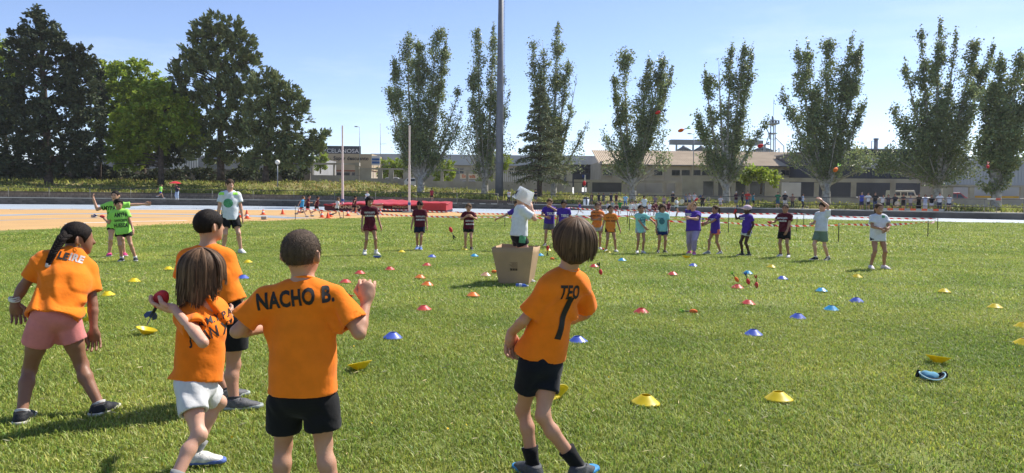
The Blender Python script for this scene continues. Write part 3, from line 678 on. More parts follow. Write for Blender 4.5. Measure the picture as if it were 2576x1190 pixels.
fpart('end_block', F, 1032, 422, 1044, 433, 0.6, 0.2, m_conc, wl)
Fm = Face(112)
wl = frame_wall('long low concrete street wall with white bar fence behind the floodlight mast', Fm, 1046, 1440, 428, 431, 457, 482, [(1046, 1052), (1108, 1115), (1172, 1179), (1240, 1246), (1330, 1338), (1425, 1440)], [])
for x in range(1246, 1330, 5): fpart('bar', Fm, x, 431.2, x + 1.2, 456.8, 0.05, -0.1, m_whitepanel, wl)
Fs = Face(96)
w1 = frame_wall('tall concrete frame wall with grassy bays below the beige roofed hall', Fs, 1444, 1716, 453, 459, 484, 500, [(1444, 1464), (1478.5, 1489), (1564, 1574), (1668, 1677), (1700, 1716)], [(1490, 1563.5, m_fence, 'gate')])
fpart('white_post', Fs, 1470, 440, 1473, 484, 0.2, 0.1, m_whitepanel, w1)
Fr = Face(90)
w2 = frame_wall('rough plastered wall with two dark barred openings behind the red shirted man', Fr, 1717, 1960, 444, 456, 493, 512, [(1717, 1768), (1796, 1806), (1840, 1850), (1876, 1886), (1924, 1960)], [(1769, 1795, m_glass, 'dark_opening'), (1807, 1839, m_glass, 'dark_opening'), (1851, 1875, m_glass, 'dark_opening'), (1887, 1923.5, m_glass, 'dark_opening')])
Fd = Face(88)
w3 = frame_wall('wall bays with white shutter and dark doors below the dark hall', Fd, 1961, 2345, 449, 459, 496, 516, [(1961, 1966), (2050, 2060), (2143, 2154), (2242, 2253), (2318, 2345)],
    [(1967, 2015, m_shutter, 'shutter'), (2016, 2049.5, m_darkpanel, 'door'), (2061, 2142.5, m_darkpanel, 'door'), (2155, 2241.5, m_darkpanel, 'door'), (2246, 2322, m_darkpanel, 'door')], back=7)
Fe = Face(84)
w4 = frame_wall('wall bays with pale corrugated doors and a yellow base band at right', Fe, 2346, 2760, 466, 471, 500, 522, [(2346, 2398), (2439, 2451), (2568, 2600), (2690, 2760)],
    [(2399, 2438.5, m_greypanel, 'door'), (2452, 2567.5, m_greypanel, 'door'), (2601, 2689.5, m_greypanel, 'door')], back=7)
fpart('yellow_band', Face(90.5), 2453, 493, 2567, 498, 0.05, 0.0, m_yellow, w4)

# -- building behind the left trees
F = Face(128)
b = thing('grey_hall', 'pale grey hall glimpsed between the trunks of the left trees', 'building', F.P(500, 440))
fpart('wall', F, 150, 392, 790, 445, 16, 0.0, mat('grey_hall_wall', (0.30, 0.30, 0.31), 0.8, 0.1, 0.3), b)
for x0 in range(430, 500, 6): fpart('slat', F, x0, 394, x0 + 3, 430, 0.1, 0.2, m_whitepanel, b)
for x0 in (520, 612, 700):
    w = fpart('window', F, x0, 402, x0 + 34, 426, 0.1, 0.1, m_glass, b); F.bx(MB(), x0 - 2, 399.5, x0 + 36, 402, 0.2, 0.25).build('frame', m_whitepanel, w)
Fq = Face(116)
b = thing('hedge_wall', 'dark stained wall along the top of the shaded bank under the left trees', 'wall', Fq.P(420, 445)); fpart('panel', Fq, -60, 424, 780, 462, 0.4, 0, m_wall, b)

# -- silos, gantry and elevator tower
Yz = 185
b = thing('silo_row', 'row of grey grain silos with conical roofs below a conveyor gantry', 'silo', at(1800, 400, Yz)); ks = Yz / FPX
for xc in (1720, 1764, 1808, 1852, 1896, 1918):
    if xc in (1852, 1896): continue
    c = at(xc, 392, Yz + 6) - b.location; w = 21 * ks * (1.3 if xc == 1918 else 1); top = at(xc, 379, Yz + 6).z - b.location.z; pk = at(xc, 366 if xc != 1918 else 367, Yz + 6).z - b.location.z
    s_ = MB().lathe([(w, -14), (w, top)], 24, Matrix.Translation(V(c.x, c.y, 0))).build('silo', m_steel, b); MB().lathe([(w * 1.04, top), (0.25 * w, pk - 0.3), (0.2 * w, pk)], 24, Matrix.Translation(V(c.x, c.y, 0)), True, True).build('cone_roof', mat('silo_roof', (0.20, 0.215, 0.235), 0.6, 0.08, 1, metal=0.3), s_)
Fz = Face(Yz); fpart('conveyor_gantry', Fz, 1688, 352, 1920, 364, 2.2, 0.0, mat('gantry', (0.21, 0.225, 0.245), 0.7, 0.1, 0.5), b)
fpart('handrail', Fz, 1874, 349, 1950, 350, 0.1, 0.0, m_steel, b)
for x0 in (1700, 1742, 1786, 1873, 1922): fpart('leg', Fz, x0, 364.2, x0 + 3.4, 420, 0.6, 0.1, m_steel, b)
b = thing('elevator_tower', 'tall steel elevator tower with a top platform beside the silos', 'tower', at(1945, 420, Yz)); o0 = b.location
def zp(x, y, dy=0): return at(x, y, Yz + dy) - o0
for x in (1939, 1945.5, 1950): MB().tube([zp(x, 420), zp(x, 300)], 0.13, 6).build('column', m_steel, b)
MB().tube([zp(1944, 318), zp(1944, 292)], 0.3, 8).build('head', m_steel, b)
fpart('platform', Fz, 1936, 310, 1957, 313, 2.4, 1.2, m_steel, b); fpart('platform', Fz, 1938, 335, 1952, 337, 2.0, 1.0, m_steel, b)
for x in (1936.3, 1943, 1950, 1956.6): fpart('rail_post', Fz, x, 304, x + 0.6, 310, 0.06, 1.1, m_steel, b)
fpart('handrail', Fz, 1936, 303.5, 1957, 304.4, 0.06, 1.1, m_steel, b)
MB().tube([zp(1938, 311), zp(1930, 312), zp(1929, 325), zp(1936, 340), zp(1936, 350)], 0.13, 6).build('chute', m_steel, b)
MB().tube([zp(1937, 333), zp(1926, 365)], 0.11, 6).build('brace', m_steel, b); MB().tube([zp(1950, 345), zp(1972, 368), zp(1972, 420)], 0.12, 6).build('brace', m_steel, b); MB().tube([zp(1960, 420), zp(1960, 372), zp(1952, 380)], 0.15, 6).build('brace', m_steel, b)
MB().tube([zp(1945.5, 293), zp(1947, 245)], 0.05, 5).build('antenna', m_steel, b)
b = thing('roof_stack', 'small steel exhaust stack on the dark hall roof', 'stack', at(2203, 376, 106)); o0 = b.location
MB().tube([V(0, 0, 0), V(0, 0, 1.5)], 0.28, 10).build('pipe', m_steel, b); MB().tube([V(0, 0, 1.4), V(0, 0, 1.6)], 0.36, 10).build('cap', m_steel, b); MB().tube([V(-0.62, 0, 0), V(-0.62, 0, 1.2), V(-0.2, 0, 1.2)], 0.06, 5).build('bracket', m_steel, b)

# -- floodlight mast
Ym = 83; p0 = at(1255.5, 497, Ym); mst = thing('floodlight_mast', 'tall grey steel floodlight mast rising out of the picture', 'mast', V(p0.x, Ym, p0.z - 0.4))
MB().tube([V(0, 0, 0), V(0, 0, 8), V(0, 0, 30)], [0.47, 0.42, 0.24], 20).build('shaft', m_mast, mst); MB().tube([V(0, 0, 0), V(0, 0, 0.25)], 0.62, 16).build('base_plate', m_mast, mst)
z_f = at(1255, 412, Ym).z - p0.z + 0.4
MB().tube([V(0, 0, z_f), V(0, 0, z_f + 0.1)], 0.50, 16).build('flange', m_mast, mst)
for sx in (-0.52, 0.52): MB().tube([V(sx, -0.1, z_f), V(sx, -0.1, z_f + 0.45)], 0.03, 6).build('bracket', m_mast, mst)
mb = MB(); lad = MB().tube([V(0.50, -0.1, 9), V(0.36, -0.1, 30)], 0.018, 5).build('ladder_rail', m_mast, mst)
for i in range(60):
    z = 9 + i * 0.34; x = 0.50 - (z - 9) / 21 * 0.14; MB().tube([V(x - 0.12, -0.1, z), V(x + 0.05, -0.1, z)], 0.014, 4).build('rung', m_mast, lad)
hd_ = MB(); hd_.box((-2.2, -0.3, 29.6), (2.2, 0.3, 30.2)); hd_.build('lamp_frame', m_mast, mst)
# -- lamps and sign poles
def lamp_post(x, yb, yt, Y, kind, label):
    p = at(x, yb, Y); b = thing('street_lamp', label, 'street lamp', p, 'street lamps'); H_ = at(x, yt, Y).z - p.z
    MB().tube([V(0, 0, 0), V(0, 0, H_)], [0.07, 0.045], 7).build('pole', m_steel, b)
    if kind == 'globe':
        M_ = mat('opal_globe', (0.82, 0.78, 0.68), 0.35, 0.03, 4); MB().ellipsoid((0, 0, H_ + 0.22), (0.27, 0.27, 0.27), None, 16, 10).build('globe', M_, b); MB().tube([V(0, 0, H_ - 0.06), V(0, 0, H_ + 0.02)], 0.10, 8).build('collar', m_steel, b)
    else:
        MB().tube([V(0, 0, H_), V(-0.5, 0, H_ + 0.1)], 0.04, 6).build('arm', m_steel, b); MB().ellipsoid((-0.62, 0, H_ + 0.1), (0.36, 0.16, 0.10), None, 10, 6).build('lantern', m_steel, b)
lamp_post(698.5, 470, 413, 82, 'globe', 'white globe lamp on a thin post at the foot of the shaded bank')
lamp_post(905, 440, 320, 130, 'arm', 'street lamp beside the slate rooftop sign')
lamp_post(1743.5, 440, 338, 105, 'arm', 'street lamp in front of the silos')
p = at(957, 450, 140); b = thing('antenna_mast', 'thin radio antenna above the long pale warehouse', 'antenna', p); MB().tube([V(0, 0, 0), V(0, 0, 10.5)], 0.05, 5).build('pole', m_steel, b); MB().tube([V(-0.1, 0, 6.6), V(1.2, 0, 6.7)], 0.03, 5).build('arm', m_steel, b)
F = Face(124); b = thing('direction_sign', 'white direction sign with two blue arrow panels', 'sign', F.P(944, 450))
fpart('post', F, 938, 415, 939, 450, 0.1, 0, m_steel, b); fpart('post', F, 951, 415, 952, 450, 0.1, 0, m_steel, b); fpart('board', F, 935, 392, 956, 416, 0.08, 0.05, m_whitepanel, b)
fpart('blue_panel', F, 936, 398.5, 955, 404, 0.03, 0.10, m_blueS, b); fpart('blue_panel', F, 936, 406, 955, 412, 0.03, 0.10, m_blueS, b)
F = Face(114); b = thing('entrance_banner', 'cream banner with orange Entrada lettering behind the street wall', 'banner', F.P(1182, 455))
fpart('cloth', F, 1157, 437, 1204, 450, 0.03, 0, m_cream, b); ftext('Entrada', F, 1179, 443.5, 8.5, 0.05, m_orangeT, b, 0.02, 0.9)
fpart('pole', F, 1158, 450, 1159, 460, 0.05, 0, m_steel, b); fpart('pole', F, 1202, 450, 1203, 460, 0.05, 0, m_steel, b)

# -- vehicles
def car_shape(name, label, cat, pos, rz, L, Wd, prof, col, windows, wheels, roofcol=None):
    """prof: side outline (x, z) clockwise; body is the outline given width with tumblehome; windows inset panels on both sides"""
    e = empty(name, pos, rz); tag(e, label, cat)
    vs, fs = [], []; n = len(prof)
    zt = max(z for x, z in prof)
    for sy in (-1, 1):
        for x, z in prof: vs.append((x, sy * (Wd / 2 - 0.10 * max(0, (z - 0.9)) / (zt - 0.9 + 1e-6)), z))
    fs = [tuple(range(n)), tuple(range(2 * n - 1, n - 1, -1))] + [(i, n + i, n + (i + 1) % n, (i + 1) % n) for i in range(n)]
    mb = MB(); mb.add(vs, fs); body = mb.build('body', mat('paint_' + name, col, 0.3, 0.04, 1, spec=0.5), e)
    bv = body.modifiers.new('bevel', 'BEVEL'); bv.width = 0.05; bv.segments = 2
    for (x0, x1, z0, z1, sl) in windows:
        for sy in (-1, 1):
            y = lambda z: sy * (Wd / 2 - 0.10 * max(0, (z - 0.9)) / (zt - 0.9) + 0.012)
            vs = [(x0, y(z0), z0), (x1, y(z0), z0), (x1 - sl, y(z1), z1), (x0, y(z1), z1)]
            inner = [(a, b_ - sy * 0.02, c) for a, b_, c in vs]
            MB().add(vs + inner, [(0, 1, 2, 3), (7, 6, 5, 4), (0, 4, 5, 1), (1, 5, 6, 2), (2, 6, 7, 3), (3, 7, 4, 0)]).build('window', m_glass, e)
    for (x, r_) in wheels:
        for sy in (-1, 1):
            w = MB().lathe([(r_ * 0.55, -0.1), (r_, -0.09), (r_, 0.09), (r_ * 0.55, 0.1)], 18, Matrix.Translation(V(x, sy * (Wd / 2 - 0.08), r_)) @ Matrix.Rotation(math.pi / 2, 4, 'X')).build('wheel', mat('tyre', (0.02, 0.02, 0.02), 0.9, 0.1, 5), e)
            MB().lathe([(0.02, 0.08), (r_ * 0.56, 0.07), (r_ * 0.56, -0.07), (0.02, -0.08)], 14, Matrix.Translation(V(x, sy * (Wd / 2 - 0.08), r_)) @ Matrix.Rotation(math.pi / 2, 4, 'X')).build('rim', m_steel, w)
    for sy in (-1, 1): MB().ellipsoid((max(x for x, z in prof) - 0.02, sy * Wd * 0.36, 0.75), (0.05, 0.14, 0.09), None, 10, 6).build('headlight', m_whitepanel, e)
    return e
sx = lambda x, Y: at(x, 500, Y).x
zr = h1(0.5) + 0.1
v4 = car_shape('off_road_van', 'cream boxy off-road vehicle with roof rack parked behind the railing', 'van', V(sx(2270, 91.5), 91.5, 0.62), 0.02, 4.6, 1.75,
    [(-1.75, 0.5), (-1.75, 1.1), (-1.7, 1.95), (1.05, 2.0), (1.30, 1.35), (2.0, 1.25), (2.1, 0.95), (2.1, 0.5)], (0.62, 0.58, 0.44), [(-1.5, -0.75, 1.32, 1.75, 0.0), (-0.62, 0.12, 1.32, 1.75, 0.0), (0.22, 1.10, 1.32, 1.75, 0.18)], [(-1.1, 0.38), (1.35, 0.38)])
rk = MB(); rk.box((-0.2, -0.5, 2.08), (1.0, 0.5, 2.20)); rk.build('roof_rack', m_fence, v4)
for x in (-0.1, 0.9):
    q = MB(); q.box((x, -0.55, 1.99), (x + 0.05, 0.55, 2.08)); q.build('rack_bar', m_fence, v4)
car_shape('red_van', 'red van with dark side window parked at right behind the railing', 'van', V(sx(2397, 87.6), 87.6, 0.58), 0.0, 4.4, 1.8,
    [(-2.0, 0.35), (-2.0, 1.75), (0.35, 1.78), (1.05, 1.25), (1.95, 1.05), (2.05, 0.7), (2.05, 0.35)], (0.36, 0.03, 0.03), [(-1.2, -0.05, 1.05, 1.6, 0.0), (0.05, 0.95, 1.05, 1.6, 0.55)], [(-1.3, 0.32), (1.35, 0.32)])
HB = [(-2.0, 0.35), (-2.05, 0.9), (-1.6, 1.4), (0.3, 1.45), (1.05, 0.98), (1.9, 0.85), (2.0, 0.35)]
for (x, Y, c, lab, zz) in ((996, 122, (0.60, 0.61, 0.62), 'white car seen through the third bay of the concrete wall', None), (1190, 114.5, (0.34, 0.36, 0.38), 'silver car parked in front of the Entrada banner', None), (1050, 116, (0.66, 0.66, 0.66), 'white car bonnet between the first poplar and the wall end', None), (1372, 115, (0.45, 0.47, 0.50), 'silver car behind the cedar branches', None), (470, 121, (0.5, 0.5, 0.52), 'pale car glimpsed under the left trees', None)):
    tt = (x - CX) / FPX; car_shape('parked_car', lab, 'car', V(sx(x, Y), Y, terr_z(tt, Y - rw(tt)) + 0.30), 0.05, 4.1, 1.7, HB, c, [(-1.55, -0.35, 0.95, 1.33, 0.0), (-0.25, 0.75, 0.95, 1.33, 0.45)], [(-1.25, 0.31), (1.2, 0.31)])
# ------------------------------------------------------------------ signed-distance modelling for bodies and clothes
class Vox:
    def __init__(s, lo, hi, h):
        s.h = h; s.lo = np.array(lo, np.float32); n = np.ceil((np.array(hi) - s.lo) / h).astype(int) + 2
        s.n = n; s.f = np.full(n, 0.5, np.float32)
        s.ax = [s.lo[i] + h * np.arange(n[i], dtype=np.float32) for i in range(3)]
    def _sl(s, lo, hi):
        i0 = np.clip(np.floor((np.array(lo) - s.lo) / s.h).astype(int), 0, s.n); i1 = np.clip(np.ceil((np.array(hi) - s.lo) / s.h).astype(int) + 1, 0, s.n)
        if (i1 <= i0).any(): return None
        sl = tuple(slice(a, b) for a, b in zip(i0, i1))
        X = s.ax[0][sl[0]][:, None, None]; Y = s.ax[1][sl[1]][None, :, None]; Z = s.ax[2][sl[2]][None, None, :]
        return sl, X, Y, Z
    def _op(s, sl, d, k, op):
        a = s.f[sl]
        if op == 'u':
            if k > 0:
                hh = np.maximum(k - np.abs(a - d), 0) / k; s.f[sl] = np.minimum(a, d) - hh * hh * (k * 0.25)
            else: s.f[sl] = np.minimum(a, d)
        elif op == 's':
            d = -d
            if k > 0:
                hh = np.maximum(k - np.abs(a - d), 0) / k; s.f[sl] = np.maximum(a, d) + hh * hh * (k * 0.25)
            else: s.f[sl] = np.maximum(a, d)
    def cap(s, a, b, ra, rb, k=0.0, op='u', flat=False):
        a = np.array(a, np.float32); b = np.array(b, np.float32); m = max(ra, rb) + k + 3 * s.h
        q = s._sl(np.minimum(a, b) - m, np.maximum(a, b) + m)
        if q is None: return
        sl, X, Y, Z = q; ba = b - a; L2 = float(ba @ ba) + 1e-12; L = math.sqrt(L2)
        tr = ((X - a[0]) * ba[0] + (Y - a[1]) * ba[1] + (Z - a[2]) * ba[2]) / L2
        t = np.clip(tr, 0, 1)
        d = np.sqrt((X - a[0] - t * ba[0]) ** 2 + (Y - a[1] - t * ba[1]) ** 2 + (Z - a[2] - t * ba[2]) ** 2) - (ra + (rb - ra) * t)
        if flat: d = np.maximum(d, (tr - 1) * L)
        s._op(sl, d, k, op)
    def etube(s, a, b, side, wa, wb, k=0.0, op='u', flata=False, flatb=False, n=2.0):
        a = np.array(a, np.float32); b = np.array(b, np.float32); m = max(*wa, *wb) + k + 3 * s.h
        q = s._sl(np.minimum(a, b) - m, np.maximum(a, b) + m)
        if q is None: return
        sl, X, Y, Z = q; u = b - a; L = float(np.linalg.norm(u)) + 1e-9; u = u / L
        sd = np.array(side, np.float32); sd = sd - u * float(sd @ u); sd /= np.linalg.norm(sd) + 1e-9; fr = np.cross(u, sd)
        dx, dy, dz = X - a[0], Y - a[1], Z - a[2]
        tr = (dx * u[0] + dy * u[1] + dz * u[2]) / L; t = np.clip(tr, 0, 1); e = (tr - t) * L
        x = np.abs(dx * sd[0] + dy * sd[1] + dz * sd[2]); y = np.abs(dx * fr[0] + dy * fr[1] + dz * fr[2])
        w = wa[0] + (wb[0] - wa[0]) * t; dd = wa[1] + (wb[1] - wa[1]) * t; mm = np.minimum(w, dd)
        if n == 2.0: qq = np.sqrt((x / w) ** 2 + (y / dd) ** 2 + (e / mm) ** 2)
        else: qq = ((x / w) ** n + (y / dd) ** n + (np.abs(e) / mm) ** n) ** (1 / n)
        d = (qq - 1) * mm
        if flata: d = np.maximum(d, -tr * L)
        if flatb: d = np.maximum(d, (tr - 1) * L)
        s._op(sl, d, k, op)
    def ell(s, c, ax, r3, k=0.0, op='u'):
        c = np.array(c, np.float32); m = max(r3) + k + 3 * s.h
        q = s._sl(c - m, c + m)
        if q is None: return
        sl, X, Y, Z = q; dx, dy, dz = X - c[0], Y - c[1], Z - c[2]
        k0 = 0; k1 = 0
        for v, r_ in zip(ax, r3):
            p = dx * v[0] + dy * v[1] + dz * v[2]; k0 = k0 + (p / r_) ** 2; k1 = k1 + (p / (r_ * r_)) ** 2
        k0 = np.sqrt(k0); k1 = np.sqrt(k1) + 1e-9
        s._op(sl, k0 * (k0 - 1) / k1, k, op)
    def merge(s, o, k):
        i0 = np.round((o.lo - s.lo) / s.h).astype(int); a0 = np.maximum(i0, 0); a1 = np.minimum(i0 + o.n, s.n)
        if (a1 <= a0).any(): return
        sl = tuple(slice(x, y) for x, y in zip(a0, a1)); so = tuple(slice(x - q, y - q) for x, y, q in zip(a0, a1, i0))
        s._op(sl, o.f[so], k, 'u')
    def plane(s, p, nrm):                       # keep the side the normal points away from
        n = np.array(nrm, np.float32); p = np.array(p, np.float32)
        d = (s.ax[0][:, None, None] - p[0]) * n[0] + (s.ax[1][None, :, None] - p[1]) * n[1] + (s.ax[2][None, None, :] - p[2]) * n[2]
        s.f = np.maximum(s.f, d)
    def trim(s, p, u, rad, length, th, depth):
        """cut a garment off square at p (u points out of the opening) and hollow it just inside the edge"""
        p = np.array(p, np.float32); u = np.array(u, np.float32); u /= np.linalg.norm(u); e = p + u * length
        q = s._sl(np.minimum(p, e) - rad - depth, np.maximum(p, e) + rad + depth)
        if q is None: return
        sl, X, Y, Z = q; ax_ = (X - p[0]) * u[0] + (Y - p[1]) * u[1] + (Z - p[2]) * u[2]
        rr = np.sqrt(np.maximum((X - p[0]) ** 2 + (Y - p[1]) ** 2 + (Z - p[2]) ** 2 - ax_ ** 2, 0))
        f0 = s.f[sl].copy(); near = (rr < rad) & (ax_ < length + 0.02)
        f1 = np.where(near, np.maximum(f0, ax_), f0)
        f1 = np.where(near & (ax_ > -depth), np.maximum(f1, -(f0 + th)), f1)
        s.f[sl] = f1
    def wrinkle(s, amp, freq, seed, side, up):
        """shallow cloth folds: ridges that run mostly down the body, broken up by a slow warp"""
        idx = np.argwhere(np.abs(s.f) < 4 * s.h)
        p = (idx * s.h + s.lo); sd = np.array(side); u = np.array(up); r_ = np.random.default_rng(seed)
        o = r_.uniform(0, 6.28, 8); fw = np.cross(sd, u)
        x = p @ sd; z = p @ u; y = p @ fw
        w = 0.9 * np.sin(z * 9 + o[0] + 2 * np.sin(x * 7 + o[1])) + 0.8 * np.sin(x * 5 + z * 6 + y * 6 + o[2])
        r0 = np.sin((x * 0.55 + z * 0.62 + y * 0.4) * freq * 0.62 + 1.9 * w + o[7])
        fold = 1.3 * (0.55 - np.abs(r0)) + 0.8 * np.sin((x * 0.9 + z * 0.38 + y * 0.5) * freq + 2.2 * w + o[3]) + 0.6 * np.sin((z * 0.8 - x * 0.5) * freq * 0.7 + 2.0 * w + o[4])
        gate = 0.45 + 0.55 * np.sin(z * 8 + o[5] + 1.5 * np.sin(x * 9 + y * 8 + o[6]))
        s.f[tuple(idx.T)] += (amp * 0.6 * fold * np.clip(gate, 0.1, 1)).astype(np.float32)
    def mesh(s):
        f = s.f; ins = f < 0
        c = [ins[i:f.shape[0]-1+i, j:f.shape[1]-1+j, k:f.shape[2]-1+k] for i in (0, 1) for j in (0, 1) for k in (0, 1)]
        cnt = np.zeros(c[0].shape, np.int8)
        for q in c: cnt += q
        act = np.argwhere((cnt > 0) & (cnt < 8))
        if len(act) == 0: return np.zeros((0, 3)), np.zeros((0, 4), int)
        ids = np.full(cnt.shape, -1, np.int32); ids[tuple(act.T)] = np.arange(len(act))
        corner = {}
        for i in (0, 1):
            for j in (0, 1):
                for k in (0, 1): corner[(i, j, k)] = f[act[:, 0] + i, act[:, 1] + j, act[:, 2] + k]
        acc = np.zeros((len(act), 3)); num = np.zeros(len(act))
        for axis in range(3):
            for a in (0, 1):
                for b in (0, 1):
                    c0 = [0, 0, 0]; o = [q for q in range(3) if q != axis]; c0[o[0]] = a; c0[o[1]] = b; c1 = list(c0); c1[axis] = 1
                    v0 = corner[tuple(c0)]; v1 = corner[tuple(c1)]; cr_ = (v0 < 0) != (v1 < 0)
                    t = np.where(cr_, v0 / np.where(cr_, v0 - v1, 1), 0)
                    p = np.zeros((len(act), 3)); p[:] = c0; p[:, axis] = t
                    acc[cr_] += p[cr_]; num += cr_
        verts = (act + acc / num[:, None]) * s.h + s.lo
        quads = []
        for axis in range(3):
            o = [q for q in range(3) if q != axis]
            A = [slice(None)] * 3; B = [slice(None)] * 3; A[axis] = slice(0, -1); B[axis] = slice(1, None)
            ia = ins[tuple(A)]; ib = ins[tuple(B)]
            e = np.argwhere(ia != ib)
            ok = (e[:, o[0]] > 0) & (e[:, o[1]] > 0) & (e[:, o[0]] < f.shape[o[0]] - 1) & (e[:, o[1]] < f.shape[o[1]] - 1); e = e[ok]
            def cell(da, db):
                q = e.copy(); q[:, o[0]] += da; q[:, o[1]] += db; return ids[tuple(q.T)]
            Q = np.stack([cell(-1, -1), cell(0, -1), cell(0, 0), cell(-1, 0)], 1)
            flip = ia[tuple(e.T)] == (axis == 1)
            Q[flip] = Q[flip][:, ::-1]
            quads.append(Q)
        F = np.concatenate(quads); F = F[(F >= 0).all(1)]
        return verts, F

def sdf_obj(name, vx, material, parent, base, extra=None, smooth_it=1):
    v, f = vx.mesh()
    if len(v) == 0: return None
    for _ in range(smooth_it):                  # one light Laplacian pass takes the voxel steps out
        acc = np.zeros_like(v); n = np.zeros(len(v))
        for a, b in ((0, 1), (1, 2), (2, 3), (3, 0)):
            np.add.at(acc, f[:, a], v[f[:, b]]); np.add.at(n, f[:, a], 1)
            np.add.at(acc, f[:, b], v[f[:, a]]); np.add.at(n, f[:, b], 1)
        v = v * 0.45 + 0.55 * acc / np.maximum(n, 1)[:, None]
    v = v - np.array(base)
    if extra is not None and len(extra[0]):
        f2 = np.array(extra[1]) + len(v); v = np.concatenate([v, np.array(extra[0]) - np.array(base)]); f = np.concatenate([f, f2])
    return obj(name, np_mesh(name, v, f, True), material, parent)

def quad_tube(pts, rad, n=6):
    """closed tube made of quads only (ends pinched): verts, faces"""
    mb = MB(); p = [Vector(q) for q in pts]; r_ = list(rad)
    d0 = (p[1] - p[0]).normalized(); d1 = (p[-1] - p[-2]).normalized()
    p = [p[0] - d0 * r_[0] * 0.4] + p + [p[-1] + d1 * r_[-1] * 0.65, p[-1] + d1 * r_[-1] * 0.85]
    r_ = [r_[0] * 0.6] + r_ + [r_[-1] * 0.62, r_[-1] * 0.08]
    mb.tube(p, r_, n, caps=False)
    return mb.v, mb.f

def ik(a, b, l1, l2, pole):
    d = b - a; L = max(min(d.length, (l1 + l2) * 0.998), abs(l1 - l2) * 1.02 + 1e-4); d.normalize()
    x = (l1 * l1 - l2 * l2 + L * L) / (2 * L); h = math.sqrt(max(l1 * l1 - x * x, 0))
    p = pole - d * pole.dot(d); p.normalize()
    return a + d * x + p * h, a + d * L

def stand(pos, H, yaw, lean=(0, 0), lf=(-0.065, 0, 0), rf=(0.065, 0, 0), lh=(-0.16, 0.03, 0.41), rh=(0.16, 0.03, 0.41), lpole=(-0.35, -1, 0), rpole=(0.35, -1, 0), head=(0, 0), pel=0.497, twist=0, ltoe=-12, rtoe=12, kpole=(0, 1, 0), broad=1.0, adult=False, pelshift=(0, 0)):
    y = R(yaw); fw = V(math.sin(y), math.cos(y), 0); rt = V(math.cos(y), -math.sin(y), 0); up = V(0, 0, 1)
    def L(p): return Vector(pos) + (rt * p[0] + fw * p[1] + up * p[2]) * H
    def D(p): return rt * p[0] + fw * p[1] + up * p[2]
    J = {}
    a, b = R(lean[0]), R(lean[1])
    tu = V(math.sin(b), math.sin(a), math.cos(a) * math.cos(b)).normalized()
    tw = R(twist); tr = V(math.cos(tw), -math.sin(tw), -math.tan(b) * math.cos(tw)).normalized(); tr = (tr - tu * tr.dot(tu)).normalized()
    pe = V(pelshift[0], pelshift[1], pel)
    J['pel'] = L(pe); J['ch'] = L(pe + tu * 0.18); J['sm'] = L(pe + tu * 0.272); J['nk'] = L(pe + tu * 0.305)
    hd = pe + tu * 0.30 + V(0, 0.005, 0.0) + (tu * 0.5 + V(0, 0, 0.5)) * 0.1
    if adult: hd = pe + tu * 0.30 + (tu * 0.5 + V(0, 0, 0.5)) * 0.105
    J['hd'] = L(hd)
    hy = R(head[0]); hp = R(head[1])
    hf = V(math.sin(hy) * math.cos(hp), math.cos(hy) * math.cos(hp), math.sin(hp))
    J['hf'] = D(hf).normalized(); hu = up - J['hf'] * J['hf'].dot(up); J['hu'] = hu.normalized()
    J['tside'] = D(tr).normalized(); J['pside'] = rt; J['tup'] = D(tu).normalized(); J['fw'] = fw
    sw = 0.098 * broad
    for sd, sg, ft, hn, po, to in (('L', -1, lf, lh, lpole, ltoe), ('R', 1, rf, rh, rpole, rtoe)):
        sh = J['sm'] + J['tside'] * sg * sw * H - J['tup'] * 0.012 * H; J['sh' + sd] = sh
        J['el' + sd], J['wr' + sd] = ik(sh, L(hn), 0.150 * H, 0.135 * H, D(po))
        hp_ = L(pe + V(0.052 * sg, 0, -0.012)); J['hp' + sd] = hp_
        an = L((ft[0], ft[1], 0.052 + (ft[2] if len(ft) > 2 else 0)))
        J['kn' + sd], J['an' + sd] = ik(hp_, an, 0.235 * H, 0.222 * H, D(kpole))
        t_ = R(to); J['to' + sd] = D((math.sin(t_), math.cos(t_), 0))
        J['ha' + sd] = (J['wr' + sd] - J['el' + sd]).normalized()
    return J

SKIN = {'fair': (0.62, 0.36, 0.25), 'tan': (0.50, 0.275, 0.175), 'olive': (0.40, 0.215, 0.13), 'brown': (0.27, 0.135, 0.078), 'dark': (0.075, 0.037, 0.022)}
def skin(k): c = SKIN[k]; return mat('skin_' + k, c, 0.5, 0.05, 9, bump=0.08, bscale=260, spec=0.35, subs=0.12, col2=(c[0] * 0.86, c[1] * 0.76, c[2] * 0.74), detail=6)
HAIR = {'dark': (0.020, 0.014, 0.011), 'brown': (0.090, 0.055, 0.033), 'light': (0.16, 0.095, 0.05), 'buzz': (0.105, 0.072, 0.050), 'grey': (0.25, 0.22, 0.18)}
def hairm(k): return mat('hair_' + k, HAIR[k], 0.6, 0.3, 26, bump=0.4, bscale=90, spec=0.12, col2=tuple(c * 0.5 for c in HAIR[k]), stretch=(3.0, 3.0, 0.5))
def cloth(col, key=None):
    n = 'cloth_%02d_%02d_%02d' % tuple(int(c * 99) for c in col)
    return mat(n, col, 0.85, 0.05, 18, bump=0.55, bscale=9, spec=0.15, sheen=0.1, trans=0.10)
def shoem(col): return mat('shoe_%02d_%02d_%02d' % tuple(int(c * 99) for c in col), col, 0.6, 0.18, 30, bump=0.25, bscale=160)
m_eye = mat('eye_dark', (0.012, 0.009, 0.008), 0.25, 0.1, 10)
m_lip = mat('lip', (0.30, 0.10, 0.085), 0.5, 0.1, 20)
m_teeth = mat('teeth', (0.75, 0.72, 0.66), 0.4, 0.05, 20)
m_soleW = mat('sole_white', (0.70, 0.69, 0.64), 0.7, 0.1, 20)

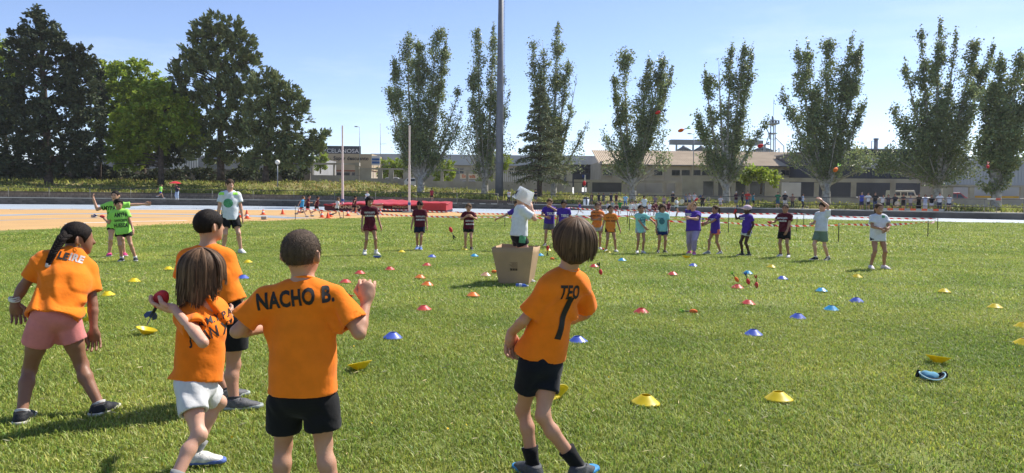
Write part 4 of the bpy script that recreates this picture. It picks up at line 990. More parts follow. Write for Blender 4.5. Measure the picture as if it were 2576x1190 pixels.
def hand(J, sd, s, curl, n, spread=0.16):
    """palm axes and finger tubes; returns verts/faces for the five fingers, rooted inside the palm"""
    w = J['wr' + sd]; d = J['ha' + sd].normalized(); pn = J.get('pn' + sd)
    if pn is None:
        pn = -J['tside'] if sd == 'R' else J['tside']            # palms towards the thighs
    pn = (pn - d * pn.dot(d)).normalized(); ac = d.cross(pn) * (1 if sd == 'R' else -1)   # towards the thumb is +ac
    if J.get('flip' + sd): ac = -ac
    vs, fs = [], []
    for i, (o, ln, rr) in enumerate(((0.026, 0.058, 0.0078), (0.0088, 0.066, 0.0082), (-0.0088, 0.061, 0.0078), (-0.026, 0.048, 0.0068))):
        p = w + (d * 0.066 + ac * o) * s; dirv = (d + ac * (o / 0.026) * spread).normalized(); pts = [p - d * 0.012 * s]; cc = curl[i] if hasattr(curl, '__len__') else curl
        for q, fr in enumerate((0.45, 0.32, 0.26)):
            ang = R(cc) * (0.75 if q == 0 else 1.0)
            dirv = (dirv * math.cos(ang) + pn * math.sin(ang)).normalized(); nx = dirv * -math.sin(0) ; 
            p = p + dirv * ln * fr * s; pts.append(p)
            pn2 = (pn - dirv * pn.dot(dirv))
            pn = pn2.normalized() if pn2.length > 0.05 else pn
        v, f = quad_tube(pts, [rr * 1.1 * s, rr * s, rr * 0.93 * s, rr * 0.8 * s], n)
        f = [tuple(k + len(vs) for k in q) for q in f]; vs += v; fs += f
        pn = J.get('pn' + sd) if J.get('pn' + sd) is not None else (-J['tside'] if sd == 'R' else J['tside'])
        pn = (pn - d * pn.dot(d)).normalized()
    tc_ = J.get('thumb' + sd, 0.5)
    p0 = w + (d * 0.018 + ac * 0.020) * s; p1 = w + (d * 0.040 + ac * 0.040 + pn * 0.012 * tc_) * s; p2 = w + (d * 0.062 + ac * (0.047 - 0.02 * tc_) + pn * 0.03 * tc_) * s; p3 = w + (d * 0.080 + ac * (0.046 - 0.034 * tc_) + pn * 0.040 * tc_) * s
    v, f = quad_tube([p0, p1, p2, p3], [0.0125 * s, 0.0105 * s, 0.0092 * s, 0.0076 * s], n)
    f = [tuple(k + len(vs) for k in q) for q in f]; vs += v; fs += f
    return (d, pn, ac), vs, fs

def ribbon_hair(J, hs, kind, nstr, seed, length, wid=0.0034, lift=1.0):
    """strands running from the whorl over the skull and hanging below it"""
    r_ = np.random.default_rng(seed); hf, hu, hd = J['hf'], J['hu'], J['hd']; hr = hf.cross(hu)
    vs, fs = [], []
    for i in range(nstr):
        az = r_.uniform(0, 2 * math.pi)
        fz = math.cos(az)                        # 1 = forehead, -1 = nape
        ln = length(az) * r_.uniform(0.86, 1.06)
        rad = r_.choice([r_.uniform(0.99, 1.05), r_.uniform(1.0, 1.10)], p=[0.85, 0.15]) * lift
        p0 = hd + (hu * 0.096 - hf * 0.028) * hs
        pts = []; n = 10; ph = r_.uniform(0, 6.28); amp = r_.uniform(0.001, 0.006) * hs
        for q in range(n + 1):
            sarc = ln * q / n; a = sarc / 0.098
            if a < 1.72:
                dirh = hf * math.cos(az) + hr * math.sin(az)
                c = hd + hu * 0.014 * hs - hf * 0.008 * hs
                p = c + (dirh * math.sin(a) * (0.100 if abs(fz) > 0.5 else 0.089) + hu * math.cos(a) * 0.094) * hs * rad
                last = p; 
            else:
                dn = (a - 1.72) * 0.098 * hs
                inw = 0.10 if kind != 'long' else -0.03
                p = last + V(0, 0, -1) * dn - dirh * dn * inw + (hr * math.sin(dn * 40 + ph) + hf * math.cos(dn * 33 + ph)) * amp * min(1, dn * 12)
            pts.append(p)
        w0 = wid * r_.uniform(0.6, 1.3)
        o = len(vs)
        for q, p in enumerate(pts):
            d = (pts[min(q + 1, n)] - pts[max(q - 1, 0)]); out = (p - hd); sdv = d.cross(out)
            sdv = sdv.normalized() if sdv.length > 1e-9 else hr
            ww = w0 * (1.0 if q < n - 1 else 0.5 if q == n - 1 else 0.12); ou = out.normalized() * w0 * 0.35
            vs += [p - sdv * ww + Vector(), p + ou, p + sdv * ww]
        for q in range(n):
            for c in (0, 1): fs.append((o + q * 3 + c, o + q * 3 + c + 1, o + (q + 1) * 3 + c + 1, o + (q + 1) * 3 + c))
    return vs, fs

def make_person(J, S):
    """one body mesh (top level) with hair, clothes and shoes as its parts"""
    H = S['H']; s = H / 1.25 * S.get('bulk', 1.0); h = S.get('vox', 0.016); far = S.get('far', False)
    hs = S.get('hs', (H / 1.25) ** 0.35 * (0.93 if not S.get('adult') else 0.92)); lg = S.get('legf', 0.88) * S.get('fat', 1.0)
    fat = S.get('fat', 1.0); base = Vector(S['base'])
    P = [J[k] for k in ('pel', 'ch', 'nk', 'hd', 'shL', 'shR', 'elL', 'elR', 'wrL', 'wrR', 'knL', 'knR', 'anL', 'anR')]
    pad = 0.24 * max(s, 1)
    lo = [min(p[i] for p in P) - pad for i in range(3)]; hi = [max(p[i] for p in P) + pad for i in range(3)]
    hf, hu, hd = J['hf'], J['hu'], J['hd']; hr = hf.cross(hu); ax = (hr, hf, hu)
    ts, ps = J['tside'], J['pside']; tup = (J['nk'] - J['pel']).normalized()
    sm = J.get('sm', (J['shL'] + J['shR']) / 2)
    wst = J['ch'].lerp(J['pel'], 0.58)
    fwd = tup.cross(ts) * -1 if tup.cross(ts).dot(J.get('fw', hf)) < 0 else tup.cross(ts)
    # ---- body
    vx = Vox(lo, hi, h)
    vx.ell(hd + hu * 0.014 * hs - hf * 0.008 * hs, ax, (0.076 * hs, 0.092 * hs, 0.086 * hs))
    vx.ell(hd - hu * 0.046 * hs + hf * 0.024 * hs, ax, (0.058 * hs, 0.066 * hs, 0.066 * hs), 0.03 * hs)
    vx.cap(hd + (hf * 0.080 + hu * 0.004) * hs, hd + (hf * 0.099 - hu * 0.026) * hs, 0.007 * hs, 0.012 * hs, 0.012 * hs)
    vx.ell(hd + (hf * 0.070 - hu * 0.090) * hs, ax, (0.022 * hs, 0.018 * hs, 0.018 * hs), 0.02 * hs)
    for sg in (-1, 1):
        ea = (hr * sg * 0.80 - hf * 0.60).normalized(); vx.ell(hd + (hr * 0.080 * sg - hu * 0.016 - hf * 0.010) * hs, (ea, ea.cross(hu), hu), (0.026 * hs, 0.0085 * hs, 0.033 * hs), 0.008 * hs)
        if h < 0.008: vx.ell(hd + (hr * 0.090 * sg - hu * 0.012 - hf * 0.002) * hs, (hr, hf, hu), (0.008 * hs, 0.010 * hs, 0.018 * hs), 0.004, 's')
        if not far: vx.ell(hd + (hf * 0.094 + hr * 0.031 * sg + hu * 0.006) * hs, ax, (0.018 * hs, 0.012 * hs, 0.012 * hs), 0.012, 's')
    if not far: vx.ell(hd + (hf * 0.084 - hu * 0.058) * hs, ax, (0.021 * hs, 0.010 * hs, 0.008 * hs), 0.006)
    nr = 0.041 * s * (0.9 + 0.1 * fat)
    vx.cap(J['nk'] - tup * 0.02 * s, hd - hu * 0.045 * hs - hf * 0.012 * hs, nr * 1.08, nr, 0.025 * s)
    vx.etube(sm - tup * 0.02 * s, J['ch'], ts, (0.098 * s, 0.060 * s), (0.118 * s * fat, 0.082 * s * fat), 0.03 * s)
    vx.etube(J['ch'], wst, ts, (0.118 * s * fat, 0.082 * s * fat), (0.104 * s * fat, 0.076 * s * fat), 0.02 * s)
    vx.etube(wst, J['pel'], ps, (0.104 * s * fat, 0.076 * s * fat), (0.116 * s * fat, 0.088 * s * fat), 0.02 * s)
    ex_v, ex_f = [], []
    for sd, sg in (('L', -1), ('R', 1)):
        sh, el, wr = J['sh' + sd], J['el' + sd], J['wr' + sd]
        vx.cap(sm.lerp(sh, 0.3) + tup * 0.006 * s, sh, 0.041 * s, 0.039 * s, 0.04 * s)
        vx.cap(J['nk'] - tup * 0.012 * s, sh.lerp(sm, 0.3), 0.036 * s, 0.038 * s, 0.03 * s)
        vx.cap(sh, el, 0.037 * s * fat, 0.029 * s * fat, 0.02 * s)
        mid = el.lerp(wr, 0.28)
        vx.cap(el, mid, 0.0285 * s * fat, 0.0295 * s * fat, 0.012 * s); vx.cap(mid, wr, 0.0295 * s * fat, 0.0205 * s, 0.012 * s)
        hp, kn, an, td = J['hp' + sd], J['kn' + sd], J['an' + sd], J['to' + sd]
        vx.cap(hp, hp.lerp(kn, 0.5), 0.064 * s * lg, 0.058 * s * lg, 0.035 * s); vx.cap(hp.lerp(kn, 0.5), kn, 0.059 * s * lg, 0.042 * s * lg, 0.02 * s)
        back = -td; cal = kn.lerp(an, 0.30) + back * 0.010 * s
        vx.cap(kn, cal, 0.041 * s * lg, 0.0445 * s * lg, 0.016 * s); vx.cap(cal, an, 0.0445 * s * lg, 0.0265 * s, 0.02 * s)
        vx.ell(kn + td * 0.012 * s, (td.cross(V(0, 0, 1)).normalized(), V(td.x, td.y, 0).normalized(), V(0, 0, 1)), (0.031 * s, 0.033 * s, 0.038 * s), 0.02 * s)
        toe = an + td * 0.10 * s - V(0, 0, 0.035 * s); vx.cap(an - V(0, 0, 0.012 * s), toe, 0.028 * s, 0.018 * s, 0.02 * s)
        if sd + 'hand' not in S.get('skip', ()):
            hscale = S.get('hands', 1.0) * s ** 0.6
            (d, pn, ac), v, f = hand(J, sd, hscale, S.get('curl' + sd, 22), 8 if h < 0.008 else 5)
            vx.cap(wr, wr + d * 0.02 * hscale, 0.021 * s, 0.022 * hscale, 0.012)
            vx.ell(wr + d * 0.042 * hscale, (d, ac, pn), (0.040 * hscale, 0.034 * hscale, max(0.0155 * hscale, h * 1.15)), 0.018 * hscale)
            if not far:
                o = len(ex_v); ex_v += v; ex_f += [tuple(k + o for k in q) for q in f]
    body = sdf_obj('person', vx, skin(S['skin']), None, base, (ex_v, ex_f) if ex_v else None)
    body.location = base
    tag(body, S['label'], 'person', S.get('group'))
    out = {'body': body}
    # ---- shirt
    if S.get('shirt') is not None:
        hc = S.get('vclo', h); vx = Vox(lo, hi, hc)
        lo_s = S.get('loose', 1.0); hem = J['pel'] - tup * S.get('hem', 0.02) * s + V(*S.get('hemshift', (0, 0, 0)))
        W1 = (0.140 * s * fat * lo_s, 0.102 * s * fat * lo_s); W2 = (0.140 * s * fat * lo_s, 0.106 * s * fat * lo_s); W3 = (0.152 * s * fat * lo_s, 0.126 * s * fat * lo_s)
        vx.etube(sm - tup * 0.012 * s, J['ch'], ts, (0.112 * s, 0.070 * s), W1, 0.02 * s)
        vx.etube(J['ch'], wst, ts, W1, W2, 0.01 * s)
        hd_ = (hem - wst).normalized()
        vx.etube(wst, hem + hd_ * 0.07 * s, ps, W2, W3, 0.012 * s, n=2.3)
        sl = S.get('sleeve', 0.62); srad = (0.054 + 0.012 * lo_s) * s * fat * S.get('slw', 1.0)
        for sd in 'LR':
            vx.cap(sm.lerp(J['sh' + sd], 0.15) + tup * 0.004 * s, J['sh' + sd], 0.052 * s, 0.046 * s, 0.035 * s)
            vx.cap(J['nk'] - tup * 0.020 * s - fwd * 0.008 * s + (J['sh' + sd] - sm) * 0.14, J['sh' + sd].lerp(sm, 0.25) , 0.044 * s, 0.048 * s, 0.04 * s)
        wa_, wf_ = S.get('wamp', 0.014) * min(1, s), S.get('wfreq', 40)
        vx.wrinkle(wa_, wf_, S.get('seed', 1), ts, tup)
        th = max(0.010, hc * 2.3)
        for sd in 'LR':
            if sl <= 0.05: break
            sh, el = J['sh' + sd], J['el' + sd]; e_ = sh.lerp(el, sl) + (el - sh).normalized() * 0.03 * s
            v2 = Vox([min(a_, b_) - 0.13 * s for a_, b_ in zip(sh, e_)], [max(a_, b_) + 0.13 * s for a_, b_ in zip(sh, e_)], hc)
            v2.lo = vx.lo + np.round((v2.lo - vx.lo) / hc) * hc; v2.ax = [v2.lo[i] + hc * np.arange(v2.n[i], dtype=np.float32) for i in range(3)]
            v2.cap(sh, e_, 0.050 * s * fat, srad, 0.0); v2.wrinkle(wa_, wf_, S.get('seed', 1) + 3, ts, tup); v2.trim(sh.lerp(el, sl), el - sh, 0.13 * s, 0.13 * s, th, 0.035 * s)
            vx.merge(v2, 0.03 * s)
        vx.trim(hem, hd_, 0.24 * s * fat * lo_s, 0.22 * s, th, 0.03 * s)
        vx.ell(J['nk'] + tup * 0.036 * s + fwd * 0.022 * s, (ts, fwd, tup), (0.050 * s, 0.054 * s, 0.032 * s), 0.006, 's')
        shirt = sdf_obj('shirt', vx, cloth(S['shirt']), body, base, smooth_it=1)
        out['shirt'] = shirt
        if S.get('collar') and shirt:
            ring = []; c0 = J['nk'] + tup * 0.010 * s + fwd * 0.006 * s
            for k in range(21):
                a = 2 * math.pi * k / 20; ring.append(c0 + (ts * math.cos(a) * 0.047 + fwd * math.sin(a) * 0.047 - tup * 0.016 * math.sin(a)) * s - base)
            MB().tube(ring, 0.006 * s, 6, caps=False).build('collar', cloth(S['collar']), shirt)
    # ---- shorts, skirt or trousers
    if S.get('shorts') is not None:
        hc = S.get('vclo', h); vx = Vox(lo, hi, hc); ln = S.get('slen', 0.55); flare = S.get('flare', 1.0)
        top = J['pel'].lerp(wst, 0.55)
        vx.etube(top, J['pel'], ps, (0.112 * s * fat, 0.084 * s * fat), (0.122 * s * fat, 0.092 * s * fat), 0.01)
        for sd in 'LR':
            hp, kn, an = J['hp' + sd], J['kn' + sd], J['an' + sd]
            if ln <= 1:
                e_ = hp.lerp(kn, ln) + (kn - hp).normalized() * 0.03 * s; rr_ = 0.082 * s * fat * flare * (1 - 0.10 * ln)
                v2 = Vox([min(a_, b_) - 0.15 * s for a_, b_ in zip(hp, e_)], [max(a_, b_) + 0.15 * s for a_, b_ in zip(hp, e_)], hc)
                v2.lo = vx.lo + np.round((v2.lo - vx.lo) / hc) * hc; v2.ax = [v2.lo[i] + hc * np.arange(v2.n[i], dtype=np.float32) for i in range(3)]
                v2.cap(hp, e_, 0.081 * s * fat, rr_, 0.0); v2.wrinkle(0.008 * min(1, s), 55, S.get('seed', 1) + 50 + (sd == 'L'), ps, tup); v2.trim(hp.lerp(kn, ln), kn - hp, 0.15 * s, 0.16 * s, max(0.010, hc * 2.3), 0.03 * s)
                vx.merge(v2, 0.025 * s)
            else:
                vx.cap(hp, kn, 0.084 * s * fat, 0.058 * s * fat * flare, 0.03 * s); vx.cap(kn, kn.lerp(an, ln - 1), 0.058 * s * fat * flare, 0.042 * s * fat * flare, 0.012, flat=True)
        vx.ell(J['pel'] - fwd * 0.03 * s - V(0, 0, 0.02 * s), (ps, fwd, tup), (0.105 * s * fat, 0.076 * s * fat, 0.075 * s), 0.03)
        out['shorts'] = sdf_obj(S.get('bottom', 'shorts'), vx, cloth(S['shorts']), body, base)
    # ---- socks and shoes
    for sd in 'LR':
        an, kn, td = J['an' + sd], J['kn' + sd], J['to' + sd]; fu = J.get('fu' + sd, V(0, 0, 1)); fs_ = td.cross(fu)
        hv = S.get('vshoe', max(h * 0.8, 0.0055))
        if S.get('sock'):
            up_ = S.get('sockh', 0.22); a = an; b = an.lerp(kn, up_)
            MB().tube([a, a.lerp(b, 0.35), a.lerp(b, 0.7), b], [0.034 * s, 0.034 * s, 0.037 * s, (0.0385 + 0.03 * max(0, up_ - 0.2)) * s], 12 if h < 0.008 else 8).build('sock', cloth(S['sock']), body).location = -base
        if S.get('shoe') is None: continue
        c = an - fu * 0.030 * s
        if far:
            mb = MB(); mb.ellipsoid(an + td * 0.045 * s - fu * 0.025 * s - base, (0.045 * s, 0.115 * s, 0.04 * s), Matrix((fs_, td, fu)).transposed(), 8, 6); mb.build('shoe', shoem(S['shoe']), body); continue
        ll = [min(an[i], (an + td * 0.17 * s)[i]) - 0.12 * s for i in range(3)]; hh_ = [max(an[i], (an + td * 0.17 * s)[i]) + 0.12 * s for i in range(3)]
        vx = Vox(ll, hh_, hv)
        heel = c - td * 0.030 * s; toe = c + td * 0.125 * s - fu * 0.010 * s
        vx.etube(heel, c + td * 0.05 * s, fs_, (0.036 * s, 0.036 * s), (0.039 * s, 0.034 * s), 0.0)
        vx.etube(c + td * 0.05 * s, toe, fs_, (0.039 * s, 0.034 * s), (0.036 * s, 0.022 * s), 0.02 * s)
        vx.cap(c, an + fu * 0.012 * s - td * 0.008 * s, 0.036 * s, 0.0375 * s, 0.02 * s, flat=True)
        zb = an - fu * 0.052 * s
        vx.plane(zb + fu * 0.012 * s, -fu)
        so = sdf_obj('shoe', vx, shoem(S['shoe']), body, base)
        vx = Vox(ll, hh_, hv)
        vx.etube(heel - fu * 0.012 * s - td * 0.004 * s, toe - fu * 0.006 * s, fs_, (0.040 * s, 0.05 * s), (0.039 * s, 0.05 * s), 0.0)
        vx.plane(zb, -fu); vx.plane(zb + fu * 0.020 * s, fu)
        if so:
            sdf_obj('sole', vx, shoem(S.get('sole', (0.68, 0.67, 0.62))), so, base, smooth_it=1)
            if h < 0.008:                        # laces
                mb = MB()
                for q in range(4):
                    p = c + td * (0.035 + 0.016 * q) * s + fu * (0.040 - 0.006 * q) * s - base
                    mb.tube([p - fs_ * 0.024 * s - fu * 0.004, p + fu * 0.003, p + fs_ * 0.024 * s - fu * 0.004], 0.003, 5)
                mb.build('laces', shoem(S.get('lace', (0.6, 0.6, 0.58))), so)
    # ---- hair
    hk = S.get('hair', 'short'); hm = hairm(S.get('hcol', 'brown')); hv = S.get('vhair', h * 0.95)
    if hk:
        vx = Vox([c - 0.25 * hs for c in hd - V(0, 0, 0.10)], [c + 0.22 * hs for c in hd], hv)
        th = {'buzz': 0.004, 'crop': 0.008, 'short': 0.013, 'bowl': 0.018, 'long': 0.016, 'pony': 0.006, 'braid': 0.007, 'bob': 0.017}[hk]
        vx.ell(hd + hu * 0.016 * hs - hf * 0.010 * hs, ax, ((0.077 + th) * hs, (0.093 + th) * hs, (0.087 + th) * hs))
        if hk in ('long', 'bob'):
            dn = 0.20 if hk == 'long' else 0.12
            vx.etube(hd - hf * 0.035 * hs, hd - hf * 0.045 * hs - V(0, 0, dn * hs), hr, (0.086 * hs, 0.062 * hs), (0.078 * hs if hk == 'long' else 0.07 * hs, 0.034 * hs), 0.03)
        if hk == 'bowl':
            vx.ell(hd - hf * 0.03 * hs - hu * 0.035 * hs, ax, (0.078 * hs, 0.066 * hs, 0.062 * hs), 0.03)
        # cut away the face, and the nape on short cuts
        vx.ell(hd + hf * 0.105 * hs - hu * 0.050 * hs, ax, (0.086 * hs, 0.095 * hs, {'buzz': 0.098, 'crop': 0.096, 'short': 0.088, 'bowl': 0.080, 'long': 0.088, 'pony': 0.106, 'braid': 0.106, 'bob': 0.082}[hk] * hs), 0.006, 's')
        if hk in ('buzz', 'crop', 'short', 'pony', 'braid'):
            vx.ell(hd - hu * 0.125 * hs - hf * 0.02 * hs, ax, (0.13 * hs, 0.13 * hs, 0.070 * hs), 0.02, 's')
            for sg in (-1, 1): vx.ell(hd + (hr * 0.085 * sg - hu * 0.028 + hf * 0.002) * hs, ax, (0.025 * hs, 0.032 * hs, 0.042 * hs), 0.008, 's')
        if hk in ('short', 'bowl', 'long', 'bob') and not far:
            vx.wrinkle(0.006, 120, S.get('seed', 1) + 9, hr, hu)
        ex = None; rb = None
        if S.get('strands'):
            rb = ribbon_hair(J, hs, 'long' if hk == 'long' else 'bowl', S['strands'], S.get('seed', 1), S['strlen'], S.get('strw', 0.0034), S.get('strlift', 1.06))
        ho = sdf_obj('hair', vx, hm, body, base, ex)
        if rb:
            me = np_mesh('strands', np.array([tuple(v - base) for v in rb[0]]), np.array(rb[1]), True); nst = S['strands']; rr_ = np.random.default_rng(3)
            tt_ = np.exp(rr_.normal(size=nst) * 0.36) * 1.15; tint_attr(me, np.repeat(np.stack([tt_, tt_ * 0.97, tt_ * 0.93], 1), len(rb[0]) // nst, axis=0))
            hc_ = HAIR[S.get('hcol', 'brown')]; obj('strands', me, mat('strand_' + S.get('hcol', 'brown'), hc_, 0.55, 0.1, 8, spec=0.12, vcol=True), ho)
        if S.get('fuzz') and ho:
            me0 = ho.data; nv = len(me0.vertices); co = np.empty(nv * 3, np.float32); no = np.empty(nv * 3, np.float32); me0.vertices.foreach_get('co', co); me0.vertices.foreach_get('normal', no); co = co.reshape(-1, 3); no = no.reshape(-1, 3)
            r3 = np.random.default_rng(5); k3 = r3.integers(0, nv, S['fuzz']); outw = ((co[k3] - np.array(hd - base)) * no[k3]).sum(1) > 0; k3 = k3[outw]; pz = co[k3] + r3.normal(size=(len(k3), 3)) * 0.003
            ax3 = no[k3] * 0.55 + np.array(-hu * 1.0 - hf * 0.25); lf3 = leaf_mesh('strands', pz - no[k3] * 0.002, np.full(len(k3), 0.0017) * r3.uniform(0.7, 1.4, len(k3)), r3, ax3 * 3.5, S.get('fuzzl', 2.6), 0.0, 0.28)
            hc_ = HAIR[S.get('hcol', 'brown')]; obj('strands', lf3, mat('strand_' + S.get('hcol', 'brown'), hc_, 0.55, 0.1, 8, spec=0.12, vcol=True), ho)
        if hk == 'pony' and ho:
            t0 = hd - hf * 0.098 * hs + hu * 0.03 * hs; tip = t0 - hf * 0.05 * hs - V(0, 0, 0.17 * hs)
            mb = MB(); mb.tube([t0 - base, t0 - hf * 0.035 * hs - base, t0.lerp(tip, 0.5) - hf * 0.02 - base, tip - base], [0.018 * hs, 0.028 * hs, 0.027 * hs, 0.006 * hs], 8); mb.build('ponytail', hm, ho)
    # ---- face
    if S.get('face') and not far:
        for sg in (-1, 1):
            c = hd + (hf * 0.0835 + hr * 0.030 * sg + hu * 0.006) * hs - base
            MB().ellipsoid(c, (0.0115 * hs, 0.006 * hs, 0.0062 * hs), Matrix(ax).transposed(), 8, 6).build('eye', m_eye, body)
            c = hd + (hf * 0.088 + hr * 0.031 * sg + hu * 0.024) * hs - base
            MB().ellipsoid(c, (0.016 * hs, 0.005 * hs, 0.0038 * hs), Matrix(ax).transposed(), 8, 4).build('eyebrow', hm, body)
        smile = S.get('smile', 0.3); mw = 0.019 + 0.007 * smile
        pts = [hd + (hf * (0.0915 - 0.010 * q * q) + hr * mw * q + hu * (-0.058 + 0.006 * smile * q * q)) * hs - base for q in (-1, -0.5, 0, 0.5, 1)]
        MB().tube(pts, [0.002 * hs, 0.0048 * hs, 0.0055 * hs, 0.0048 * hs, 0.002 * hs], 6).build('mouth', m_teeth if smile > 0.7 else m_lip, body)
    return out

def shirt_print(shirt, base, txt, px, size, material, up, view=None, bold=0.02, xs=1.0, name='lettering', tilt=0.0, mesh=None, ctr=None, res=3):
    """flat print that follows the cloth: each vertex is dropped onto the shirt along the viewing direction"""
    if shirt is None: return None
    me = shirt.data; bvh = BVHTree.FromPolygons([v.co for v in me.vertices], [p.vertices[:] for p in me.polygons])
    o = Vector((0, 0, CAM_H)) - base
    if ctr is None:
        d = ray(*px).normalized(); hit = bvh.ray_cast(o, d)[0]
        if hit is None: return None
    else: hit = Vector(ctr) - base; d = None
    dv = (view if view is not None else d).normalized(); up = Vector(up); up = (up - dv * up.dot(dv)).normalized(); rt = dv.cross(up)
    if tilt:
        c, s_ = math.cos(R(tilt)), math.sin(R(tilt)); rt, up = rt * c + up * s_, up * c - rt * s_
    tm = mesh if mesh is not None else text_mesh(txt, size, bold, xs, res=res)
    bm = bmesh.new(); bm.from_mesh(tm); bmesh.ops.triangulate(bm, faces=bm.faces[:])
    for _ in range(3):
        es = [e for e in bm.edges if e.calc_length() > 0.016]
        if not es: break
        bmesh.ops.subdivide_edges(bm, edges=es, cuts=1); bmesh.ops.triangulate(bm, faces=bm.faces[:])
    dead = []
    for v in bm.verts:
        st = hit + rt * v.co.x + up * v.co.y - dv * 0.25; h_ = bvh.ray_cast(st, dv)
        if h_[0] is None or (h_[0] - st).length > 0.45: dead.append(v); continue
        v.co = h_[0] + h_[1].normalized() * (0.0028 if h_[1].dot(dv) < 0 else -0.0028)
    bmesh.ops.delete(bm, geom=dead, context='VERTS')
    out = bpy.data.meshes.new(name); bm.to_mesh(out); bm.free()
    return obj(name, out, material, shirt)
# ------------------------------------------------------------------ the five throwers in orange in the foreground
ORANGE = (0.93, 0.222, 0.012)
m_print = mat('black_print', (0.018, 0.016, 0.016), 0.6, 0.1, 20)
m_printgrey = mat('cracked_print', (0.42, 0.33, 0.27), 0.7, 0.3, 60, col2=(0.03, 0.025, 0.02))
def A3(d): return {k: (at(*v) if isinstance(v, tuple) else v) for k, v in d.items()}
def N3(*v): return Vector(v).normalized()
def mid(a, b, t=0.5): return a.lerp(b, t)

# -- girl with a braid, bending forward
J = A3(dict(pel=(136, 790, 4.36), ch=(165, 706, 4.48), nk=(184, 630, 4.58), hd=(197, 598, 4.62), shL=(106, 656, 4.46), shR=(222, 678, 4.62),
    elL=(58, 722, 4.44), wrL=(37, 762, 4.40), elR=(233, 765, 4.58), wrR=(236, 828, 4.54), hpL=(106, 820, 4.33), hpR=(170, 816, 4.41), knL=(74, 931, 4.36), knR=(204, 917, 4.46)))
gL = gp(50, 1068); gR = gp(254, 1046)
J['anL'] = Vector((gL.x, gL.y + 0.02, 0.062)); J['anR'] = Vector((gR.x - 0.02, gR.y + 0.02, 0.062))
J.update(hf=N3(0.80, 0.58, -0.12), hu=N3(0.14, 0.10, 1), tside=N3(0.88, 0.42, -0.15), pside=N3(0.92, 0.36, -0.02), fw=N3(-0.4, 0.9, -0.3), toL=N3(-0.30, 0.94, 0), toR=N3(0.12, 0.98, 0),
    haL=N3(0.16, 0.10, -1), haR=N3(0.02, 0.05, -1), pnL=N3(0.4, -0.9, 0.1), pnR=N3(0.3, -0.9, 0), flipL=False)
J['sm'] = mid(J['shL'], J['shR']) + V(0, 0, 0.015)
base = Vector(((gL.x + gR.x) / 2, (gL.y + gR.y) / 2, 0))
leire = make_person(J, dict(H=1.33, base=base, vox=0.0072, vclo=0.0068, wamp=0.019,  vshoe=0.0058, vhair=0.006, skin='brown', hair='braid', hcol='dark', shirt=ORANGE, shorts=(0.68, 0.235, 0.215), slen=0.40, flare=1.06, fat=0.95,
    sleeve=0.66, hem=0.03, shoe=(0.012, 0.013, 0.016), sole=(0.62, 0.60, 0.50), sock=(0.6, 0.58, 0.55), sockh=0.05, curlL=28, curlR=26, hands=1.08, hs=0.93, fuzz=3000, seed=3, bottom='shorts', lace=(0.05, 0.05, 0.055),
    label='girl with a dark braid, orange shirt and pink shorts bending forward at far left'))
b = leire['body']
pts = [(168, 590, 4.53), (156, 600, 4.50), (148, 613, 4.48), (140, 626, 4.46), (133, 639, 4.44), (127, 651, 4.43), (122, 662, 4.42)]
mb = MB()
for i in range(24):                              # plaited strands: alternating beads along the braid
    t = i / 23 * (len(pts) - 1); k = min(int(t), len(pts) - 2); p = at(*pts[k]).lerp(at(*pts[k + 1]), t - k); r_ = 0.026 - 0.0125 * i / 23
    off = (0.0125 - 0.006 * i / 23) * (1 if i % 2 else -1); dn = (at(*pts[k + 1]) - at(*pts[k])).normalized(); sdv = dn.cross(V(0, 1, 0)).normalized()
    mb.ellipsoid(p + sdv * off - base, (r_ * 0.75, r_ * 0.85, r_ * 1.25), Matrix((sdv, V(0, 1, 0), -dn)).transposed() @ Matrix.Rotation(0.6 * (1 if i % 2 else -1), 3, 'Y'), 10, 7)
br = mb.build('braid', hairm('dark'), b)
p = at(120, 667, 4.42) - base; MB().tube([p + V(0.005, 0, 0.012), p - V(0.003, 0, 0.012)], 0.014, 10).build('hair_tie', m_soleW, br)
MB().tube([p + V(-0.003, 0, -0.01), p + V(-0.012, -0.003, -0.05)], [0.012, 0.003], 8).build('braid_end', hairm('dark'), br)
for q in range(3):
    c = J['wrL'] - base + V(0, 0, 0.012 + 0.009 * q); MB().tube([c + V(0.029 * math.cos(a), 0.029 * math.sin(a), 0.004 * math.sin(a * 2 + q)) for a in np.linspace(0, 2 * math.pi, 17)], 0.0048, 5, caps=False).build('bracelet', m_soleW, b)
er = J['hd'] - base + J['hf'].cross(J['hu']) * 0.090 - J['hu'] * 0.046
MB().tube([er + V(0.012 * math.cos(a), 0, 0.012 * math.sin(a)) for a in np.linspace(0, 2 * math.pi, 13)], 0.0022, 5, caps=False).build('earring', mat('gold', (0.7, 0.45, 0.12), 0.25, 0.05, 5, metal=1), b)
upv = J['tside'].cross(V(0, 1, 0)); upv = upv if upv.z > 0 else -upv
shirt_print(leire['shirt'], base, 'LE', (159, 645), 0.066, m_print, upv, view=N3(-0.42, 0.9, -0.25), bold=0.045, xs=0.80, tilt=-7)
shirt_print(leire['shirt'], base, 'IRE', (192, 651), 0.066, mat('silver_print', (0.50, 0.44, 0.40), 0.5, 0.15, 40), upv, view=N3(-0.42, 0.9, -0.25), bold=0.045, xs=0.80, tilt=-7)

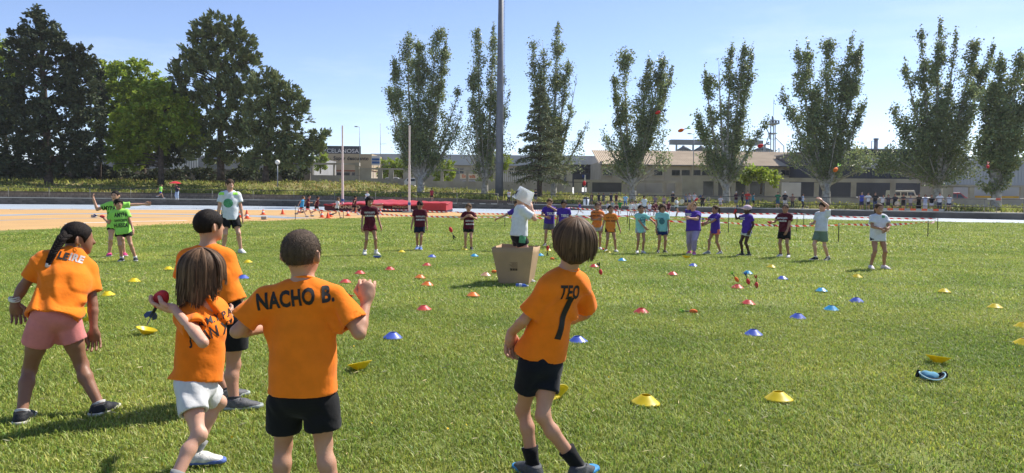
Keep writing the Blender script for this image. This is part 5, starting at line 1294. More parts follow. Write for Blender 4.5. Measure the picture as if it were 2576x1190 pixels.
# -- boy with cropped dark hair, standing behind the long-haired girl
J = A3(dict(pel=(572, 790, 4.60), ch=(540, 700, 4.60), nk=(520, 623, 4.58), hd=(527, 566, 4.60), shL=(470, 650, 4.58), shR=(570, 649, 4.62), elL=(458, 730, 4.60), wrL=(480, 795, 4.68),
    elR=(593, 727, 4.62), wrR=(611, 789, 4.68), hpL=(546, 812, 4.66), hpR=(590, 812, 4.54), knL=(540, 925, 4.74), knR=(586, 918, 4.56)))
g1 = gp(585, 1036); J['anR'] = Vector((g1.x, g1.y + 0.03, 0.066)); J['anL'] = J['anR'] + V(-0.14, 0.22, 0)
J.update(hf=N3(0.62, 0.78, 0.0), hu=N3(0, 0, 1), tside=N3(0.86, -0.35, 0), pside=N3(0.86, -0.45, 0), fw=N3(0.4, 0.9, 0), toL=N3(0.6, 0.8, 0), toR=N3(0.94, 0.28, 0), haL=N3(0.1, 0.3, -1), haR=N3(0.15, 0.3, -1))
J['sm'] = mid(J['shL'], J['shR']) + V(0, 0, 0.018); base = Vector((J['anR'].x, J['anR'].y, 0))
buzz = make_person(J, dict(H=1.33, base=base, vox=0.0072, vclo=0.0068, wamp=0.019,  vshoe=0.0058, vhair=0.006, skin='tan', hair='crop', hcol='dark', shirt=ORANGE, shorts=(0.012, 0.012, 0.013), slen=0.60, flare=1.08, fat=1.0,
    sleeve=0.62, hem=-0.05, shoe=(0.10, 0.10, 0.105), sole=(0.36, 0.40, 0.37), sock=(0.06, 0.06, 0.065), sockh=0.10, hs=0.92, seed=5, fuzz=4500, lace=(0.03, 0.03, 0.03),
    label='boy with cropped dark hair in orange shirt and black shorts behind the long-haired thrower'))

# -- girl with long brown hair about to throw a red rocket
J = A3(dict(pel=(492, 962, 3.46), ch=(508, 845, 3.50), nk=(516, 756, 3.52), hd=(512, 684, 3.54), shL=(466, 796, 3.46), shR=(550, 776, 3.64), elL=(511, 862, 3.27), wrL=(437, 776, 3.42),
    elR=(556, 838, 3.78), wrR=(560, 806, 3.92), hpL=(478, 985, 3.41), hpR=(515, 985, 3.53), knL=(499, 1094, 3.31), knR=(549, 1012, 3.62)))
J['anL'] = at(432, 1254, 3.16); J['anL'].z = 0.06
g2 = gp(494, 1178); J['anR'] = Vector((g2.x - 0.01, g2.y + 0.0, 0.075))
J.update(hf=N3(0.80, 0.60, 0.0), hu=N3(0.0, 0.0, 1), tside=N3(0.76, 0.62, 0.05), pside=N3(0.55, -0.8, 0), fw=N3(0.4, 0.9, 0), toL=N3(0.95, 0.15, 0), toR=N3(0.95, 0.15, 0), haL=N3(-1, 0.1, 0.08), haR=N3(0.2, 0.7, 0.2),
    pnL=N3(0.1, 0.35, 1), thumbL=1.2)
J['tside'] = N3(0.72, 0.50, 0.08); J['pside'] = N3(0.80, 0.45, 0); J['fw'] = N3(-0.5, 0.8, 0)
J['sm'] = mid(J['shL'], J['shR']) + V(0, 0, 0.018); base = Vector((J['anR'].x, J['anR'].y, 0))
longg = make_person(J, dict(H=1.16, base=base, vox=0.0072, vclo=0.0068, wamp=0.019,  vshoe=0.0058, vhair=0.006, skin='fair', hair='long', hcol='brown', shirt=ORANGE, shorts=(0.66, 0.665, 0.66), slen=0.50, flare=1.10, fat=0.87,
    sleeve=0.52, hem=-0.01, shoe=(0.66, 0.65, 0.60), sole=(0.10, 0.16, 0.42), sock=(0.30, 0.30, 0.30), sockh=0.28, hs=0.94, seed=8, curlL=(30, 28, 26, 30), hands=1.1, slw=1.0,
    strands=1500, strlen=lambda az: (0.33 + 0.03 * math.sin(az * 7) - 0.12 * max(0, math.cos(az))), strw=0.0042, strlift=1.10, label='girl with long brown hair, orange shirt and white shorts holding a red rocket'))
shirt_print(longg['shirt'], base, 'A.M.Y.P.A.', (545, 799), 0.050, m_print, (0, 0, 1), view=N3(-0.45, 0.85, -0.08), bold=0.012, xs=0.85, tilt=14)
shirt_print(longg['shirt'], base, 'JUAN XXIII', (551, 832), 0.078, m_print, (0, 0, 1), view=N3(-0.45, 0.85, -0.08), bold=0.014, xs=0.72, tilt=12)

# -- boy seen from behind in the middle, fist raised
J = A3(dict(pel=(762, 985, 3.02), ch=(762, 830, 3.02), nk=(764, 709, 3.02), hd=(760, 636, 3.03), shL=(670, 759, 3.00), shR=(843, 750, 3.02), elL=(596, 834, 2.96), wrL=(668, 826, 3.16),
    elR=(904, 838, 2.98), wrR=(921, 760, 3.08), hpL=(716, 1012, 3.02), hpR=(808, 1012, 3.02), knL=(713, 1122, 3.05), knR=(813, 1118, 3.02)))
J['anL'] = at(706, 1296, 3.02); J['anR'] = at(852, 1300, 2.98); J['anL'].z = J['anR'].z = 0.06
J.update(hf=N3(0.22, 0.97, 0.02), hu=N3(0, 0, 1), tside=N3(1, 0.04, 0.02), pside=N3(1, 0, 0), fw=N3(0, 1, 0), toL=N3(-0.15, 1, 0), toR=N3(0.25, 1, 0), haL=N3(0.8, 0.5, 0.05), haR=N3(0.06, 0.1, 1),
    pnR=N3(-0.25, 0.95, 0), pnL=N3(0.1, 0.3, -0.9), thumbR=0.9, flipR=False)
J['sm'] = mid(J['shL'], J['shR']) + V(0, 0, 0.018); base = Vector((J['pel'].x, 3.0, 0))
nacho = make_person(J, dict(H=1.25, base=base, vox=0.0072, vclo=0.0068, wamp=0.019,  vshoe=0.007, vhair=0.005, skin='tan', hair='buzz', hcol='buzz', shirt=ORANGE, shorts=(0.011, 0.011, 0.012), slen=0.62, flare=1.05, fat=0.92,
    sleeve=0.74, hem=0.0, loose=1.04, shoe=(0.03, 0.03, 0.03), sock=(0.02, 0.02, 0.02), sockh=0.2, hs=0.93, seed=12, fuzz=12000, curlR=(84, 86, 84, 82), hands=1.12, collar=ORANGE,
    label='boy with close-cropped hair and orange NACHO B. shirt seen from behind, fist raised'))
shirt_print(nacho['shirt'], base, 'NACHO B.', (741, 752), 0.088, m_print, (0.0, 0, 1), view=N3(-0.02, 1, -0.06), bold=0.040, xs=0.70, tilt=7)

# -- boy leaning back at right of the middle
J = A3(dict(pel=(1360, 900, 3.45), ch=(1388, 790, 3.42), nk=(1428, 684, 3.38), hd=(1444, 610, 3.36), shL=(1379, 727, 3.32), shR=(1454, 712, 3.46), elL=(1318, 806, 3.34), wrL=(1287, 836, 3.46),
    elR=(1474, 790, 3.58), wrR=(1442, 805, 3.70), hpL=(1336, 922, 3.42), hpR=(1382, 922, 3.47), knL=(1316, 1032, 3.50), knR=(1364, 1046, 3.38), anL=(1341, 1172, 3.46), anR=(1456, 1174, 3.40)))
J.update(hf=N3(-0.10, 0.97, 0.20), hu=N3(0.06, -0.2, 1), tside=N3(0.86, 0.50, 0.0), pside=N3(0.90, 0.42, 0), fw=N3(-0.5, 0.85, 0), toL=N3(-0.5, 0.85, 0), toR=N3(0.55, 0.75, -0.1), haL=N3(-0.12, 0.1, -1), haR=N3(-0.3, 0.7, 0.1),
    pnL=N3(0.7, -0.7, 0))
J['sm'] = mid(J['shL'], J['shR']) + V(0, 0, 0.018); base = Vector((J['anL'].x, J['anL'].y, 0))
teo = make_person(J, dict(H=1.27, base=base, vox=0.0072, vclo=0.0068, wamp=0.014,  vshoe=0.0058, vhair=0.006, skin='tan', hair='bowl', hcol='brown', shirt=ORANGE, shorts=(0.010, 0.012, 0.018), slen=0.52, flare=1.0, fat=0.82,
    sleeve=0.80, hem=-0.01, shoe=(0.06, 0.065, 0.07), sole=(0.05, 0.30, 0.62), sock=(0.010, 0.010, 0.011), sockh=0.34, hs=0.93, seed=21, curlL=30, hands=1.08, slw=1.05,
    strands=1300, strlen=lambda az: (0.205 + 0.025 * max(0, -math.cos(az)) - 0.05 * max(0, math.cos(az))), strw=0.004, strlift=1.13, collar=ORANGE, lace=(0.02, 0.02, 0.02),
    label='boy with straight brown hair leaning back, orange shirt numbered 1 and black socks'))
shirt_print(teo['shirt'], base, 'TEO', (1436, 737), 0.085, m_print, (0.18, 0, 1), view=N3(-0.5, 0.86, -0.05), bold=0.032, xs=0.72, tilt=6)
shirt_print(teo['shirt'], base, '1', (1414, 806), 0.27, m_print, (0.18, 0, 1), view=N3(-0.5, 0.86, -0.05), bold=0.03, xs=0.75, tilt=-6)
# ------------------------------------------------------------------ people further out on the field
LIME = (0.36, 0.78, 0.13); MAROON = (0.105, 0.014, 0.026); PURPLE = (0.085, 0.040, 0.33); TEAL = (0.30, 0.66, 0.62); WHITE = (0.80, 0.80, 0.79); BLACK = (0.012, 0.012, 0.013); NAVY = (0.014, 0.018, 0.045)
m_wprint = mat('white_print', (0.75, 0.75, 0.74), 0.6, 0.05, 20)
m_limep = mat('lime_patch', (0.40, 0.85, 0.10), 0.8, 0.05, 20)
m_greenp = mat('green_print', (0.10, 0.36, 0.17), 0.7, 0.2, 30)
m_tealp = mat('dark_teal_print', (0.06, 0.20, 0.22), 0.7, 0.2, 30)
KJ = {}
def kid(key, x, yf, yt, yaw, label, **S):
    pos = gp(x, yf, S.pop('z', 0.0)); pos_k = S.pop('pose', {})
    H = S.pop('H', (yf - yt) * pos.y / FPX * S.pop('hk', 1.0))
    J = stand(pos, H, yaw, adult=S.get('adult', False), **pos_k)
    st = dict(H=H, base=pos, label=label, vox=0.0155, skin='tan', hair='short', hcol='brown', shirt=WHITE, shorts=BLACK, slen=0.5, shoe=(0.5, 0.5, 0.5), face=True, fat=0.93, sleeve=0.62, hem=0.05, seed=abs(hash(label)) % 97 if False else len(label) * 7 % 97, hands=1.05)
    st.update(S)
    o = make_person(J, st); KJ[key] = (J, o, pos, H); return o
def chest_print(key, txt, x, y, size, material, bold=0.03, xs=0.85, tilt=0.0):
    J, o, pos, H = KJ[key]
    return shirt_print(o.get('shirt'), pos, txt, (x, y), size, material, (0, 0, 1), bold=bold, xs=xs, tilt=tilt, res=2)
def patch(key, x, y, w, h, material, shape='rect', name='print'):
    """a flat printed shape on a shirt"""
    J, o, pos, H = KJ[key]; bm = bmesh.new()
    if shape == 'rect': bmesh.ops.create_grid(bm, x_segments=4, y_segments=4, size=0.5)
    else: bmesh.ops.create_circle(bm, cap_ends=True, cap_tris=True, segments=20, radius=0.5)
    for v in bm.verts: v.co.x *= w; v.co.y *= h
    me = bpy.data.meshes.new('p'); bm.to_mesh(me); bm.free()
    return shirt_print(o.get('shirt'), pos, '', (x, y), 1, material, (0, 0, 1), mesh=me, name=name)

kid('lime_girl', 293, 646, 474, 150, 'girl in lime shirt behind the lime-shirted boy, one arm stretched out', shirt=LIME, hem=0.10, loose=1.08, shorts=BLACK, slen=0.4, hair='pony', hcol='dark', skin='fair', shoe=(0.62, 0.05, 0.20),
    pose=dict(rh=(0.27, -0.03, 0.82), rpole=(0.6, 0, -1), lh=(-0.40, 0.06, 0.775), head=(25, -3), lf=(-0.10, 0.02, 0), rf=(0.09, 0, 0)))
kid('lime_boy', 318, 658, 495, 160, 'boy in lime AMYPA shirt and black shorts holding a rocket behind him', shirt=LIME, hem=0.09, loose=1.05, shorts=BLACK, slen=0.42, flare=1.12, hair='short', hcol='dark', skin='tan', shoe=(0.03, 0.03, 0.033), sole=(0.6, 0.6, 0.58), sock=WHITE, sockh=0.14,
    pose=dict(rh=(0.30, -0.10, 0.655), rpole=(0.2, 0.2, -1), lh=(-0.13, 0.10, 0.44), lean=(0, 9), pelshift=(0.04, 0), head=(-28, 0), lf=(-0.13, 0.02, 0), rf=(0.06, 0, 0)))
for t_, yy, sz in (('AMYPA', 541, 0.115), ('SANVICENTE', 555, 0.062), ('HUESCA', 567.5, 0.105)):
    chest_print('lime_boy', t_, 304, yy, sz, m_print, bold=0.04, xs=0.56, tilt=3)
chest_print('lime_girl', 'AMYPA', 272, 524, 0.115, m_print, bold=0.035, xs=0.7); chest_print('lime_girl', 'SANVICENTE', 272, 537, 0.06, m_print, bold=0.03, xs=0.7); chest_print('lime_girl', 'HUESCA', 272, 548, 0.10, m_print, bold=0.035, xs=0.7)
kid('teen', 580, 638, 444, 150, 'teenage boy in white shirt with lime shoulders and green print, black shorts', shirt=(0.72, 0.76, 0.80), hem=0.07, loose=1.0, shorts=BLACK, slen=0.66, flare=1.08, hair='short', hcol='brown', skin='fair', shoe=(0.62, 0.64, 0.62), adult=True, smile=0.9, fat=0.92,
    pose=dict(lf=(-0.12, 0.05, 0), rf=(0.09, 0, 0), lh=(-0.155, 0.04, 0.43), rh=(0.16, 0.02, 0.43), head=(-18, 0), broad=1.04))
patch('teen', 574, 511, 0.20, 0.20, m_greenp, 'disc'); patch('teen', 557, 487, 0.11, 0.06, m_limep, name='shoulder_panel'); patch('teen', 592, 487, 0.10, 0.06, m_limep, name='shoulder_panel')
kid('maroon_girl', 930, 642, 489, 155, 'long-haired girl in maroon shirt and maroon skirt walking in front of the red mat', shirt=MAROON, hem=0.06, loose=0.94, shorts=(0.16, 0.02, 0.035), slen=0.38, flare=1.2, hair='long', hcol='dark', skin='olive', shoe=(0.68, 0.67, 0.62), sock=WHITE, sockh=0.2, smile=0.9, fat=0.82,
    pose=dict(lean=(6, 2), lf=(-0.10, 0.03, 0), rf=(0.08, -0.02, 0), rh=(0.16, 0.10, 0.42), lh=(-0.17, 0.12, 0.43), head=(-6, -4)))
kid('maroon_glasses', 1056, 629, 502, 178, 'boy in maroon shirt, sunglasses and navy shorts stepping forward', shirt=MAROON, hem=0.05, shorts=NAVY, slen=0.62, flare=1.1, hair='short', hcol='dark', skin='olive', shoe=(0.10, 0.20, 0.52), sock=WHITE, sockh=0.18,
    pose=dict(lf=(-0.02, 0.06, 0), rf=(0.05, -0.03, 0), lh=(-0.16, 0.08, 0.42), rh=(0.17, 0.06, 0.42)))
kid('maroon_small', 1178, 629, 509, 178, 'small boy in maroon shirt and black shorts with both hands at his chest', shirt=MAROON, hem=0.07, shorts=BLACK, slen=0.5, hair='short', hcol='light', skin='tan', shoe=(0.03, 0.03, 0.035), sock=(0.03, 0.03, 0.03), sockh=0.1,
    pose=dict(rh=(0.06, 0.16, 0.70), lh=(-0.09, 0.17, 0.70), rpole=(1, -0.3, -1), lpole=(-1, -0.3, -1)))
for k, x, y in (('maroon_girl', 930, 535), ('maroon_glasses', 1058, 545), ('maroon_small', 1183, 556)):
    chest_print(k, 'SANTOS JUSTO', x, y, 0.052, m_wprint, bold=0.04, xs=0.6); chest_print(k, 'ALMUDEVAR', x, y + 8, 0.052, m_wprint, bold=0.04, xs=0.7)
J, o, pos, H = KJ['maroon_glasses']
mb = MB()
for sg in (-1, 1): mb.ellipsoid(J['hd'] + J['hf'] * 0.092 + J['hf'].cross(J['hu']) * 0.033 * sg + J['hu'] * 0.008 - pos, (0.03, 0.008, 0.02), None, 10, 6)
mb.build('sunglasses', mat('dark_lens', (0.01, 0.01, 0.012), 0.1, 0.05, 5), o['body'])
kid('purple_hidden', 1300, 631, 500, 190, 'child in purple shirt half hidden behind the person in the box, arm held out', shirt=PURPLE, hair='short', hcol='brown', skin='tan', shorts=BLACK, pose=dict(rh=(0.36, 0.05, 0.62), rpole=(0, 0, -1)))
kid('purple_mouth', 1381, 619, 496, 182, 'boy in purple shirt and grey shorts with a hand at his mouth', shirt=PURPLE, shorts=(0.16, 0.16, 0.17), slen=0.66, flare=1.1, hair='short', hcol='light', skin='tan', shoe=(0.03, 0.03, 0.03),
    pose=dict(lh=(-0.02, 0.12, 0.80), lpole=(-1, 0.2, -0.6), rh=(0.06, 0.15, 0.60), rpole=(1, -0.4, -0.2), lf=(-0.10, 0, 0), rf=(0.08, 0, 0)))
kid('purple_behind', 1417, 622, 500, 180, 'boy in purple shirt partly hidden behind the head of the leaning boy', shirt=PURPLE, shorts=(0.05, 0.05, 0.06), hair='short', hcol='dark', skin='olive', shoe=(0.03, 0.03, 0.03))
kid('orange_thin', 1501, 629, 506, 178, 'girl in orange shirt and light grey shorts with hands at her chest', shirt=(0.80, 0.25, 0.06), hem=0.04, shorts=(0.45, 0.45, 0.46), slen=0.45, hair='pony', hcol='brown', skin='olive', shoe=(0.6, 0.6, 0.58), smile=0.9, fat=0.85,
    pose=dict(rh=(0.02, 0.13, 0.63), lh=(-0.10, 0.14, 0.68), rpole=(1, -0.3, -1), lpole=(-1, -0.3, -1)))
kid('orange_arms', 1534, 635, 513, 176, 'girl in orange shirt and black shorts standing with her arms hanging', shirt=(0.80, 0.25, 0.04), hem=0.09, shorts=BLACK, slen=0.3, hair='pony', hcol='dark', skin='olive', shoe=(0.6, 0.6, 0.55), fat=0.9,
    pose=dict(lf=(-0.12, 0.02, 0), rf=(0.08, 0, 0), lh=(-0.21, 0.06, 0.42), rh=(0.20, 0.05, 0.40)))
for k, x, y in (('purple_mouth', 1385, 538), ('purple_behind', 1421, 543)): chest_print(k, 'TIERZ', x, y, 0.095, m_wprint, bold=0.04, xs=0.75)
for k, x, y in (('orange_thin', 1499, 535), ('orange_arms', 1535, 548)): chest_print(k, 'A.M.Y.P.A.', x, y, 0.05, m_print, bold=0.02); chest_print(k, 'JUAN XXIII', x, y + 8, 0.065, m_print, bold=0.03, xs=0.8)
kid('teal_girl', 1610, 638, 512, 176, 'girl in pale teal shirt and pale shorts pointing to the side', shirt=TEAL, hem=0.10, shorts=(0.45, 0.52, 0.56), slen=0.32, hair='pony', hcol='dark', skin='olive', shoe=(0.65, 0.65, 0.63), fat=0.85,
    pose=dict(rh=(-0.07, 0.15, 0.50), rpole=(1, 0, -0.4), lh=(-0.24, 0.16, 0.62), lf=(-0.05, 0.03, 0), rf=(0.06, 0, 0)))
kid('teal_boy', 1664, 637, 510, 180, 'boy in pale teal shirt and navy shorts with hands hanging in front', shirt=TEAL, hem=0.08, loose=1.05, shorts=(0.02, 0.045, 0.15), slen=0.56, hair='bob', hcol='brown', skin='olive', shoe=(0.03, 0.03, 0.03), pose=dict(lh=(-0.12, 0.10, 0.42), rh=(0.14, 0.10, 0.43)))
for k, x, y in (('teal_girl', 1617, 553), ('teal_boy', 1665, 557)): patch(k, x, y, 0.14, 0.15, m_tealp, 'disc'); patch(k, x, y, 0.115, 0.125, cloth(TEAL), 'disc') if k == 'teal_girl' else None
patch('teal_boy', 1662, 549, 0.14, 0.02, m_tealp)
kid('purple_throw', 1743, 641, 506, 205, 'girl in purple shirt and lilac leggings throwing with one arm raised', shirt=PURPLE, hem=0.06, shorts=(0.36, 0.30, 0.46), slen=1.85, flare=1.0, bottom='leggings', hair='pony', hcol='light', skin='fair', shoe=(0.65, 0.14, 0.32), hk=1.04, fat=1.12,
    pose=dict(rh=(0.0, 0.03, 0.955), rpole=(1, 0, 0.35), lh=(0.03, 0.17, 0.66), lpole=(-1, 0, -0.6), lean=(-6, 4), lf=(-0.04, 0.10, 0), rf=(0.09, -0.16, 0), pel=0.47))
kid('purple_coral', 1798, 640, 513, 245, 'girl in purple shirt and coral shorts seen from the side', shirt=PURPLE, hem=0.10, shorts=(0.80, 0.20, 0.13), slen=0.36, hair='pony', hcol='brown', skin='olive', shoe=(0.25, 0.27, 0.30), sock=(0.5, 0.5, 0.5), sockh=0.1, fat=0.88,
    pose=dict(rh=(0.05, 0.25, 0.62), lh=(-0.05, 0.25, 0.62), lf=(-0.05, -0.10, 0), rf=(0.05, 0.12, 0), lean=(2, 0)))
kid('purple_cap', 1877, 645, 513, 250, 'child in purple shirt and white shorts wearing a pale pink cap', shirt=PURPLE, hem=0.07, shorts=(0.62, 0.66, 0.64), slen=0.42, hair='short', hcol='dark', skin='dark', shoe=(0.05, 0.05, 0.05), sock=(0.05, 0.05, 0.05), fat=0.9,
    pose=dict(rh=(0.10, 0.20, 0.82), rpole=(0.6, -0.2, -1), lh=(-0.13, 0.02, 0.50), lf=(-0.05, -0.03, 0), rf=(0.05, 0.05, 0)))
kid('maroon_right', 1972, 648, 509, 218, 'boy in maroon shirt and black shorts holding a rocket by its tail', shirt=MAROON, hem=0.04, shorts=BLACK, slen=0.66, flare=1.12, hair='buzz', hcol='buzz', skin='olive', shoe=(0.55, 0.55, 0.55), sock=BLACK, sockh=0.12,
    pose=dict(rh=(0.17, 0.21, 0.64), rpole=(0.5, -0.6, -1), lh=(-0.08, 0.15, 0.46), lf=(-0.09, 0.03, 0), rf=(0.07, -0.03, 0)))
kid('white_throw', 2063, 656, 503, 240, 'boy in white shirt and green shorts with an arm raised over his head', shirt=(0.66, 0.69, 0.73), hem=0.02, shorts=(0.17, 0.24, 0.18), slen=0.72, flare=1.08, hair='short', hcol='dark', skin='fair', shoe=(0.025, 0.025, 0.03), sock=WHITE, sockh=0.12, fat=0.9,
    pose=dict(lh=(-0.02, 0.04, 0.99), lpole=(-1, -0.1, 0.4), rh=(0.12, 0.10, 0.60), lf=(-0.06, -0.12, 0), rf=(0.05, 0.05, 0), lean=(-5, 0)))
kid('white_girl', 2205, 677, 506, 178, 'smiling girl in white shirt and black shorts at right end of the line, hands clasped', shirt=(0.70, 0.72, 0.76), hem=0.10, loose=1.06, shorts=BLACK, slen=0.30, hair='pony', hcol='brown', skin='olive', shoe=(0.70, 0.62, 0.62), smile=0.9, fat=0.92,
    pose=dict(rh=(0.03, 0.16, 0.60), lh=(-0.03, 0.16, 0.585), rpole=(1, -0.5, -0.3), lpole=(-1, -0.5, -0.3), lf=(-0.11, 0, 0), rf=(0.10, 0.02, 0)))
patch('white_girl', 2222, 545, 0.05, 0.05, m_greenp)
for k, x, y in (('purple_throw', 1732, 540), ('purple_coral', 1792, 553), ('purple_cap', 1866, 550)): chest_print(k, 'TIERZ', x, y, 0.08, m_wprint, bold=0.04, xs=0.6)
chest_print('maroon_right', 'SANTOS JUSTO', 1968, 549, 0.05, m_wprint, bold=0.04, xs=0.6); chest_print('maroon_right', 'ALMUDEVAR', 1968, 556, 0.05, m_wprint, bold=0.04, xs=0.6)
# pale pink cap
J, o, pos, H = KJ['purple_cap']; hs = 1.04; c = J['hd'] + J['hu'] * 0.035 - pos; Mx = Matrix((J['hf'].cross(J['hu']), J['hf'], J['hu'])).transposed()
cp = MB().ellipsoid(c, (0.094, 0.108, 0.075), Mx, 14, 8).build('cap', cloth((0.66, 0.50, 0.56)), o['body'])
MB().ellipsoid(c + J['hf'] * 0.11 - J['hu'] * 0.01, (0.07, 0.075, 0.008), Mx, 12, 6).build('brim', cloth((0.66, 0.50, 0.56)), cp)

# -- person standing in the cardboard box with a translucent tub over the head
gb = gp(1304, 716); bpos = Vector((gb.x, gb.y + 0.28, 0.0))
J = stand(bpos, 1.50, 75, lean=(4, 0), lf=(-0.05, -0.02, 0), rf=(0.05, 0.04, 0), lh=(-0.06, 0.115, 0.79), rh=(0.06, 0.115, 0.79), lpole=(-0.5, 0.1, -1), rpole=(0.5, 0.1, -1), head=(0, -18), adult=True)
o = make_person(J, dict(H=1.50, base=bpos, label='person in white shirt standing in the box with a tub over the head', vox=0.0125, skin='fair', hair='short', hcol='brown', shirt=(0.74, 0.76, 0.78), shorts=BLACK, slen=0.40, flare=1.15, hem=0.01, fat=0.98, sleeve=0.72, shoe=(0.3, 0.3, 0.3), face=True, seed=4, adult=True, vclo=0.011))
KJ['box'] = (J, o, bpos, 1.5)
patch('box', 1322, 517, 0.15, 0.06, m_limep, name='shoulder_panel')
def short_patch(x, y, w, h, m):
    bm = bmesh.new(); bmesh.ops.create_grid(bm, x_segments=3, y_segments=4, size=0.5)
    for v in bm.verts: v.co.x *= w; v.co.y *= h
    me = bpy.data.meshes.new('p'); bm.to_mesh(me); bm.free()
    return shirt_print(o['shorts'], bpos, '', (x, y), 1, m, (0.1, 0, 1), mesh=me, name='side_panel')
short_patch(1315, 595, 0.10, 0.20, m_greenp)
# translucent plastic tub, upside down and tilted
M_tub = bpy.data.materials.new('tub_plastic'); M_tub.use_nodes = True; t = M_tub.node_tree; bs = t.nodes['Principled BSDF']
bs.inputs['Base Color'].default_value = (0.92, 0.94, 0.96, 1); bs.inputs['Roughness'].default_value = 0.25
tr = t.nodes.new('ShaderNodeBsdfTransparent'); ms = t.nodes.new('ShaderNodeMixShader'); nzt = t.nodes.new('ShaderNodeTexNoise'); nzt.inputs['Scale'].default_value = 14
mr = t.nodes.new('ShaderNodeMapRange'); mr.inputs['To Min'].default_value = 0.34; mr.inputs['To Max'].default_value = 0.52
t.links.new(nzt.outputs['Fac'], mr.inputs['Value']); t.links.new(mr.outputs['Result'], ms.inputs['Fac'])
tl = t.nodes.new('ShaderNodeBsdfTranslucent'); tl.inputs['Color'].default_value = (0.92, 0.94, 0.96, 1); m0 = t.nodes.new('ShaderNodeMixShader'); t.links.new(bs.outputs['BSDF'], m0.inputs[1]); t.links.new(tl.outputs['BSDF'], m0.inputs[2])
t.links.new(tr.outputs['BSDF'], ms.inputs[1]); t.links.new(m0.outputs['Shader'], ms.inputs[2]); t.links.new(ms.outputs['Shader'], t.nodes['Material Output'].inputs['Surface'])
def rrect(w, d, r, n=5):
    pts = []
    for cx, cy, a0 in ((w - r, d - r, 0), (-w + r, d - r, 90), (-w + r, -d + r, 180), (w - r, -d + r, 270)):
        for k in range(n): a = R(a0 + 90 * k / (n - 1)); pts.append((cx + r * math.cos(a), cy + r * math.sin(a)))
    return pts
prof = [(0.150, 0.125, 0.0), (0.150, 0.125, 0.010), (0.138, 0.114, 0.012), (0.118, 0.096, 0.20), (0.112, 0.090, 0.212)]
vs, fs = [], []
for w, d, z in prof: vs += [(a, b_, z) for a, b_ in rrect(w, d, 0.035)]
n = len(vs) // len(prof)
for i in range(len(prof) - 1):
    for k in range(n): fs.append((i*n+k, i*n+(k+1)%n, (i+1)*n+(k+1)%n, (i+1)*n+k))
fs.append(tuple((len(prof)-1)*n+k for k in range(n)))
mb = MB(); mb.add(vs, fs, False); tub = mb.build('plastic_tub', M_tub)
tub.matrix_world = Matrix.Translation(at(1311, 507, bpos.y)) @ Matrix.Rotation(R(26), 4, 'Y') @ Matrix.Rotation(R(12), 4, 'Z')
sol = tub.modifiers.new('thickness', 'SOLIDIFY'); sol.thickness = 0.002
tag(tub, 'translucent white plastic tub worn upside down over a head', 'tub')

# -- runners on the orange apron and stragglers
def far_kid(key, x, yf, yt, yaw, label, **S):
    S.setdefault('vox', 0.027); S.setdefault('face', False); S.setdefault('far', True); return kid(key, x, yf, yt, yaw, label, **S)
RUN = dict(lf=(-0.04, -0.26, 0.13), rf=(0.04, 0.20, 0.0), lh=(-0.12, 0.16, 0.62), rh=(0.16, -0.14, 0.58), lean=(12, 0), pel=0.49)
RUN2 = dict(rf=(0.04, -0.28, 0.16), lf=(-0.04, 0.16, 0.0), rh=(0.12, 0.16, 0.62), lh=(-0.16, -0.14, 0.58), lean=(10, 0), pel=0.49)
gR_ = None
far_kid('run_cyan', 759, 547, 491, 70, 'runner in bright blue shirt beside the left tape post', shirt=(0.06, 0.36, 0.66), skin='fair', hcol='light', shoe=(0.3, 0.3, 0.3), pose=dict(RUN, lh=(-0.34, -0.05, 0.66)))
far_kid('run_maroon_a', 774, 545, 488, 75, 'runner in maroon shirt just behind the blue-shirted runner', shirt=MAROON, hcol='dark', shoe=(0.1, 0.1, 0.1), pose=RUN2)
far_kid('run_maroon_b', 796, 544, 491, 55, 'runner in maroon shirt at the left end of the red mat', shirt=MAROON, hcol='dark', shoe=(0.5, 0.5, 0.5), pose=RUN)
far_kid('run_white', 848, 550, 495, 65, 'runner in white shirt and black shorts near the orange cones', shirt=WHITE, hcol='light', shoe=(0.08, 0.08, 0.1), pose=RUN2)
far_kid('run_maroon_c', 891, 541, 490, 40, 'runner in maroon shirt in front of the red mat', shirt=MAROON, hcol='dark', shoe=(0.6, 0.6, 0.6), pose=RUN)
far_kid('stand_white', 924, 523, 479, 200, 'child in white shirt standing behind the red mat', shirt=WHITE, hcol='light', skin='fair', shorts=(0.1, 0.1, 0.12), shoe=(0.3, 0.3, 0.3), pose=dict(rh=(0.03, 0.15, 0.68), lh=(-0.03, 0.15, 0.66)))
far_kid('wall_red', 1086, 509, 472, 30, 'boy in red shirt standing on the wall right of the red mat', z=0.6, shirt=(0.34, 0.03, 0.04), hcol='dark', shoe=(0.3, 0.3, 0.3), pose=dict(rh=(0.05, 0.14, 0.68), lh=(-0.10, 0.14, 0.68)))
far_kid('run_lime', 404, 500, 462, 80, 'child in lime shirt and blue shorts running along the walkway', z=0.68, shirt=LIME, shorts=(0.02, 0.06, 0.30), hair='pony', hcol='light', shoe=(0.4, 0.4, 0.4), pose=RUN)
far_kid('umbrella_woman', 446, 502, 461, 185, 'woman in dark top and pale blue trousers under a red umbrella', z=0.68, shirt=(0.03, 0.03, 0.05), shorts=(0.40, 0.48, 0.60), slen=1.9, flare=1.4, bottom='trousers', hair='long', hcol='dark', adult=True, shoe=(0.5, 0.5, 0.5), pose=dict(rh=(0.08, 0.10, 0.80), lh=(-0.10, 0.12, 0.70)))
far_kid('run_purple', 1459, 541, 507, 250, 'girl in purple shirt running on the track near the bin', shirt=PURPLE, shorts=(0.06, 0.05, 0.08), hair='pony', hcol='light', shoe=(0.3, 0.3, 0.3), pose=dict(RUN, lh=(-0.36, 0.0, 0.72)))

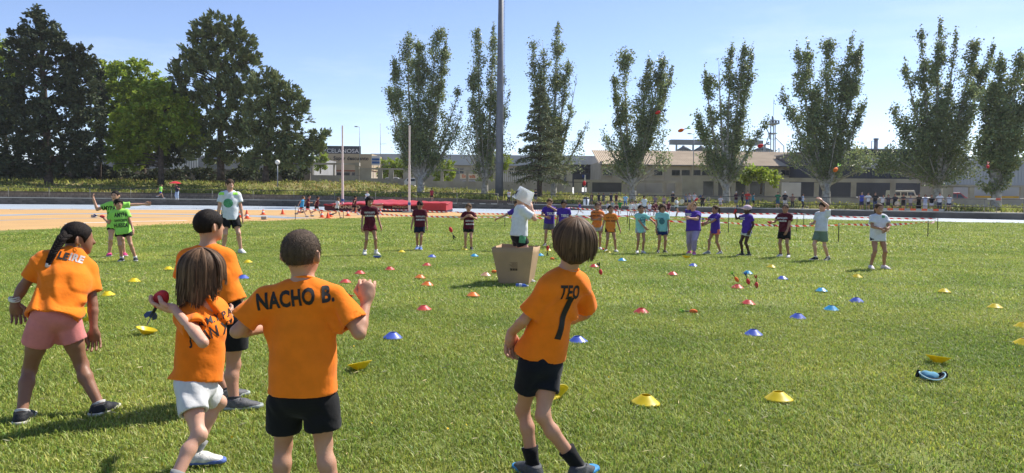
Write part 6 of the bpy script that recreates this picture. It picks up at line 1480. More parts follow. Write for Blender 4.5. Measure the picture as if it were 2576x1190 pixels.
# -- school group waiting on the track by the wall
def sit(H): return dict(pel=0.16, lf=(-0.08, 0.30, 0), rf=(0.08, 0.30, 0), kpole=(0, 0.3, 1), lean=(10, 0), lh=(-0.10, 0.28, 0.30), rh=(0.10, 0.28, 0.30))
grp = [(1508, 533, 509, MAROON, 'dark', 0), (1529, 534, 507, (0.5, 0.5, 0.5), 'dark', 1), (1542, 536, 506, (0.25, 0.3, 0.28), 'brown', 0), (1550, 541, 507, MAROON, 'light', 1), (1560, 538, 505, (0.02, 0.22, 0.05), 'brown', 0),
       (1585, 543, 510, WHITE, 'dark', 0), (1592, 542, 507, WHITE, 'brown', 0), (1601, 543, 509, WHITE, 'dark', 0), (1609, 541, 506, WHITE, 'brown', 0), (1634, 541, 508, WHITE, 'grey', 0), (1642, 542, 512, MAROON, 'dark', 1), (1649, 541, 510, MAROON, 'dark', 0), (1661, 542, 511, MAROON, 'brown', 1), (1672, 540, 510, (0.6, 0.35, 0.35), 'brown', 1), (1682, 541, 511, MAROON, 'dark', 0)]
words = ['maroon-shirted child sitting left of the light grey shirted child by the wall', 'light grey shirted child in the seated group by the wall', 'child in dull green shirt second in the group beside the maroon one', 'fair-haired child in maroon in the group left of the green shirt', 'child in green shirt with an arm out in the group by the wall',
         'leftmost white-shirted child in the standing row on the track', 'second white-shirted child from the left in the standing row', 'third white-shirted child from the left in the standing row', 'fourth white-shirted child, just left of the tall white-shirted youth', 'white-shirted child in pale hat right of the tall youth',
         'dark-haired child in maroon first right of the pale-hatted child', 'second child in maroon right of the pale-hatted child', 'brown-haired child in maroon third right of the pale-hatted child', 'child in dusty pink between the maroon shirts on the track', 'rightmost child in maroon in the group on the track']
for i, ((x, yf, yt, c, hc, st), w) in enumerate(zip(grp, words)):
    H = 1.18 + 0.04 * ((i * 5) % 3); pz = dict(lf=(-0.06, 0.05, 0), rf=(0.07, 0, 0), lean=(14, 0), pel=0.40 if i % 2 else 0.44, lh=(-0.12, 0.14, 0.40), rh=(0.12, 0.15, 0.42)) if not st else dict(pel=0.30, lf=(-0.10, 0.25, 0), rf=(0.10, 0.25, 0), kpole=(0, 0.6, 1), lean=(12, 0), lh=(-0.08, 0.30, 0.40), rh=(0.08, 0.28, 0.40))
    far_kid('grp%d' % i, x, yf, yt, 160 + 15 * ((i * 7) % 5), w, H=H, shirt=c, shorts=BLACK if i % 3 else (0.05, 0.05, 0.08), hcol=hc, skin=('tan', 'olive', 'fair')[i % 3], shoe=(0.4, 0.4, 0.4), group='school group waiting on the track', pose=pz, vox=0.03)
far_kid('tall_white', 1620, 543, 491, 170, 'tall youth in white printed shirt standing among the school group', shirt=(0.68, 0.72, 0.74), shorts=(0.05, 0.05, 0.06), hcol='dark', skin='olive', adult=True, shoe=(0.1, 0.1, 0.1), hair='bob')
far_kid('fan_girl', 1701, 546, 494, 120, 'girl in white top and black shorts holding a round white fan', shirt=(0.68, 0.72, 0.75), shorts=BLACK, slen=0.3, hair='pony', hcol='brown', skin='tan', shoe=(0.5, 0.5, 0.5), pose=dict(lh=(-0.08, 0.16, 0.72), rh=(0.10, 0.10, 0.62)))
J, o, pos, H = KJ['fan_girl']
MB().ellipsoid(J['wrL'] + V(0.10, -0.02, 0.05) - pos, (0.17, 0.012, 0.17), None, 16, 8).build('fan', cloth((0.72, 0.66, 0.60)), o['body'])

# -- spectators along the railing
def spec(x, yt, label, shirt, shorts, skin_='tan', hair='short', hcol='dark', pose=None, rho=0.95, H=None, yf=None, **S):
    tt = (x - CX) / FPX; P0 = curve_pt(tt, rho, h1(tt) - 0.012)
    for _ in range(3):                           # settle the bearing so that the feet stand on the walkway under plate column x
        d = ray(x, 520); tt = d.x / d.y; P0 = curve_pt(tt, rho, h1(tt) - 0.012)
    top = at(x, yt, P0.y); H = H or min(1.86, max(1.2, top.z - P0.z))
    pz = pose or dict(lh=(-0.14, 0.16, 0.60), rh=(0.14, 0.16, 0.60), lpole=(-1, -0.6, -0.4), rpole=(1, -0.6, -0.4), lean=(5, 0))
    J = stand(P0, H, S.pop('yaw', 180 + (x - 1288) / 40), adult=True, **pz)
    st = dict(H=H, base=P0, label=label, vox=0.034, vclo=0.031, far=True, skin=skin_, hair=hair, hcol=hcol, shirt=shirt, shorts=shorts, slen=0.8, shoe=(0.3, 0.3, 0.3), fat=0.95, bulk=0.92, hem=0.05, sleeve=0.6, group='spectators at the railing', seed=int(x) % 50, adult=True); st.update(S)
    o = make_person(J, st); KJ[label] = (J, o, P0, H); return o
CROSS = dict(lh=(0.05, 0.13, 0.66), rh=(-0.05, 0.13, 0.68), lpole=(-1, 0, -0.8), rpole=(1, 0, -0.8))
HANG = dict()
SITW = dict(pel=0.26, lf=(-0.08, 0.28, -0.10), rf=(0.08, 0.30, -0.10), kpole=(0, 1, 0.6), lean=(8, 0), lh=(-0.10, 0.22, 0.42), rh=(0.10, 0.22, 0.42))
DK = (0.03, 0.03, 0.035); GY = (0.25, 0.25, 0.27); JE = (0.05, 0.08, 0.16)
spec(1280, 476, 'woman in white top and dark trousers standing right of the floodlight mast', (0.6, 0.58, 0.56), (0.02, 0.02, 0.03), hair='long', pose=CROSS, slen=1.9, bottom='trousers')
spec(1347, 474, 'person in dark clothes under the cedar behind the tub', DK, (0.25, 0.22, 0.2), hair='long', pose=CROSS)
row = [(1488, 488, (0.10, 0.03, 0.035), 'person in dark red shirt at left end of the row behind the railing'), (1506, 487, (0.02, 0.02, 0.025), 'person in black second from left in the row behind the railing'), (1518, 488, (0.10, 0.10, 0.11), 'person in dark grey with pale chest print third in the row'), (1537, 486, (0.03, 0.035, 0.06), 'person in dark blue fourth in the row behind the railing'), (1550, 489, (0.09, 0.03, 0.03), 'person in brown red left of the light blue shirt')]
for x, yt, c, w in row: spec(x, yt, w, c, (0.04, 0.045, 0.06), 'olive', H=1.30, pose=dict(lh=(-0.12, 0.18, 0.50), rh=(0.12, 0.18, 0.50), lean=(4, 0)))
spec(1573, 488, 'person in light blue shirt and jeans sitting on the wall', (0.30, 0.55, 0.68), (0.12, 0.18, 0.30), 'olive', pose=SITW, H=1.62, slen=1.7, bottom='trousers', rho=0.35)
spec(1648, 494, 'person in dusty mauve shirt sitting behind the school group', (0.28, 0.20, 0.22), GY, pose=SITW, H=1.5, rho=0.5, hair='long', hcol='grey')
spec(1670, 495, 'person in pale pink top sitting next to the mauve shirt', (0.52, 0.33, 0.30), GY, pose=SITW, H=1.48, rho=0.5, hair='long')
spec(1692, 489, 'person in dark shirt and white cap beside the fan girl', (0.03, 0.03, 0.04), DK, pose=CROSS, H=1.5)
spec(1725, 490, 'child in grey top left of two women by the wall', (0.25, 0.27, 0.30), DK, H=1.3)
spec(1734, 488, 'woman with dark hair in pale top second of three by the wall', (0.5, 0.42, 0.42), JE, hair='long', H=1.4)
spec(1746, 483, 'tall woman in white top and jeans behind the throwing arm', (0.6, 0.58, 0.58), JE, hair='long', slen=1.9, bottom='trousers')
spec(1767, 487, 'person in black sitting on the wall right of the throwing girl', (0.015, 0.015, 0.02), (0.015, 0.015, 0.02), pose=SITW, H=1.6, slen=1.8, bottom='trousers')
spec(1812, 490, 'woman in white top sitting by the poplar trunk', (0.58, 0.56, 0.56), (0.4, 0.4, 0.42), hair='long', pose=SITW, H=1.55)
spec(1851, 481, 'man in dark maroon shirt and grey shorts with arms crossed', (0.06, 0.02, 0.03), GY, pose=CROSS)
spec(1866, 480, 'person in black turned sideways next to the red shirt', (0.015, 0.015, 0.02), DK, yaw=110, slen=1.9, bottom='trousers')
spec(1880, 478, 'man in red polo shirt and jeans standing behind the railing', (0.55, 0.045, 0.035), (0.05, 0.09, 0.20), skin_='fair', slen=1.3)
spec(1894, 484, 'person in teal top and black shorts right of the red shirt', (0.05, 0.26, 0.30), BLACK, yaw=100)
spec(1956, 481, 'man in green shirt and blue shorts leaning at the railing', (0.025, 0.17, 0.085), (0.04, 0.10, 0.16), slen=1.0)
spec(1974, 481, 'person in black top and white cap leaning on the railing', (0.02, 0.02, 0.022), (0.55, 0.53, 0.5), slen=1.6)
spec(1993, 486, 'woman in beige brown top leaning on the railing', (0.22, 0.14, 0.11), DK, hair='long', slen=1.9, bottom='trousers')
spec(2018, 486, 'person in light blue shirt and black trousers with a dark bag', (0.32, 0.46, 0.64), (0.02, 0.02, 0.025), yaw=130, slen=1.9, bottom='trousers')
spec(2167, 482, 'man in blue tank top and dark shorts at the railing', (0.05, 0.08, 0.36), (0.03, 0.035, 0.07), slen=0.9, sleeve=0.0, hcol='grey')
spec(2183, 483, 'man in white shirt right of the blue tank top', (0.68, 0.68, 0.68), DK, hcol='dark')
spec(2201, 482, 'man in black shirt and jeans with beard at the railing', (0.018, 0.018, 0.02), (0.06, 0.08, 0.15), slen=1.9, bottom='trousers')
spec(2219, 488, 'person in white shirt leaning sideways on the railing', (0.68, 0.68, 0.68), DK, pose=dict(lh=(-0.30, 0.16, 0.58), rh=(0.12, 0.18, 0.58), lean=(12, -8)))
spec(2234, 488, 'person in dark grey left of the woman with the straw hat', (0.07, 0.065, 0.075), DK, hair='long')
spec(2251, 486, 'woman in black shirt holding a straw hat at the railing', (0.02, 0.02, 0.022), BLACK, hair='bob', hcol='brown')
spec(2272, 486, 'woman in black dress leaning on the railing in front of the cream van', (0.015, 0.015, 0.018), (0.03, 0.025, 0.025), hair='long', pose=CROSS)
spec(2290, 489, 'person in greyish white shirt in front of the cream van bonnet', (0.40, 0.38, 0.37), (0.16, 0.14, 0.12), hcol='grey')
sp = spec(2311, 486, 'woman in long black dress right of the cream van', (0.012, 0.012, 0.014), (0.012, 0.012, 0.014), hair='long', slen=1.95, flare=1.9, bottom='long_skirt')
spec(2327, 488, 'woman in pale blue shirt and white trousers at the railing', (0.45, 0.52, 0.66), (0.66, 0.66, 0.68), hair='long', hcol='brown', slen=1.92, flare=1.5, bottom='trousers')
spec(2343, 488, 'man in black shirt and white shorts at the railing', (0.015, 0.015, 0.018), (0.62, 0.62, 0.62), slen=0.7)
spec(2363, 483, 'man in white shirt with blue print and dark jeans', (0.70, 0.70, 0.71), (0.05, 0.06, 0.09), slen=1.6)
spec(2387, 488, 'girl in white top and dark blue skirt at the right end of the spectators', (0.60, 0.62, 0.66), (0.03, 0.045, 0.10), hair='long', slen=0.5, flare=1.4, bottom='skirt', H=1.42)
for k, c in (('person in black top and white cap leaning on the railing', (0.7, 0.7, 0.7)), ('person in dark shirt and white cap beside the fan girl', (0.7, 0.7, 0.68)), ('man in dark maroon shirt and grey shorts with arms crossed', (0.45, 0.43, 0.40))):
    J, o, pos, H = KJ[k]; MB().ellipsoid(J['hd'] + J['hu'] * 0.05 - pos, (0.10, 0.115, 0.075), None, 10, 6).build('cap', cloth(c), o['body'])
J, o, pos, H = KJ['woman in black shirt holding a straw hat at the railing']
hp_ = J['ch'] + V(0.02, -0.34, -0.42); hat = MB(); Mh = Matrix.Translation(hp_) @ Matrix.Rotation(R(82), 4, 'X')
hat.lathe([(0.235, 0.0), (0.22, 0.008), (0.10, 0.012), (0.095, 0.07), (0.06, 0.10), (0.001, 0.105)], 20, None); h_ = hat.build('straw_hat', mat('straw', (0.62, 0.52, 0.36), 0.9, 0.15, 40, bump=0.4, bscale=90)); h_.matrix_world = Mh
tag(h_, 'pale straw hat hanging in front of the woman in black at the railing', 'hat')
J, o, pos, H = KJ['person in light blue shirt and black trousers with a dark bag']
bg_ = MB(); bg_.ellipsoid((0, 0, 0), (0.16, 0.12, 0.22), None, 10, 8); q = bg_.build('shoulder_bag', cloth((0.02, 0.022, 0.03))); q.location = J['pel'] + V(-0.24, -0.05, 0.18); tag(q, 'dark bag carried on the back of the light blue shirted spectator', 'bag')
# umbrella over the woman on the walkway
J, o, pos, H = KJ['umbrella_woman']; u = empty('umbrella', J['wrR']); mu_ = cloth((0.50, 0.02, 0.03)); c = V(0.02, 0.0, 0.42)
MB().tube([V(0, 0, -0.1), c + V(0, 0, 0.09)], 0.012, 6).build('shaft', m_rail, u)
N = 8
for k in range(N):
    a0, a1 = 2 * math.pi * k / N, 2 * math.pi * (k + 1) / N; vs = []; fs = []
    for i in range(5):
        r_ = 0.56 * i / 4; z = 0.07 - 0.22 * (i / 4) ** 2
        vs += [c + V(r_ * math.cos(a0), r_ * math.sin(a0), z), c + V(r_ * math.cos((a0 + a1) / 2) * 0.96, r_ * math.sin((a0 + a1) / 2) * 0.96, z + 0.012 * i / 4), c + V(r_ * math.cos(a1), r_ * math.sin(a1), z)]
    for i in range(4):
        for q in (0, 1): fs.append((i*3+q, i*3+q+1, (i+1)*3+q+1, (i+1)*3+q))
    MB().add(vs, fs, True).build('panel', mu_, u)
tag(u, 'open red umbrella held by the woman on the walkway', 'umbrella')
# ------------------------------------------------------------------ things on the field
def plastic(name, col): return mat(name, col, 0.38, 0.06, 6, spec=0.45, trans=0.22)
CONEC = {'yellow': plastic('cone_yellow', (0.80, 0.62, 0.02)), 'blue': plastic('cone_blue', (0.10, 0.16, 0.62)), 'sky': plastic('cone_sky', (0.05, 0.38, 0.68)), 'red': plastic('cone_red', (0.72, 0.09, 0.08)), 'orange': plastic('cone_orange', (0.82, 0.22, 0.04)), 'peach': plastic('cone_peach', (0.72, 0.42, 0.26))}
cone_me = {}
for k, mm in CONEC.items():
    mb = MB(); mb.lathe([(0.094, 0.0), (0.0955, 0.003), (0.088, 0.008), (0.060, 0.030), (0.034, 0.052), (0.032, 0.0535), (0.0305, 0.052), (0.057, 0.028), (0.086, 0.005), (0.091, 0.0)], 28)
    me = mb.mesh('disc_cone'); me.materials.append(mm); cone_me[k] = me
CN = {'yellow': 'yellow', 'blue': 'blue', 'sky': 'sky blue', 'red': 'red', 'orange': 'orange', 'peach': 'pale peach'}
def cone(x, y, col, label, flip=None):
    p = gp(x, y); o = obj('disc_cone', cone_me[col], None); yw = gp(x, y).y
    o.location = (p.x, p.y, 0.012); o.rotation_euler = (R(random.uniform(-4, 4)), R(random.uniform(-4, 4)), random.uniform(0, 6))
    if flip: o.location.z = flip[2]; o.rotation_euler = (R(flip[0]), R(flip[1]), 0)
    tag(o, label, 'cone', 'marker cones scattered on the grass'); return o
cone(270, 745, 'yellow', 'yellow disc cone right of the braided girl, third in the row toward the lime boy')
cone(337, 710, 'yellow', 'yellow disc cone second in the row below the lime-shirted boy')
cone(423, 680, 'yellow', 'yellow disc cone just right of and below the lime-shirted boy')
cone(623, 662, 'yellow', 'small yellow disc cone below the shoe of the teenage boy')
cone(1010, 636, 'yellow', 'yellow disc cone right of the maroon girl in white shoes')
cone(217, 812, 'yellow', 'yellow disc cone half hidden by the braided girl’s arm', (72, 20, 0.07))
cone(370, 845, 'yellow', 'upturned yellow disc cone under the hand with the red rocket', (176, 14, 0.07))
cone(556, 910, 'yellow', 'yellow disc cone partly hidden behind the long-haired girl', (70, -25, 0.07))
cone(905, 934, 'yellow', 'upturned yellow disc cone right of the NACHO B. boy', (170, -12, 0.07))
cone(1394, 1008, 'yellow', 'yellow disc cone on edge behind the leaning boy’s thigh', (142, -14, 0.07))
cone(1624, 1018, 'yellow', 'large yellow disc cone right of the leaning boy in the foreground')
cone(1958, 1009, 'yellow', 'large yellow disc cone in the foreground, rightmost of the near pair')
cone(2360, 917, 'yellow', 'upturned yellow disc cone beside the fallen blue cap', (172, 8, 0.07))
cone(2503, 777, 'yellow', 'yellow disc cone near the right edge, upper of the two whole ones')
cone(2375, 737, 'yellow', 'yellow disc cone far right, above and left of the edge cones')
cone(2155, 699, 'yellow', 'yellow disc cone below the smiling girl in white')
cone(1940, 674, 'yellow', 'yellow disc cone below the boy in maroon holding a rocket')
cone(1727, 651, 'yellow', 'upturned yellow disc cone at the feet of the throwing girl', (172, 6, 0.06))
cone(1169, 630, 'yellow', 'yellow disc cone at the feet of the small maroon boy')
cone(2573, 826, 'yellow', 'yellow disc cone cut by the right edge, upper one')
cone(2575, 869, 'yellow', 'yellow disc cone cut by the right edge, lower one')
cone(1528, 637, 'yellow', 'yellow disc cone at the feet of the orange girl with hanging arms')
cone(1379, 632, 'yellow', 'yellow disc cone under the upright red rocket by the purple boy')
cone(612, 702, 'blue', 'blue disc cone right of the cropped-hair boy’s shoulder')
cone(988, 853, 'blue', 'blue disc cone right of the raised elbow of the NACHO B. boy')
cone(1453, 863, 'blue', 'blue disc cone right of the leaning boy’s hip')
cone(1895, 845, 'blue', 'nearest blue disc cone on the right half of the field')
cone(2007, 803, 'blue', 'second nearest blue disc cone on the right half of the field')
cone(2154, 761, 'blue', 'blue disc cone right of the two sky blue cones')
cone(1968, 704, 'blue', 'blue disc cone right of the three rockets lying together')
cone(1744, 671, 'blue', 'blue disc cone below the upturned yellow cone by the throwing girl')
cone(1087, 648, 'blue', 'blue disc cone below the boy in sunglasses')
cone(949, 650, 'blue', 'upturned blue disc cone at the shoes of the maroon girl', (176, 0, 0.055))
cone(1193, 646, 'sky', 'sky blue disc cone left of the cardboard box')
cone(1565, 657, 'sky', 'sky blue disc cone below the orange girl with hanging arms')
cone(1359, 645, 'sky', 'sky blue disc cone peeking out behind the cardboard box')
cone(2066, 735, 'sky', 'upper sky blue disc cone right of the rockets')
cone(2091, 782, 'sky', 'lower sky blue disc cone right of the red cone')
cone(1881, 690, 'sky', 'sky blue disc cone among the three lying rockets')
cone(869, 713, 'red', 'red disc cone above the NACHO B. boy’s right sleeve')
cone(905, 690, 'red', 'red disc cone left in the far red row')
cone(980, 680, 'red', 'red disc cone below and right of the maroon girl')
cone(1074, 670, 'red', 'red disc cone farthest of the row left of the box')
cone(872, 752, 'red', 'upturned red disc cone touching the sleeve of the NACHO B. boy', (165, 10, 0.06))
cone(1066, 782, 'red', 'red disc cone alone right of the raised fist')
cone(1692, 693, 'red', 'red disc cone left of the lying rockets')
cone(1613, 789, 'red', 'red disc cone right of the leaning boy’s back')
cone(1882, 767, 'red', 'red disc cone below the three lying rockets')
cone(1855, 726, 'red', 'red disc cone just under the three lying rockets')
cone(1494, 673, 'red', 'red disc cone beside the nose-down red rocket')
cone(1057, 701, 'orange', 'orange disc cone upper of the close pair')
cone(1075, 719, 'orange', 'orange disc cone lower of the close pair')
cone(1190, 747, 'orange', 'orange disc cone left of the cardboard box shadow')
cone(1222, 695, 'peach', 'pale peach disc cone left of the cardboard box')

# -- foam rockets
m_foam = {'red': mat('foam_red', (0.62, 0.045, 0.05), 0.8, 0.12, 20, bump=0.2, bscale=120), 'orange': mat('foam_orange', (0.80, 0.17, 0.03), 0.8, 0.12, 20, bump=0.2, bscale=120)}
m_tail = {'blue': plastic('fin_blue', (0.03, 0.07, 0.32)), 'lime': plastic('fin_lime', (0.36, 0.72, 0.05)), 'black': plastic('fin_black', (0.015, 0.016, 0.02)), 'red': plastic('fin_red', (0.55, 0.05, 0.04))}
m_shaft = mat('shaft_black', (0.012, 0.013, 0.016), 0.5, 0.05, 5)
rk_me = {}
def rocket(pos, d, ball, tail, label, sc=1.0):
    d = Vector(d).normalized(); e = empty('foam_rocket', pos)
    e.rotation_euler = d.to_track_quat('Z', 'Y').to_euler(); e.scale = (sc * 0.68,) * 3
    prof = [(0.001, 0.075), (0.012, 0.071), (0.030, 0.052), (0.040, 0.022), (0.0425, 0.0), (0.040, -0.022), (0.030, -0.050), (0.016, -0.066), (0.001, -0.069)]
    if ball not in rk_me: q = MB().lathe(prof, 16).mesh('foam_head'); q.materials.append(m_foam[ball]); rk_me[ball] = q
    if 'sh' not in rk_me: q = MB().tube([V(0, 0, -0.06), V(0, 0, -0.19)], 0.009, 8).mesh('shaft'); q.materials.append(m_shaft); rk_me['sh'] = q
    if 'f' + tail not in rk_me:
        q = MB(); vs = [(0.007, 0, -0.135), (0.036, 0, -0.185), (0.042, 0, -0.225), (0.022, 0, -0.235), (0.007, 0, -0.19)]; q.add([(a, 0.0015, c) for a, b, c in vs] + [(a, -0.0015, c) for a, b, c in vs], [(0, 1, 2, 3, 4), (9, 8, 7, 6, 5)] + [(i, 5 + i, 5 + (i + 1) % 5, (i + 1) % 5) for i in range(5)])
        q = q.mesh('fin'); q.materials.append(m_tail[tail]); rk_me['f' + tail] = q
    obj('foam_head', rk_me[ball], None, e); obj('shaft', rk_me['sh'], None, e)
    for k in range(3): obj('fin', rk_me['f' + tail], None, e).rotation_euler = (0, 0, k * 2.094)
    tag(e, label, 'rocket', 'foam rockets'); return e
def img_dir(dx, dy, dz=0.0): return _r * dx + _u * (-dy) + _f * dz       # a direction as it reads on the plate
rocket(at(1713, 328, 11.5), img_dir(-1, 0.35), 'orange', 'lime', 'orange rocket with lime fins flying highest between two poplars')
rocket(at(1655, 283, 13), img_dir(-1, 0.3, 0.4), 'red', 'blue', 'red rocket flying in front of the forked poplar crown')
rocket(at(1913, 367, 11.5), img_dir(-1, 0.3), 'red', 'blue', 'red rocket with blue fins flying in front of the silos')
rocket(at(2102, 427, 10), img_dir(-0.6, 0.5, -0.6), 'orange', 'lime', 'orange rocket with lime fins flying in front of the broad poplar')
rocket(at(2485, 419, 13), img_dir(-0.4, 0.6, -0.6), 'red', 'red', 'red rocket flying in front of the dark right-edge poplar', 0.9)
rocket(at(1470, 461, 13.5), img_dir(0.1, 1.0), 'red', 'blue', 'red rocket falling nose down right of the cedar')
rocket(at(1134, 578, 12), img_dir(-0.4, -1.0), 'red', 'black', 'red rocket in the air left of the cardboard box')
rocket(at(1378, 624, 14), img_dir(0.1, -1.0), 'red', 'black', 'red rocket upright below the purple shirted boy')
rocket(gp(1389, 655) + V(0, 0, 0.035), (-1, -0.1, 0), 'orange', 'lime', 'orange rocket lying right of the cardboard box')
rocket(at(1511, 684, 11.8), img_dir(0.25, 1.0), 'red', 'black', 'red rocket nose down in the grass beside a red cone')
rocket(gp(1243, 688) + V(0, 0, 0.035), (-1, -0.2, 0), 'orange', 'black', 'orange rocket lying against the left of the cardboard box')
rocket(gp(1517, 630) + V(0, 0, 0.035), (0.2, -1, 0), 'red', 'black', 'red rocket head on the grass between the orange girls')
rocket(at(1853, 703, 11.5), img_dir(0.6, 0.8), 'orange', 'lime', 'orange rocket with lime fins, leftmost of the three together')
rocket(at(1882, 708, 11.3), img_dir(0.35, 1.0), 'red', 'blue', 'red rocket with dark fins, middle of the three together')
rocket(at(1903, 717, 11.1), img_dir(0.05, 1.0), 'red', 'red', 'red rocket with red fins, rightmost of the three together')
rocket(gp(1744, 791) + V(0, 0, 0.035), (1, -0.35, 0), 'orange', 'lime', 'orange rocket lying alone on the grass right of centre')
rocket(at(404, 753, 3.47), img_dir(0.55, -0.55, -0.55), 'red', 'blue', 'red rocket held up by the long-haired girl', 1.25)
J = KJ['lime_boy'][0]; rocket(J['wrR'] + J['haR'] * 0.07 + V(0, -0.03, 0.02), img_dir(0.9, 0.15, 0.2), 'red', 'blue', 'red rocket with blue fins held behind by the lime-shirted boy')
J = KJ['maroon_right'][0]; rocket(J['wrR'] + J['haR'] * 0.13, img_dir(-0.85, -0.45), 'red', 'black', 'red rocket held by the tail by the boy in maroon at right')
J = KJ['purple_throw'][0]; rocket(J['wrR'] + J['haR'] * 0.07 + V(0, -0.03, 0), img_dir(-0.6, 0.5), 'red', 'blue', 'red rocket in the raised hand of the purple girl throwing')
J = KJ['purple_cap'][0]; rocket(J['wrR'] + J['haR'] * 0.07 + V(0, -0.03, 0), img_dir(-0.4, 0.9), 'red', 'blue', 'red rocket in the raised hand of the child in the pink cap')
J = KJ['purple_coral'][0]; rocket(J['wrR'] + J['haR'] * 0.07 + V(0, -0.03, 0), img_dir(-0.1, 1), 'red', 'blue', 'red rocket held in front by the girl in coral shorts')

# -- cardboard box
m_card = mat('cardboard', (0.45, 0.295, 0.165), 0.85, 0.08, 2.5, bump=0.15, bscale=40, col2=(0.34, 0.23, 0.135))
m_cardp = mat('card_print', (0.10, 0.065, 0.04), 0.85, 0.1, 10)
g0 = gp(1300, 716); bx_ = empty('cardboard_box', V(g0.x, g0.y + 0.26, 0), R(-9)); tag(bx_, 'open cardboard box standing on the grass with a person inside', 'box')
bt, tp, hh = [(-0.24, -0.24), (0.22, -0.24), (0.24, 0.22), (-0.23, 0.22)], [(-0.345, -0.34), (0.30, -0.33), (0.335, 0.27), (-0.30, 0.30)], 0.575
th = 0.007
for i in range(4):
    j = (i + 1) % 4; a, b, c, d = Vector((*bt[i], 0)), Vector((*bt[j], 0)), Vector((*tp[j], hh + 0.012 * (-1) ** i)), Vector((*tp[i], hh + 0.012 * (-1) ** (i + 1)))
    n = (b - a).cross(d - a).normalized(); vs = []; N = 6                # slightly bowed side
    for q in range(N + 1):
        for r_ in range(N + 1):
            s_, t_ = q / N, r_ / N; p = a.lerp(b, s_).lerp(d.lerp(c, s_), t_); p += n * (0.012 * math.sin(math.pi * s_) * math.sin(math.pi * t_ * 0.9 + 0.2)) + V(0, 0, 0.006 * math.sin(7 * s_ + i) * t_); vs.append(p)
    m2 = len(vs); vs += [p - n * th for p in vs]; fs = []
    for q in range(N):
        for r_ in range(N): k0 = q * (N + 1) + r_; fs += [(k0, k0 + N + 1, k0 + N + 2, k0 + 1), (m2 + k0 + 1, m2 + k0 + N + 2, m2 + k0 + N + 1, m2 + k0)]
    for q in range(N): k0 = q * (N + 1) + N; fs.append((k0, k0 + N + 1, m2 + k0 + N + 1, m2 + k0))
    MB().add(vs, fs, True).build('side', m_card, bx_)
mb = MB(); mb.box((-0.235, -0.235, 0.004), (0.225, 0.215, 0.012)); mb.build('bottom', m_card, bx_)
def on_front(u, v, off=0.016):
    a, b, c, d = Vector((*bt[0], 0)), Vector((*bt[1], 0)), Vector((*tp[1], hh)), Vector((*tp[0], hh)); n = (b - a).cross(d - a).normalized(); return a.lerp(b, u).lerp(d.lerp(c, u), v) + n * (off + 0.0 )
def front_quad(name, u0, v0, u1, v1): MB().add([on_front(u0, v0), on_front(u1, v0), on_front(u1, v1), on_front(u0, v1)], [(0, 1, 2, 3)]).build(name, m_cardp, bx_)
for k in range(3): front_quad('icon', 0.42 + 0.072 * k, 0.385, 0.482 + 0.072 * k, 0.445)
for k in range(7): front_quad('text_line', 0.48 - 0.03 * ((k * 5) % 4), 0.47 + 0.022 * k, 0.63, 0.476 + 0.022 * k)
# -- blue bottle at its foot
p = gp(1312, 724); bo = empty('water_bottle', p + V(0, 0, 0.032), R(-14)); tag(bo, 'crushed blue plastic bottle lying at the foot of the box', 'bottle')
Mx = Matrix.Rotation(math.pi / 2, 4, 'Y')
M_pet = mat('blue_pet', (0.10, 0.20, 0.62), 0.2, 0.15, 12, spec=0.6, trans=0.35)
MB().lathe([(0.002, -0.085), (0.026, -0.085), (0.032, -0.075), (0.028, -0.04), (0.033, -0.01), (0.029, 0.02), (0.030, 0.045), (0.014, 0.075), (0.012, 0.085)], 14, Mx).build('body', M_pet, bo)
MB().lathe([(0.002, 0.103), (0.014, 0.103), (0.014, 0.084), (0.002, 0.084)], 12, Mx).build('cap', m_whitepanel, bo); MB().lathe([(0.0335, -0.035), (0.0345, -0.01), (0.0315, 0.012)], 14, Mx).build('label_band', mat('bottle_label', (0.55, 0.62, 0.75), 0.5, 0.3, 30), bo)
# -- cap lying in the grass
p = gp(2340, 960); cp = empty('fallen_cap', p + V(0, 0, 0.01), R(-4)); tag(cp, 'crumpled light blue and black cap lying on the grass at right', 'cap')
cp.scale = (0.88,) * 3; m_cb = cloth((0.13, 0.34, 0.46)); m_ck = cloth((0.012, 0.012, 0.014))
vs, fs = [], []; N = 16
for i in range(N + 1):
    a = math.pi * (1.02 + 0.96 * i / N); w = 0.038 * math.sin(math.pi * i / N) ** 0.6 + 0.006
    for (rr, z) in ((0.088, 0.018 + 0.028 * abs(math.cos(a)) ** 2), (0.088 + w * 0.5, 0.030 + 0.03 * abs(math.cos(a)) ** 2), (0.088 + w, 0.022 + 0.05 * abs(math.cos(a)) ** 2)): vs.append((rr * math.cos(a), rr * math.sin(a) * 0.62 - 0.004, z))
for i in range(N):
    for k in (0, 1): fs.append((i*3+k, (i+1)*3+k, (i+1)*3+k+1, i*3+k+1))
br_ = MB().add(vs, fs, True).build('brim', m_ck, cp); s_ = br_.modifiers.new('t', 'SOLIDIFY'); s_.thickness = 0.005
MB().tube([V(*vs[i*3+2]) + V(0, -0.002, 0.002) for i in range(N + 1)], 0.0055, 6).build('edge_piping', cloth((0.45, 0.68, 0.74)), cp)
vx = Vox((-0.14, -0.1, -0.01), (0.14, 0.14, 0.12), 0.005)
vx.ell(V(-0.005, 0.02, 0.03), (V(1, 0, 0), V(0, 1, 0), V(0, 0, 1)), (0.075, 0.055, 0.038)); vx.ell(V(-0.03, 0.03, 0.045), (V(1, 0, 0), V(0, 1, 0), V(0, 0, 1)), (0.035, 0.03, 0.03), 0.02); vx.ell(V(0.04, 0.02, 0.04), (V(1, 0, 0), V(0, 1, 0), V(0, 0, 1)), (0.04, 0.03, 0.025), 0.02); vx.wrinkle(0.012, 120, 5, V(1, 0, 0), V(0, 0, 1))
sdf_obj('crown', vx, m_cb, cp, V(0, 0, 0))
